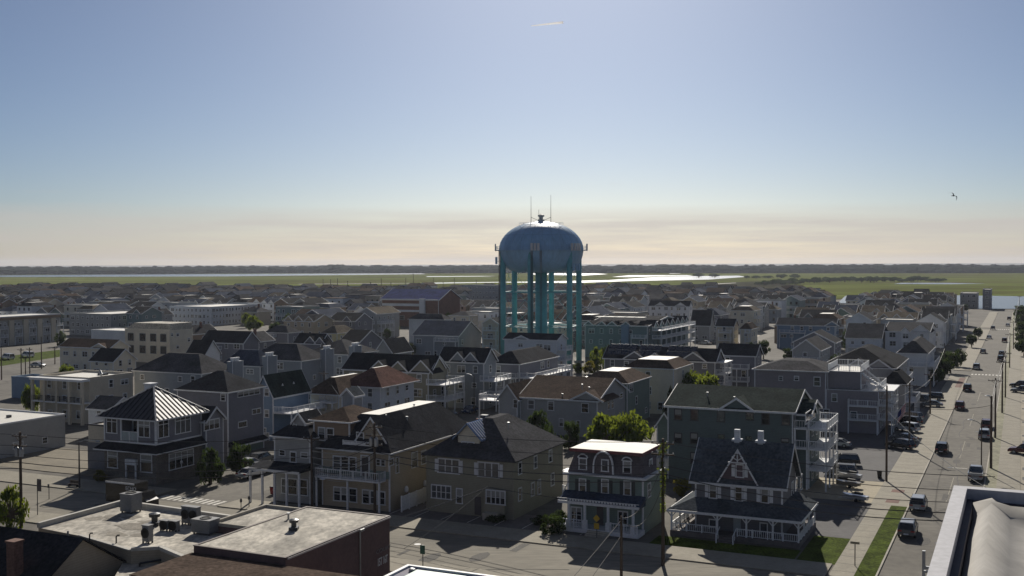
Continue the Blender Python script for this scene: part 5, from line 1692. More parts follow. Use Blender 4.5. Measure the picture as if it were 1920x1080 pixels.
PR = [('dark', 'charcoal'), ('black', 'black'), ('grey', 'grey'), ('dark', 'charcoal'), ('brown', 'brown'), ('dark', 'charcoal'), ('blue', 'slate-blue'), ('blue', 'slate-blue'), ('black', 'black'), ('tan', 'tan')]
SPEC = [  # width, depth, eave, roof kind, rise, ridge axis, extras
    (9, 15, 9.2, 'gable', 2.8, 'y', 'dd'), (9.5, 15, 9.2, 'hip', 2.8, 'x', 'dd'), (12, 12, 8.6, 'gable', 2.8, 'x', 'g'),
    (8.5, 12, 9.6, 'gable', 2.6, 'x', 'gd'), (10, 11, 6.6, 'hip', 2.8, 'x', 'c'), (13, 12, 9.0, 'gable', 2.8, 'x', 'ggr'), (9, 18, 10.2, 'gable', 2.4, 'y', 'ddr'), (11, 15, 9.4, 'flat', 0, 'x', 'ddr'),
    (15, 14, 10.2, 'flat', 0, 'x', 'dd'), (10, 14, 9.4, 'hip', 2.0, 'x', 'tr'), (14, 12, 9.2, 'gable', 2.2, 'x', 'gggd'), (8, 13, 6.4, 'gable', 2.6, 'y', 'c')]
def proto(i, lod):
    wd, dp, ev, kind, rise, ax, ex = SPEC[i]
    b = B('house', 'x', 'house', uv=(2000 + i * 40, 0))
    if 't' in ex: tp = M_flat
    else: tp = None
    b.block(-wd, 0, 0, dp, 0, ev, W_['grey'], R_['dark'] if kind != 'flat' else M_flat, kind, rise, ax, .4, inset=min(wd, dp) / (2 if not tp else 3.2), corner=False, top=tp)
    if 'c' in ex: b.chimney(-wd * .35, dp * .55, ev, ev + rise + 1.0, .7)
    if kind != 'flat': b.vents([(-wd * .6, dp * .3, ev + rise * .4)])
    if 'g' in ex:
        for k in range(ex.count('g')):
            b.front_gable(-wd * (.3 if ex.count('g') == 1 else (k + .5) / ex.count('g')), 1.9, ev - .02, 1.8, W_['grey'], R_['dark'], 0, dp / 2)
    if lod == 0:
        fl = max(2, round(ev / 3))
        b.grid(-wd + .6, -.6, 0, fl, ev / fl, 'F', 0, 2.7, i + 3, keep=.85)
        b.grid(.6, dp * .8, 0, fl, ev / fl, 'R', 0, 3.2, i + 5, keep=.8)
        if 'd' in ex:
            b.deck_f(-wd + .8, -.8 if wd < 12 else -wd * .45, 1.8, [3.1, 6.2][:ex.count('d')], post=4)
        if 'r' in ex: b.deck_r(.5, dp * .6, 2.0, [3.1, 6.2], post=4)
    else:
        fl = max(2, round(ev / 3))
        m = MB()
        for f in range(fl):
            for k in range(3):
                x = -wd * (k + .5) / 3
                m.box(x - .55, x + .55, -.05, -.005, f * ev / fl + 1.0, f * ev / fl + 2.5)
        b.part('window_row', m, M_glass)['kind'] = 'stuff'
        t = MB()
        if 'd' in ex:
            for z in (3.0, 5.8): t.box(-wd + .5, -.5, -1.6, -.06, z, z + .25); t.box(-wd + .5, -.5, -1.6, -1.5, z + .7, z + 1.0)
            b.part('balcony', t, M_white)
    return b.o
def set_mats(root, wm, rm):
    for ch in root.children:
        n = ch.name.split('.')[0]
        if n in ('wall', 'gable'):
            ch.material_slots[0].link = 'OBJECT'; ch.material_slots[0].material = wm
        elif n in ('roof', 'gable_roof') and rm is not None:
            ch.material_slots[0].link = 'OBJECT'; ch.material_slots[0].material = rm
def free(u0, u1, v0, v1, box):
    px0, px1, py_roof, y = box
    for a0, a1, b0, b1, p0, p1, pe, yy in BOXES:
        if u0 < a1 + 1.5 and u1 > a0 - 1.5 and v0 < b1 + 1.5 and v1 > b0 - 1.5: return False
        if y < yy and px0 < p1 and px1 > p0 and py_roof < pe + 2: return False
    return True
LOTS = []
STREETS_V = [(-18.5, -2), (-105, -92), (-197, -185), (-293, -281)]
STREETS_U = [(96, 112), (320, 334), (538, 552)]
nrow = 0
u = 232.0
while u < 1345:
    pitch = 17.5 if u < 700 else 18.5
    v = -25.0
    while v > -1000:
        i = tr_.randrange(len(SPEC))
        wd, dp, ev, kind, rise, ax, ex = SPEC[i]
        uu = u + tr_.uniform(-1.2, 1.2)
        u0, u1, v0, v1 = uu, uu + dp, v - wd, v
        v -= wd + (2.0 if 'r' in ex else 0) + tr_.uniform(1.0, 2.8)
        if any(v0 < b1 and v1 > b0 for b0, b1 in STREETS_V if u < 1000): continue
        if any(u0 < b1 and u1 > b0 for b0, b1 in STREETS_U): continue
        p = UV(u0, v1)
        if p.y < 215: continue
        pa_, pb_ = PX((p.x, p.y, 0)), PX(tuple(UV(u0, v0)))
        if pb_[0] > 1960 or pa_[0] < -60: continue
        edge = 553 - 2 * math.sin(pa_[0] * .01) + max(0, (pa_[0] - 1150)) * .03 + (7 if 545 < pa_[0] < 940 else 0) + (3 if 420 < pa_[0] < 470 else 0)
        if 1560 < pa_[0]: edge = max(edge, 577 if pa_[0] < 1872 else 590)
        if pa_[1] < edge: continue
        top = PX((p.x, p.y, ev + rise * .7))[1]
        if pb_[0] < 118 and 612 < pa_[1] < 735: continue                              # open verge below the dark slab
        if 560 < pb_[0] and pa_[0] < 730 and 585 < pa_[1] < 612: continue      # sunlit car park left of the brick hall
        if not free(u0, u1, v0, v1, (pb_[0], pa_[0], top, p.y)): continue
        if u > 250 and tr_.random() < (.02 if u < 700 else .06): continue
        LOTS.append([p.y, u0, v1, i, pa_[0], nrow])
    u += pitch if nrow % 2 else pitch + 6
    nrow += 1
LOTS.sort()
near, rest = LOTS[:290], LOTS[290:]
PROTO = {}
rows = {}
for L_ in near: rows.setdefault(L_[5], []).append(L_)
rown = {r_: k for k, r_ in enumerate(sorted(rows), 1)}
for r_, ls in rows.items():
    ls.sort(key=lambda q: q[4])
    for k, (y, u0, v1, i, px, _) in enumerate(ls, 1):
        lod = 0 if y < 520 else 1
        wn, wl = PW[tr_.randrange(len(PW))]
        rn, rl = PR[tr_.randrange(len(PR))]
        kind = SPEC[i][3]
        lab = '%s house with %s roof, %s from left in %s row of town' % (wl, 'flat white' if kind == 'flat' else rl + ' ' + kind, ordinal(k), ordinal(rown[r_]))
        if (i, lod) not in PROTO:
            o = PROTO[(i, lod)] = proto(i, lod)
            o.location = UV(u0, v1)
            o['label'] = lab
            o['group'] = 'houses packed across the town'
        else:
            o = copy_tree(PROTO[(i, lod)], UV(u0, v1), label=lab, group='houses packed across the town')
        set_mats(o, W_[wn], None if kind == 'flat' else R_[rn])
# beyond those, the remaining rooftops out to the marsh: one mass
mb = MB()
mlist = [W_[k] for k in ('white', 'grey', 'pale', 'bluegrey', 'slate', 'tan', 'dark')] + [R_[k] for k in ('dark', 'black', 'grey', 'brown', 'blue')] + [M_glass, M_white]
for y, u0, v1, i, px, _ in rest:
    wd, dp, ev, kind, rise, ax, ex = SPEC[i]
    sub = MB()
    wi, ri = tr_.randrange(7), 7 + tr_.randrange(5)
    ev *= tr_.uniform(.75, 1.1)
    if kind == 'gable' and ax == 'y':
        sub.prism('y', [(-wd, 0), (0, 0), (0, ev), (-wd / 2, ev + rise), (-wd, ev)], 0, dp, wi)
        sub.prism('y', [(-wd - .4, ev - .2), (-wd / 2, ev + rise + .05), (.4, ev - .2), (.4, ev + .1), (-wd / 2, ev + rise + .4), (-wd - .4, ev + .1)], -.4, dp + .4, ri)
    else:
        sub.prism('x', [(0, 0), (dp, 0), (dp, ev), (dp / 2, ev + rise), (0, ev)], -wd, 0, wi)
        sub.prism('x', [(-.4, ev - .2), (dp / 2, ev + rise + .05), (dp + .4, ev - .2), (dp + .4, ev + .1), (dp / 2, ev + rise + .4), (-.4, ev + .1)], -wd - .4, .4, ri)
    for f in range(2):
        for k in range(3):
            x = -wd * (k + .5) / 3
            sub.box(x - .6, x + .6, -.06, -.005, 1 + f * ev / 2, 2.6 + f * ev / 2, 12)
    if 'd' in ex: sub.box(-wd + .5, -.5, -1.5, -.07, ev * .55, ev * .55 + 1.0, 13)
    for k, q in enumerate(sub.v):
        p = UV(u0, v1) + V * q[0] + U * q[1]
        sub.v[k] = (p.x, p.y, q[2])
    n = len(mb.v)
    mb.v += sub.v
    mb.f += [tuple(n + j for j in f) for f in sub.f]
    mb.m += sub.m
if rest:
    o = mb.build('distant_houses', mlist)
    tag(o, 'mass of small distant rooftops where the town meets the marsh', 'houses', kind='stuff')
# ================================================================== trees
def leafm(name, col, tr):
    m = D.materials.new(name)
    m.use_nodes = True
    t = m.node_tree
    b = t.nodes['Principled BSDF']
    b.inputs['Roughness'].default_value = .75
    b.inputs['Specular IOR Level'].default_value = .2
    geo = N(t, 'ShaderNodeNewGeometry')
    nz_ = N(t, 'ShaderNodeTexNoise')
    nz_.inputs['Scale'].default_value = .9
    nz_.inputs['Detail'].default_value = 4
    t.links.new(geo.outputs['Position'], nz_.inputs['Vector'])
    mr = N(t, 'ShaderNodeMapRange')
    mr.inputs['From Min'].default_value = .3; mr.inputs['From Max'].default_value = .7
    mr.inputs['To Min'].default_value = .6; mr.inputs['To Max'].default_value = 1.4
    t.links.new(nz_.outputs['Fac'], mr.inputs['Value'])
    def scaled(c):
        v = N(t, 'ShaderNodeVectorMath', operation='SCALE')
        v.inputs[0].default_value = c
        t.links.new(mr.outputs[0], v.inputs['Scale'])
        return v.outputs[0]
    t.links.new(scaled(col), b.inputs['Base Color'])
    tl = N(t, 'ShaderNodeBsdfTranslucent')
    t.links.new(scaled(tr), tl.inputs['Color'])
    mx_ = N(t, 'ShaderNodeMixShader')
    mx_.inputs['Fac'].default_value = .4
    t.links.new(b.outputs[0], mx_.inputs[1])
    t.links.new(tl.outputs[0], mx_.inputs[2])
    t.links.new(mx_.outputs[0], t.nodes['Material Output'].inputs['Surface'])
    return m
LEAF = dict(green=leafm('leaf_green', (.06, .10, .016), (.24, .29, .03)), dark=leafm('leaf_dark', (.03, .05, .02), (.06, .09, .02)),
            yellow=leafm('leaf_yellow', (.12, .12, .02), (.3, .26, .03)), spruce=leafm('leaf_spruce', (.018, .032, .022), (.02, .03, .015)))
tg = random.Random(5)
def quad(mb, c, s, g):
    a = Vector((g.gauss(0, 1), g.gauss(0, 1), g.gauss(0, .7))).normalized()
    q = a.orthogonal().normalized()
    b_ = a.cross(q)
    t = g.uniform(0, 6.28)
    q, b_ = q * math.cos(t) + b_ * math.sin(t), b_ * math.cos(t) - q * math.sin(t)
    c = Vector(c)
    k = g.uniform(.35, .6)
    mb.face([c - q * s, c - b_ * s * k, c + q * s, c + b_ * s * k])
def tree_meshes(kind, seed):
    """unit tree: crown about 1 wide (radius 1) and 1 tall, on a trunk; scaled per tree."""
    g = random.Random(seed)
    cr, tk = MB(), MB()
    if kind == 'spruce':
        for k in range(15):
            z = .08 + .9 * k / 15
            rr = (1 - z) * .95 + .04
            for j in range(max(5, int(26 * rr))):
                t = g.uniform(0, 6.28)
                for s_ in range(4):
                    f = (s_ + g.random()) / 4
                    quad(cr, (rr * f * math.cos(t), rr * f * math.sin(t), z - f * .05 + g.uniform(-.02, .03)), .13, g)
        tk.tube([(0, 0, 0), (0, 0, .9)], [.07, .01], 6)
    else:
        tk.tube([(0, 0, 0), (.02, .01, .25), (0, 0, .6)], [.09, .07, .03], 7)
        n = 34 if kind == 'round' else 26
        for k in range(n):
            for _ in range(30):
                x, y, z = g.uniform(-1, 1), g.uniform(-1, 1), g.uniform(-1, 1)
                d2 = x * x + y * y + z * z
                if .25 < d2 < 1: break
            if kind == 'round':
                c = Vector((x * .82, y * .82, .62 + z * .34))
            else:
                c = Vector((x * .85, y * .85, .45 + z * .42))
            tk.tube([(0, 0, .3), (c.x * .5, c.y * .5, .3 + (c.z - .3) * .6), tuple(c)], [.035, .022, .008], 5)
            rr = g.uniform(.16, .34)
            for _ in range(75):
                q = Vector((g.gauss(0, 1), g.gauss(0, 1), g.gauss(0, .75)))
                q = q.normalized() * rr * g.uniform(.5, 1.05)
                quad(cr, (c.x + q.x, c.y + q.y, c.z + q.z * .62), g.uniform(.05, .085), g)
    return cr, tk
TM = {}
def tree(px, py, hgt, rad, label, kind='round', leaf='green', group=None, name='tree', cat='tree', loc=None):
    key = (kind, leaf, int(px) % 3)
    if key not in TM:
        c, t = tree_meshes(kind, hash(key[2]) + len(kind) * 7)
        TM[key] = (c.mesh('crown', LEAF[leaf]), t.mesh('trunk', M_wood))
    p = loc if loc is not None else G(px, py)
    e = empty(name, (p.x, p.y, 0), label, cat, group, (px * 1.7) % 6.28)
    a, b_ = link('trunk', TM[key][1], e), link('crown', TM[key][0], e)
    for o in (a, b_): o.scale = (rad, rad, hgt)
    return e
tree(1162, 868, 7.6, 5.6, 'big sunlit round tree rising behind the white roof of the mansard house')
tree(1312, 770, 7.8, 4.6, 'broad bushy tree between the cream flat-roofed house and balconied slate house')
tree(1257, 800, 7.6, 2.4, 'dark spruce left of the broad bushy tree', 'spruce', 'spruce')
tree(1010, 850, 7.4, 2.9, 'dark thin tree against the wall of the long grey brown-roofed house', 'loose', 'dark')
tree(1068, 842, 5.4, 1.8, 'small dark tree beside the big sunlit tree', 'loose', 'dark')
tree(395, 908, 5.6, 2.1, 'left of two street trees by the pyramid-roofed corner building', 'loose', 'dark')
tree(450, 888, 5.2, 2.0, 'right of two street trees beyond the pyramid-roofed corner building', 'loose', 'dark')
tree(20, 992, 5.4, 2.1, 'leafy street tree at the left edge beside the utility pole', 'loose', 'green')
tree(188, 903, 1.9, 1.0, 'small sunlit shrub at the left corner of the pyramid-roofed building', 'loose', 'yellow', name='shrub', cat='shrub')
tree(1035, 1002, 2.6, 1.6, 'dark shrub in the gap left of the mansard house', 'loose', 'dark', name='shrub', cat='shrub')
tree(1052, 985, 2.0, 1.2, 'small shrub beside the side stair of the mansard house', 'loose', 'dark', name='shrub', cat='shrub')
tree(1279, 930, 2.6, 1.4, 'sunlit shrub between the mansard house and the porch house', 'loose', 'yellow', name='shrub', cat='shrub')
tree(1012, 985, 1.2, 1.3, 'low hedge shrub at the right corner of the olive hipped house', 'loose', 'dark', name='shrub', cat='shrub')
tree(930, 978, 1.0, 1.4, 'low foundation shrub under the front windows of the olive house', 'loose', 'dark', name='shrub', cat='shrub')
tree(547, 627, 8.5, 4.8, 'round tree beside the mauve wall in the left middle distance', 'round', 'dark')
tree(476, 627, 8.0, 4.4, 'pale green tree left of the round dark tree in middle distance', 'round', 'green')
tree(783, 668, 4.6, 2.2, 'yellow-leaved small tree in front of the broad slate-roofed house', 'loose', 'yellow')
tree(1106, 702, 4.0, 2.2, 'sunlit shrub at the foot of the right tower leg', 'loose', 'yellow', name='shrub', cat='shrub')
tree(1085, 700, 3.2, 1.8, 'green shrub between the tower leg and dark house', 'loose', 'green', name='shrub', cat='shrub')
for i, (px, py, h, r_) in enumerate(((1768, 712, 5.5, 2.8), (1782, 700, 6, 3.2), (1796, 688, 5, 2.6), (1755, 722, 4.0, 2.2), (1822, 652, 4.6, 2.2), (1834, 636, 4.4, 2.0))):
    tree(px, py, h, r_, '%s leafy tree counted from the camera along the left pavement of the main street' % ordinal((4, 3, 2, 1, 5, 6)[i] if i < 4 else i + 1), 'round', 'dark', 'trees along the left side of the main street')
for i, (px, py, h, r_) in enumerate(((1920, 668, 5.5, 3.0), (1919, 648, 5.5, 3.2), (1917, 630, 6, 3.5), (1916, 614, 6, 3.5), (1915, 602, 6, 4), (1914, 593, 6, 4))):
    tree(px, py, h, r_, '%s dark tree counted from the camera at the right edge beyond the poles' % ordinal(i + 1), 'round', 'dark', 'trees at the right edge of view')
# trees in back gardens where there is room
occ = [(a0, a1, b0, b1) for a0, a1, b0, b1, *_ in BOXES] + [(q[1], q[1] + SPEC[q[3]][1], q[2] - SPEC[q[3]][0], q[2]) for q in LOTS]
cnt = 0
for _ in range(9000):
    if cnt >= 70: break
    uu, vv = tg.uniform(130, 720), tg.uniform(-420, -22)
    if any(a - 2 < vv < b_ + 2 for a, b_ in STREETS_V) or any(a - 2 < uu < b_ + 2 for a, b_ in STREETS_U): continue
    if any(a0 - 1.6 < uu < a1 + 1.6 and b0 - 1.6 < vv < b1 + 1.6 for a0, a1, b0, b1 in occ): continue
    p = UV(uu, vv)
    x, y = PX(tuple(p))
    if not (0 < x < 1900) or y > 800 or y < 545: continue
    h = tg.uniform(4.5, 8)
    cnt += 1
    lf = tg.choice(('dark', 'green', 'dark'))
    tree(cnt, 0, h, h * tg.uniform(.3, .5), '%s %s garden tree among the houses of the town' % ('dark' if lf == 'dark' else 'leafy green', 'small' if h < 6 else 'tall'), tg.choice(('round', 'loose')), lf, '%s %s garden trees' % ('dark' if lf == 'dark' else 'green', 'small' if h < 6 else 'tall'), loc=p)
    occ.append((uu - 1.5, uu + 1.5, vv - 1.5, vv + 1.5))
# bushes strung along the marsh banks
for i in range(46):
    px = 1425 + i * 7.6 + tg.uniform(-3, 3)
    if i < 24: py = 536 - (px - 1425) * .05 + tg.uniform(-1, 1)
    else: py = 529.5 - (px - 1600) * .012 + tg.uniform(-1.2, 1.2)
    tree(px, py, tg.uniform(4, 9), tg.uniform(5, 12), 'dark bush in the broken line across the green marsh', 'round', 'dark', 'bushes along the marsh bank', 'marsh_bush', 'bush')
for i, px in enumerate((1400, 1418, 1440, 1465, 1490, 1310, 1340)):
    tree(px, 522.5 if i < 5 else 520.5, tg.uniform(5, 9), tg.uniform(6, 13), 'far dark bush by the upper marsh channel', 'round', 'dark', 'bushes by the upper marsh channel', 'marsh_bush', 'bush')

# ================================================================== vehicles
def paint(name, col, rough=.22):
    m = mat('paint_' + name, col, rough, .05, .8, metal=.25, spec=.6, fine=.03)
    return m
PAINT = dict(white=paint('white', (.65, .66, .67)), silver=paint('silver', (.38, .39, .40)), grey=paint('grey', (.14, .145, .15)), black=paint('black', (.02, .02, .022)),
             red=paint('red', (.28, .03, .03)), maroon=paint('maroon', (.10, .025, .03)), blue=paint('blue', (.04, .07, .16)), tan=paint('tan', (.33, .29, .22)))
M_lampred = mat('tail_lamp', (.3, .02, .02), .3, .1, 1)
M_lampw = mat('head_lamp', (.7, .7, .68), .15, .1, 1)
M_carglass = mat('car_glass', (.012, .014, .017), .05, .1, 1, spec=.8)
CARSPEC = dict(suv=(4.7, 1.88, 1.72, [(-2.3, .95), (-1.95, 1.68), (.35, 1.72), (1.05, 1.08)], [(-2.35, .45), (-2.32, 1.0), (1.05, 1.08), (2.15, .95), (2.35, .7), (2.33, .4)]),
               sedan=(4.6, 1.8, 1.42, [(-1.75, .95), (-1.0, 1.38), (.25, 1.42), (1.15, .96)], [(-2.3, .45), (-2.25, .92), (1.15, .96), (2.05, .82), (2.3, .62), (2.28, .35)]),
               pickup=(5.6, 1.95, 1.82, [(-.5, 1.1), (-.35, 1.78), (.95, 1.82), (1.6, 1.15)], [(-2.8, .55), (-2.78, 1.1), (1.6, 1.15), (2.6, 1.05), (2.8, .8), (2.78, .45)]),
               van=(5.0, 1.95, 1.95, [(-2.4, 1.0), (-2.25, 1.9), (1.0, 1.95), (1.9, 1.1)], [(-2.5, .45), (-2.45, 1.02), (1.9, 1.1), (2.35, .9), (2.5, .7), (2.48, .4)]))
CM_ = {}
def car_parts(kind):
    if kind in CM_: return CM_[kind]
    L, Wd, Ht, cab, low = CARSPEC[kind]
    w2 = Wd / 2
    def loft(prof, ws):
        m = MB()
        n = len(prof)
        for sx in (-1, 1):
            m.v += [(sx * wv, y, z) for (y, z), wv in zip(prof, ws)]
        m.f += [tuple(range(n))[::-1], tuple(range(n, 2 * n))]
        for i in range(n):
            j = (i + 1) % n
            m.f.append((i, j, n + j, n + i))
        m.m = [0] * len(m.f)
        return m
    body = loft(low, [w2 if z < .9 else w2 * .96 for y, z in low])
    body.box(-w2 * .9, w2 * .9, low[0][0] - .08, low[0][0] + .1, .42, .66).box(-w2 * .9, w2 * .9, low[-1][0] - .1, low[-1][0] + .06, .36, .6)
    if kind == 'pickup':
        body.box(-w2, w2, -2.75, -2.65, 1.1, 1.25).box(-w2, -w2 + .1, -2.65, -.6, 1.1, 1.25).box(w2 - .1, w2, -2.65, -.6, 1.1, 1.25)
    glass = loft([(y, z - .02) for y, z in cab], [w2 * .93 if z < 1.2 else w2 * .76 for y, z in cab])
    roof = MB()
    a, c = cab[1], cab[2]
    roof.v = [(-w2 * .78, a[0] - .05, a[1] - .02), (w2 * .78, a[0] - .05, a[1] - .02), (w2 * .78, c[0] + .05, c[1] - .02), (-w2 * .78, c[0] + .05, c[1] - .02),
              (-w2 * .70, a[0] + .05, a[1] + .06), (w2 * .70, a[0] + .05, a[1] + .06), (w2 * .70, c[0] - .1, c[1] + .05), (-w2 * .70, c[0] - .1, c[1] + .05)]
    roof.f = [(0, 3, 2, 1), (4, 5, 6, 7), (0, 1, 5, 4), (1, 2, 6, 5), (2, 3, 7, 6), (3, 0, 4, 7)]
    roof.m = [0] * 6
    for sx in (-1, 1):                         # pillars
        for y0, z0, y1, z1 in ((cab[0][0], cab[0][1], a[0], a[1]), ((cab[0][0] + a[0]) / 2 + 1.1, 1.0, (a[0] + c[0]) / 2 - .1, a[1]), (cab[3][0], cab[3][1], c[0], c[1])):
            roof.bar((sx * w2 * .94, y0, z0), (sx * w2 * .77, y1, z1), .08, .1)
    wheel = MB().lathe([(.2, -.11), (.34, -.11), (.36, -.06), (.36, .06), (.34, .11), (.2, .11)], 16)
    rim = MB().lathe([(.02, -.12), (.21, -.115), (.21, .115), (.02, .12)], 12)
    head = MB().box(-.22, .22, -.05, .03, -.09, .09)
    r = dict(body=body.mesh('body', PAINT['white']), glass=glass.mesh('window', M_carglass), roof=roof.mesh('roof', PAINT['white']),
             wheel=wheel.mesh('wheel', M_black), rim=rim.mesh('rim', M_alu), head=head.mesh('headlight', M_lampw), tail=head.mesh('tail_light', M_lampred),
             plate=MB().box(-.26, .26, -.02, .02, -.07, .07).mesh('number_plate', M_white))
    CM_[kind] = (r, L, w2, low)
    return CM_[kind]
def car(kind, colour, p, rz, label, group='cars', roofc=None):
    r, L, w2, low = car_parts(kind)
    e = empty('parked_car', (p.x, p.y, .02), label, 'car' if kind != 'pickup' else 'pickup', group, rz)
    for k in ('body', 'roof'):
        o = link(k, r[k], e)
        o.material_slots[0].link = 'OBJECT'
        o.material_slots[0].material = PAINT[(roofc or colour) if k == 'roof' else colour]
    link('window', r['glass'], e)
    for sx in (-1, 1):
        for y in (-L * .30, L * .31):
            o = link('wheel', r['wheel'], e, (sx * (w2 - .1), y, .36))
            o.rotation_euler = (0, R(90), 0)
            link('rim', r['rim'], o)
        link('headlight', r['head'], e, (sx * w2 * .68, low[-2][0] - .02, .72))
        link('tail_light', r['tail'], e, (sx * w2 * .74, low[1][0] + .02, .86))
    link('number_plate', r['plate'], e, (0, low[0][0] - .1, .55))
    return e
AW = -TH                                       # pointing up the street, away from the camera
def street(px, py, kind, col, label, back=False, v=None, **k):
    p = G(px, py)
    u_, v_ = uv_of(p)
    if v is not None: v_ = v
    return car(kind, col, UV(u_, v_), AW + (math.pi if back else 0), label, **k)
GL = 'cars parked along the left kerb of the main street'
GRt = 'cars parked along the right kerb of the main street'
LV, RV = CURB_L + 1.15, CURB_R - 1.15
street(1683, 1000, 'suv', 'grey', 'dark grey estate with sunlit roof, nearest car at the left kerb', v=LV, group=GL, roofc='silver')  # silver roof colour stands in for the highlight on a grey car
street(1710, 953, 'suv', 'silver', 'silver estate at the left kerb, just beyond the nearest dark one', v=LV, group=GL)
street(1757, 848, 'suv', 'black', 'black estate at the left kerb beside the shadowed car park', v=LV, group=GL)
street(1797, 767, 'suv', 'maroon', 'maroon car at the left kerb between the two black ones', v=LV, group=GL)
street(1813, 733, 'suv', 'black', 'black car at the left kerb beside the strip of brick paving', v=LV, group=GL)
street(1822, 692, 'suv', 'silver', 'silver-roofed dark car at the left kerb just past the near crosswalk', v=LV, group=GL)
street(1834, 662, 'sedan', 'grey', 'grey saloon at the left kerb two cars past the near crosswalk', v=LV, group=GL)
street(1848, 635, 'sedan', 'white', 'white saloon at the left kerb short of the far crosswalk', v=LV, group=GL)
street(1856, 618, 'suv', 'grey', 'grey car at the left kerb by the far crosswalk', v=LV, group=GL)
street(1828, 898, 'pickup', 'silver', 'silver pickup at the right kerb, half hidden by the white parapet', v=RV, group=GRt)
street(1845, 822, 'suv', 'silver', 'silver car at the right kerb behind the leaning lamp post', v=RV, group=GRt)
street(1848, 803, 'suv', 'maroon', 'maroon car at the right kerb, second beyond the pickup', v=RV, group=GRt)
street(1891, 677, 'suv', 'black', 'black car at the right kerb, nearer of the pair past the poles', v=RV, group=GRt)
street(1893, 668, 'suv', 'grey', 'grey car at the right kerb, farther of the pair past the poles', v=RV, group=GRt)
street(1896, 642, 'suv', 'maroon', 'maroon car at the right kerb short of the far crosswalk', v=RV, group=GRt)
street(1897, 612, 'sedan', 'white', 'white saloon at the right kerb beyond the far crosswalk', v=RV, group=GRt)
street(1901, 600, 'suv', 'maroon', 'dark red car at the right kerb far up the street', v=RV, group=GRt)
GP = 'cars in the shaded car park beside the main street'
lot = [(1568, 838, 'sedan', 'silver', 90, 'silver saloon side-on beneath the stacked corner balconies'), (1582, 872, 'suv', 'black', 100, 'black estate parked by the grey-green flats'),
       (1576, 892, 'suv', 'grey', 95, 'grey estate tight against the grey-green flats'),
       (1707, 788, 'suv', 'silver', 62, 'silver car at the far end of the nose-in row'), (1704, 797, 'suv', 'black', 62, 'black car second from the far end of the nose-in row'),
       (1700, 809, 'suv', 'white', 62, 'white-roofed car in the middle of the nose-in row'), (1695, 828, 'sedan', 'grey', 62, 'grey saloon second from the near end of nose-in row'), (1688, 842, 'suv', 'black', 62, 'black car at the near end of the nose-in row'),
       (1720, 756, 'van', 'grey', 90, 'grey van side-on behind the flag'), (1748, 750, 'suv', 'black', 90, 'black car at the corner of the far car park'), (1712, 747, 'sedan', 'white', 90, 'white car half hidden behind the grey van'), (1746, 763, 'sedan', 'grey', 90, 'grey saloon at the near edge of the far car park')]
for px, py, kd, c, a, lb in lot: car(kd, c, G(px, py), AW + R(a), lb, GP)
GFR = 'cars parked on the right-hand forecourts'
car('suv', 'black', G(1913, 727), AW + R(80), 'black car on the forecourt at the right edge, farther one', GFR)
car('suv', 'grey', G(1916, 737), AW + R(80), 'grey car on the forecourt at the right edge, nearer one', GFR)
car('suv', 'maroon', G(1921, 852), AW + R(80), 'maroon car cut by the right edge beyond the white parapet', GFR)
GLF = 'vehicles on the left side of town'
car('pickup', 'white', G(45, 737), AW + R(70), 'white pickup in front of the blue shed', GLF)
car('sedan', 'silver', G(71, 688), AW + R(-80), 'silver saloon driving along the green verge at left', GLF)
car('van', 'white', G(15, 674), AW + R(80), 'white van beneath the dark apartment slab, left one', GLF)
car('van', 'white', G(52, 670), AW + R(80), 'white van beneath the dark apartment slab, right one', GLF)
car('van', 'tan', G(904, 653), AW + R(80), 'cream van catching the sun beneath the narrow balconied house', GLF)
for i, (px, py, c) in enumerate(((470, 895, 'white'), (498, 886, 'silver'), (468, 876, 'white'), (492, 868, 'grey'))):
    car('suv' if i % 2 else 'sedan', c, G(px, py), AW, '%s car %s, side street beside the tan gabled house' % (('white', 'silver', 'white', 'grey')[i], ('at the front left', 'at the front right', 'behind the front left one', 'behind the front right one')[i]), 'cars in the side street')
for i in range(13):
    px, py = 596 + i * 9.5, 606 + (i % 3) * 3.2
    c = ('white', 'silver', 'black', 'white', 'red')[i % 5]
    car('sedan' if i % 2 else 'suv', c, G(px, py), AW + R(tg.choice((0, 90))), '%s car, %s from left in sunlit car park by brick hall' % (c, ordinal(i + 1)), 'cars in the sunlit car park')
for i, (px, py, c) in enumerate(((1322, 646, 'white'), (1341, 644, 'silver'), (1362, 643, 'white'), (1376, 648, 'black'))):
    car('sedan', c, G(px, py), AW + R(80), '%s saloon, %s from the left beside the sandy side road' % (c, ordinal(i + 1)), 'cars by the sandy side road')
for st_i, (vv, nm) in enumerate(((-102.8, 'left'), (-94.2, 'right'))):
    for k in range(11):
        u_ = 190 + k * 11.5 + tg.uniform(-1.5, 1.5)
        c = tg.choice(('white', 'silver', 'black', 'grey', 'blue', 'maroon'))
        car(tg.choice(('suv', 'sedan')), c, UV(u_, vv), AW + (math.pi if st_i == 0 else 0), '%s car, %s along the %s kerb of the middle street' % (c, ordinal(k + 1), nm), 'cars along the middle street')
# red van at the bottom edge
car('van', 'red', G(1424, 1128), AW + R(75), 'red van with white roof at the bottom edge', 'vehicles on the cross street', roofc='white')
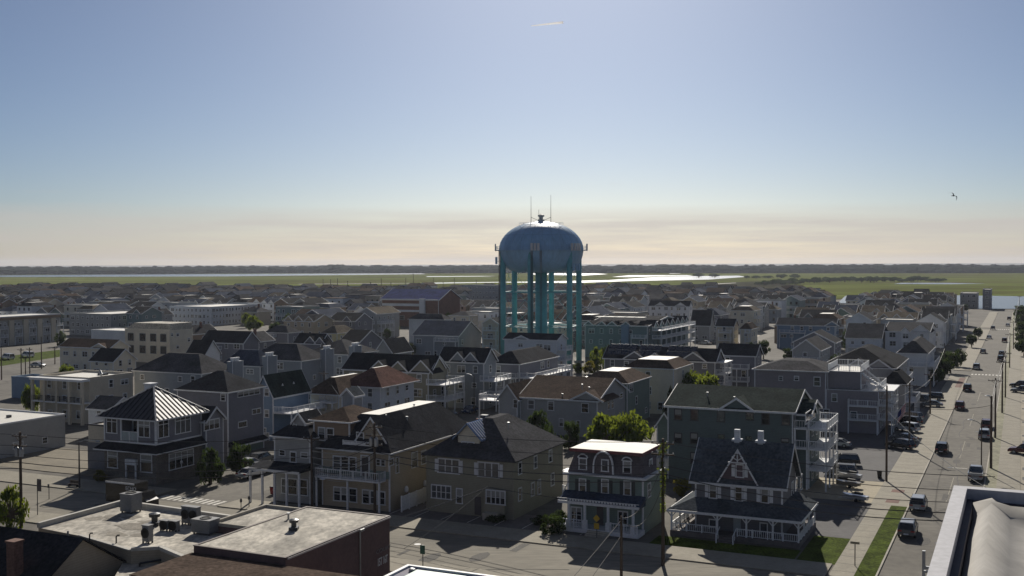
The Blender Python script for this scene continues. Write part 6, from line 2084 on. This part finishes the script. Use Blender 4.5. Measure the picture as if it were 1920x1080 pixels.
# box truck in the shade of the corner building
p = G(247, 952)
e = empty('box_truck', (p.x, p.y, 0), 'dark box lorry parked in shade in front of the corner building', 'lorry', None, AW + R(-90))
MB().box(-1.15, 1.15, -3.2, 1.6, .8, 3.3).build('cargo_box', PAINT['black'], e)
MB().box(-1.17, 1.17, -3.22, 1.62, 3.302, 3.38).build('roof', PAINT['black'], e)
MB().box(1.152, 1.2, -3.2, 1.6, 3.2, 3.4).build('roof_edge', M_white, e)
MB().prism('x', [(1.7, .5), (3.5, .5), (3.5, 1.3), (3.1, 1.5), (2.8, 2.3), (1.7, 2.3)], -1.05, 1.05).build('cab', PAINT['black'], e)
MB().prism('x', [(2.3, 1.5), (3.05, 1.5), (2.78, 2.15), (2.3, 2.15)], -1.07, 1.07).build('window', M_carglass, e)
wm = MB().lathe([(.2, -.14), (.45, -.14), (.45, .14), (.2, .14)], 16).mesh('wheel', M_black)
for sx in (-1, 1):
    for y in (-2.2, 2.6):
        o = link('wheel', wm, e, (sx * .95, y, .45)); o.rotation_euler = (0, R(90), 0)
text('ECHO', .7, M_white, e, (1.16, 1.0, 2.7), (R(90), 0, R(90)), .01, .9)
# small boats on the driveway
for i, (px, py, a, lb) in enumerate(((1594, 899, 80, 'small white boat on a trailer, farthest of three on the driveway'), (1591, 914, 84, 'small cream boat on a trailer, middle of three on the driveway'), (1604, 940, 76, 'white upturned boat, nearest of three on the driveway'))):
    p = G(px, py)
    e = empty('small_boat', (p.x, p.y, 0), lb, 'boat', 'boats on the driveway', AW + R(a))
    hull = MB()
    st_ = [(-1.6, .55, .45), (-.6, .62, .5), (.6, .55, .52), (1.3, .3, .58), (1.7, .04, .66)]
    n0 = 0
    for y, wv, hv in st_: hull.v += [(-wv, y, .35 + hv), (-wv * .7, y, .4), (0, y, .3), (wv * .7, y, .4), (wv, y, .35 + hv)]
    for k in range(4):
        for j in range(4): hull.f.append((k * 5 + j, k * 5 + j + 1, k * 5 + j + 6, k * 5 + j + 5)); hull.m.append(0)
        hull.f.append((k * 5 + 4, k * 5, k * 5 + 5, k * 5 + 9)); hull.m.append(0)
    hull.f.append((0, 1, 2, 3, 4)); hull.m.append(0)
    hull.build('hull', PAINT['tan' if i == 1 else 'white'], e)
    MB().prism('x', [(-1.0, .95), (.5, .98), (.1, 1.25), (-.9, 1.2)], -.22, .22).build('seat', M_black, e)
    fr = MB().box(-.5, .5, -1.0, -.9, .2, .3).box(-.5, .5, .4, .5, .2, .3).box(-.05, .05, -1.2, 2.3, .2, .29)
    fr.build('trailer', M_alu, e)
    for sx in (-1, 1):
        o = MB().lathe([(.05, -.06), (.24, -.06), (.24, .06), (.05, .06)], 12).build('wheel', M_black, e, (sx * .62, -.3, .24)); o.rotation_euler = (0, R(90), 0)

# ================================================================== poles, lamps, wires
POLES = {}
def pole(key, px, py, hgt, label, arms=2, trans=0, group='wooden utility poles', lamp=None, r0=.16, shift=0):
    p = G(px, py)
    e = empty('utility_pole', (p.x, p.y, 0), label, 'utility pole', group, -TH + shift)
    MB().tube([(0, 0, 0), (0, 0, hgt)], [r0, r0 * .7], 10).build('pole', M_wood, e)
    for k in range(arms):
        z = hgt - .5 - k * 1.1
        m = MB().box(-1.2, 1.2, -.06 - .12, .06 - .12, z - .06, z + .06)
        m.bar((-.7, -.12, z), (0, -.1, z - .6), .05, .05).bar((.7, -.12, z), (0, -.1, z - .6), .05, .05)
        m.build('crossarm', M_wood, e)
        for x in (-1.1, -.45, .45, 1.1):
            MB().lathe([(.03, z + .061), (.07, z + .12), (.07, z + .2), (.03, z + .25)], 8, x, -.12).build('insulator', M_alu, e)
    for k in range(trans):
        a = R(200 + 130 * k)
        MB().lathe([(.05, hgt - 2.9), (.26, hgt - 2.85), (.26, hgt - 1.95), (.2, hgt - 1.85), (.04, hgt - 1.7)], 12, .42 * math.cos(a), .42 * math.sin(a)).build('transformer', M_alu, e)
    if lamp:
        z, reach = lamp
        pts = [(0, 0, z), (reach * .4, -.0, z + .5), (reach, 0, z + .75)]
        MB().tube(pts, .05, 6).build('lamp_arm', M_alu, e)
        MB().lathe([(.03, -.1), (.2, -.08), (.22, .0), (.1, .08)], 10).build('lamp_head', M_white, e, (reach, 0, z + .74)).scale = (2.0, 1, 1)
    POLES[key] = (Vector((p.x, p.y, hgt - .4)), e)
    return e
pole('a', 40, 990, 11.3, 'utility pole with transformers beside the leafy tree at the left edge', 2, 2, r0=.2)
pole('b', 585, 951, 9.2, 'utility pole with street lamp in front of the tan gabled house porch', 1, 0, lamp=(3.0, 1.6))
pole('c', 703, 962, 11.2, 'utility pole hung with transformers before the tan gabled house', 3, 3, r0=.19)
pole('d', 1243, 1060, 13.0, 'utility pole with ivy and transformers right of the mansard house', 2, 3, r0=.2)
pole('e', 1165, 1095, 6.6, 'short service pole at the bottom centre in front of the mansard house', 0, 0, lamp=None)
pole('f', 1662, 904, 13.6, 'tall grey pole at the corner of the tan driveway', 0, 0, lamp=(12.8, -1.2))
pole('g', 1705, 842, 11.0, 'utility pole behind the nose-in row of cars', 1)
pole('h', 1744, 777, 8.6, 'utility pole at the pavement beside the far car park', 1)
pole('i', 1771, 708, 9.2, 'utility pole among the leafy trees past the car parks', 1)
GR_ = 'poles in the right-hand pavement'
pole('r1', 1858, 879, 10.9, 'dark pole with pale lamp, nearest of the line at right', 0, 0, GR_, lamp=(10.2, -.5), r0=.2)
pole('r2', 1866, 822, 10.6, 'second pole of the line in the right-hand pavement', 1, 0, GR_, r0=.18)
pole('r3', 1879, 775, 10.9, 'third pole of the line in the right-hand pavement', 1, 0, GR_, r0=.18)
pole('r4', 1885, 746, 10.6, 'fourth pole of the line in the right-hand pavement', 1, 0, GR_)
pole('r5', 1893, 690, 10.2, 'fifth pole of the line in the right-hand pavement', 1, 0, GR_)
pole('r6', 1900, 655, 10.0, 'sixth pole of the line in the right-hand pavement', 1, 0, GR_)
pole('r7', 1905, 622, 10.0, 'seventh pole of the line in the right-hand pavement', 1, 0, GR_)
pole('r8', 1911, 588, 10.5, 'far pole where the main street ends at the water', 1, 0, GR_)
pole('k', 1840, 885, 7.4, 'slim lamp post with curved arm at the right kerb', 0, 0, 'slim lamp posts', lamp=(6.9, -1.5), r0=.1)
pole('m', 608, 783, 9.4, 'utility pole behind the white railed deck of the blue house', 1, 0)
pole('n', 693, 788, 8.2, 'lamp-topped pole between the cream shop and white hall', 1, 0, lamp=(8.0, .3))
pole('o', 889, 776, 8.0, 'slim street lamp with arm in the gap right of the white decks', 0, 0, 'slim lamp posts', lamp=(7.4, -1.4), r0=.1)
for i, (px, py, h) in enumerate(((40, 712, 8.5), (48, 712, 6.2), (56, 706, 8.0), (78, 692, 9.5), (103, 683, 5.5), (3, 712, 8.5))):
    pole('l%d' % i, px, py, h, '%s of the dark poles around the green verge at left' % ('leftmost but one', 'shortest', 'middle', 'tallest', 'rightmost', 'leftmost')[i], 1 if i % 2 == 0 else 0, 0, 'poles around the left verge')
for i, (px, py, h) in enumerate(((652, 545, 11), (695, 546, 10), (715, 546, 14), (733, 544, 9), (761, 544, 14), (775, 546, 19), (813, 545, 14), (831, 545, 10), (852, 545, 14), (893, 545, 12), (606, 549, 14), (620, 549, 14), (633, 549, 15))):
    pole('z%d' % i, px, py, h, 'distant pole, %s from the left on the marsh road' % ordinal((4, 5, 6, 7, 8, 9, 10, 11, 12, 13, 1, 2, 3)[i]), 1, 0, 'distant poles on the marsh road', r0=.35)
ivy = MB()
for _ in range(420):
    z_ = tg.uniform(5.5, 12.6)
    a_ = tg.uniform(0, 6.28)
    rr_ = tg.uniform(.15, .45) * (1.3 if z_ > 9.5 else .7)
    quad(ivy, (rr_ * math.cos(a_), rr_ * math.sin(a_), z_), .14, tg)
ivy.build('ivy', LEAF['green'], POLES['d'][1])
def wire(a, b_, sag=.8, off=0.0, dz=0.0, r=.035, label=None, group='overhead wires'):
    a, b_ = Vector(a), Vector(b_)
    m = MB()
    pts = []
    for k in range(13):
        t = k / 12
        q = a.lerp(b_, t) + V * off
        pts.append((q.x, q.y, q.z + dz - sag * 4 * t * (1 - t)))
    m.tube(pts, r, 5)
    o = m.build('power_line', M_wire)
    return tag(o, label, 'cable', group)
P_ = lambda k: POLES[k][0]
far_l = UV(uv_of(P_('a'))[0], uv_of(P_('a'))[1] - 60, 11)
far_r = UV(uv_of(P_('d'))[0], -2, 11.5)
for a, b_, nm in ((far_l, P_('a'), 'running off the left edge from the pole by the leafy tree'), (P_('a'), P_('b'), 'between the left-edge pole and the lamp pole'), (P_('b'), P_('c'), 'between the lamp pole and transformer pole'), (P_('c'), P_('d'), 'from the transformer pole to the ivy pole'), (P_('d'), far_r, 'from the ivy pole over the porch house')):
    for j, (o_, z_) in enumerate(((0, .1), (.3, -1.2), (-.2, -2.3), (.1, -3.2), (0, -3.9))):
        wire(a, b_, .7 + .12 * j, o_, z_, .034 if j < 3 else .05, '%s wire from top %s' % (ordinal(j + 1), nm), 'wires along the cross street')
wire(P_('d') + Vector((0, 0, -2)), P_('e') + Vector((0, 0, .2)), 1.6, label='slack wire drooping from the ivy pole to short service pole', r=.03)
wire(P_('d') + Vector((0, 0, -4.2)), P_('e') + Vector((0, 0, .1)), 2.2, label='lower slack wire drooping from the ivy pole to short service pole', r=.03)
wire(P_('e'), UV(80, -36, 1.5), .2, label='upper taut wire from the short service pole down to the lower left', r=.03)
wire(P_('e') + Vector((0, 0, -1.5)), UV(82, -35, .5), .2, label='lower taut wire from the short service pole down to the lower left', r=.03)
bp_ = G(915, 913, 6.2)
wire(UV(92, -54.6, 6.2), bp_, .1, label='pale cable from the hall corner up to the olive house', r=.045)
wire(bp_, G(1068, 936, 5.2), .1, label='pale cable along the wall of the olive house', r=.04)
wire(UV(92, -54.6, 3.0), G(905, 920, 5.8), .25, label='thin cable below the pale one from hall to olive house', r=.02)
for a, b_ in (('r1', 'r2'), ('r2', 'r3'), ('r3', 'r4'), ('r4', 'r5'), ('r5', 'r6'), ('r6', 'r7'), ('r7', 'r8')):
    for j in range(2):
        wire(P_(a), P_(b_), .5, 0, -1.3 * j, .03, '%s wire between poles %s and %s of the right-hand line' % (('upper', 'lower')[j], ordinal(int(a[1])), ordinal(int(b_[1]))), 'wires along the right-hand pavement')
for a, b_, n_ in (('f', 'g', 'tall grey pole and the next'), ('g', 'h', 'second and third'), ('h', 'i', 'third and fourth')):
    wire(P_(a), P_(b_), .5, 0, -1, .03, 'wire between the %s pole left of the main street' % n_, 'wires left of the main street')
M_sunlit_wire = mat('sunlit_cable', (.42, .41, .38), .4, .1, 1)  # lighter wire colour stands in for sunlight on the bundle
for j in range(5):
    o = wire(P_('b') + Vector((0, 0, -1.6 - j * .8)), P_('c') + Vector((0, 0, -2.6 - j * .85)), .55 + .06 * j, .1 * j, 0, .04, '%s sunlit cable from top of the low bundle before the tan gabled house' % ordinal(j + 1), 'low cable bundle')
    o.data.materials[0] = M_sunlit_wire
wire(P_('c') + Vector((0, 0, -1)), P_('m'), .8, 0, 0, .03, 'wire running back from the transformer pole over the tan roof')
wire(P_('f') + Vector((0, 0, -2)), P_('r1') + Vector((0, 0, -1)), .8, 0, 0, .03, 'upper wire crossing the main street to the nearest right pole')
wire(P_('f') + Vector((0, 0, -3)), UV(108, -2, 10), .8, 0, 0, .03, 'wire from the tall grey pole toward the white parapet')

# ================================================================== small things
def sign(px, py, hgt, w_, h_, m, label, body=None, cat='sign', face='F', yaw=0.0, bm=None):
    p = G(px, py)
    e = empty('street_sign', (p.x, p.y, 0), label, cat, None, -TH + yaw)
    MB().tube([(0, 0, 0), (0, 0, hgt)], .05, 8).build('post', M_metal, e)
    MB().box(-w_ / 2, w_ / 2, -.09, -.052, hgt - h_, hgt).build('panel', m, e)
    return e
sign(793, 1066, 2.4, .55, .9, mat('sign_green', (.03, .12, .09), .5, .1, 1), 'small dark green street sign on the kerb right of the maroon hall')
e = sign(1119, 1010, 2.6, .5, .5, mat('sign_yellow', (.55, .36, .03), .5, .1, 1), 'yellow diamond warning sign with plate in front of the mansard house')
for c_ in list(e.children):
    if c_.name.startswith('panel'): D.objects.remove(c_)
m = MB()
for z, s_ in ((2.3, .42),): m.prism('y', [(-s_, z), (0, z - s_), (s_, z), (0, z + s_)], -.09, -.055)
m.build('panel', mat('sign_yellow', (.55, .36, .03)), e)
MB().box(-.3, .3, -.09, -.055, 1.1, 1.75).build('lower_panel', mat('sign_yellow', (.55, .36, .03)), e)
sign(75, 968, 4.6, .7, 1.5, mat('banner', (.12, .10, .10), .8, .1, 1), 'tall dark post with hanging banner by the left crossing').children[1].location = (-.4, 0, -.4)
sign(1603, 1063, 2.6, .9, .25, mat('sign_blade', (.25, .22, .15), .6, .1, 1), 'street name blade on a thin post in the grass verge')
sign(92, 936, 2.0, .3, .5, M_metal, 'short dark parking post by the left crossing')
def bench(px, py, label):
    p = G(px, py)
    e = empty('park_bench', (p.x, p.y, 0), label, 'bench', None, -TH)
    MB().box(-.9, .9, -.25, .25, .42, .48).build('seat', M_wood, e)
    MB().box(-.9, .9, .22, .28, .55, .95).build('backrest', M_wood, e)
    for x in (-.75, .75): MB().box(x - .04, x + .04, -.22, .28, 0, .419).build('leg', M_metal, e)
bench(138, 914, 'dark bench on the sunlit pavement left of the corner building')
p = G(149, 916)
e = empty('street_lamp', (p.x, p.y, 0), 'dark street lamp standing beside the bench', 'street lamp')
MB().tube([(0, 0, 0), (0, 0, 6.5)], [.14, .08], 8).build('post', M_metal, e)
MB().tube([(0, 0, 6.4), (.8, 0, 6.7), (2.6, 0, 6.6)], .05, 6).build('lamp_arm', M_alu, e)
MB().lathe([(.05, 6.5), (.3, 6.45), (.3, 6.55), (.1, 6.65)], 10, 2.6, 0).build('lamp_head', M_alu, e)
for i, (px, py, lb) in enumerate(((452, 957, 'grey parking meter, nearer of the pair by the side street'), (467, 952, 'grey parking meter, farther of the pair by the side street'))):
    p = G(px, py)
    e = empty('parking_meter', (p.x, p.y, 0), lb, 'parking meter', 'parking meters')
    MB().tube([(0, 0, 0), (0, 0, 1.0)], .05, 8).build('post', M_metal, e)
    MB().lathe([(.08, 1.0), (.15, 1.1), (.15, 1.35), (.05, 1.5)], 10).build('head', M_metal, e)
for i, (px, py, lb) in enumerate(((1659, 898, 'dark wheelie bin at the foot of the tall grey pole'), (520, 928, 'red bin beside the porch of the tan gabled house'))):
    p = G(px, py) - V * .7
    e = empty('rubbish_bin', (p.x, p.y, 0), lb, 'bin', None, -TH)
    c = MB()
    c.v = [(-.25, -.25, .08), (.25, -.25, .08), (.25, .25, .08), (-.25, .25, .08), (-.32, -.32, 1.0), (.32, -.32, 1.0), (.32, .34, 1.0), (-.32, .34, 1.0)]
    c.f = [(0, 3, 2, 1), (4, 5, 6, 7), (0, 1, 5, 4), (1, 2, 6, 5), (2, 3, 7, 6), (3, 0, 4, 7)]; c.m = [0] * 6
    c.build('container', PAINT['black' if i == 0 else 'red'], e)
    MB().prism('x', [(-.36, 1.002), (.36, 1.002), (.36, 1.06), (-.3, 1.12)], -.34, .34).build('lid', M_black, e)
    for x in (-.24, .24):
        o = MB().lathe([(.02, -.04), (.12, -.04), (.12, .04), (.02, .04)], 10).build('wheel', M_black, e, (x, .26, .12)); o.rotation_euler = (0, R(90), 0)
# sunlit strips seen between the houses
sheet('car_park', pxpoly((585, 622), (725, 617), (722, 600), (600, 602)), .02, mat('pale_concrete_lot', (.40, .38, .30), .9, .2, .2, fine=.1))
sheet('road', pxpoly((1378, 648), (1392, 650), (1432, 624), (1420, 622)), .022, mat('sandy_road', (.46, .42, .32), .9, .15, .2))
sheet('lawn', pxpoly((-20, 690), (118, 668), (118, 655), (-20, 672)), .02, M_grass)
# the bird
p = CAM + ray(1788, 367) * 95
bd = MB()
def ring_body():
    prof = [(.005, -.30), (.03, -.2), (.055, -.05), (.05, .08), (.03, .15), (.028, .19), (.005, .25)]
    n = 10
    for r_, y in prof:
        for j in range(n):
            t = 2 * math.pi * j / n
            bd.v.append((r_ * math.cos(t), y, r_ * .9 * math.sin(t)))
    for i in range(len(prof) - 1):
        for j in range(n):
            j2 = (j + 1) % n
            bd.f.append((i * n + j, i * n + j2, (i + 1) * n + j2, (i + 1) * n + j)); bd.m.append(0)
ring_body()
for sx in (-1, 1):
    pts = [(.03, .0, .02, .12), (.16, .04, .1, .12), (.30, .02, .09, .10), (.44, -.06, -.02, .06), (.52, -.13, -.12, .01)]
    for z_ in (.008, -.008):
        n0 = len(bd.v)
        for x, y, z, c_ in pts:
            bd.v += [(sx * x, y + c_ * .6, z + z_), (sx * x, y - c_ * .6, z + z_ * .3)]
        for k in range(4):
            bd.f.append((n0 + 2 * k, n0 + 2 * k + 1, n0 + 2 * k + 3, n0 + 2 * k + 2)); bd.m.append(0)
bd.face([(-.05, -.36, 0), (.05, -.36, 0), (.02, -.24, .01), (-.02, -.24, .01)])
o = bd.build('flying_bird', mat('feathers', (.03, .03, .035), .8, .2, 3))
o.location = p
o.rotation_euler = (R(5), R(42), R(-50))
tag(o, 'dark bird gliding with bent wings in the sky at the right', 'bird')
# short vapour trail high up
M_trail = D.materials.new('trail_ice')
M_trail.use_nodes = True
q_ = M_trail.node_tree
tl_ = N(q_, 'ShaderNodeBsdfTranslucent')
tl_.inputs['Color'].default_value = (.95, .95, .95, 1)
q_.links.new(tl_.outputs[0], q_.nodes['Material Output'].inputs['Surface'])
a, b_ = CAM + ray(996, 48.5) * 9000, CAM + ray(1056, 42) * 9000
o = MB().tube([a, a.lerp(b_, .5), b_], [3, 7, 10], 8).build('vapour_trail', M_trail)
tag(o, 'short thin white vapour trail high above the water tower', 'vapour trail')
# ================================================================== the air
hm = D.materials.new('haze_air')
hm.use_nodes = True
t = hm.node_tree
t.nodes.clear()
o_ = N(t, 'ShaderNodeOutputMaterial')
pv = N(t, 'ShaderNodeVolumePrincipled')
pv.inputs['Color'].default_value = (.80, .86, 1.0, 1)
pv.inputs['Density'].default_value = .000048
pv.inputs['Anisotropy'].default_value = .35
t.links.new(pv.outputs[0], o_.inputs['Volume'])
hb = MB().box(-7000, 7000, -120, 9000, -1.5, 56)
o = hb.build('haze', hm)
tag(o, kind='stuff')
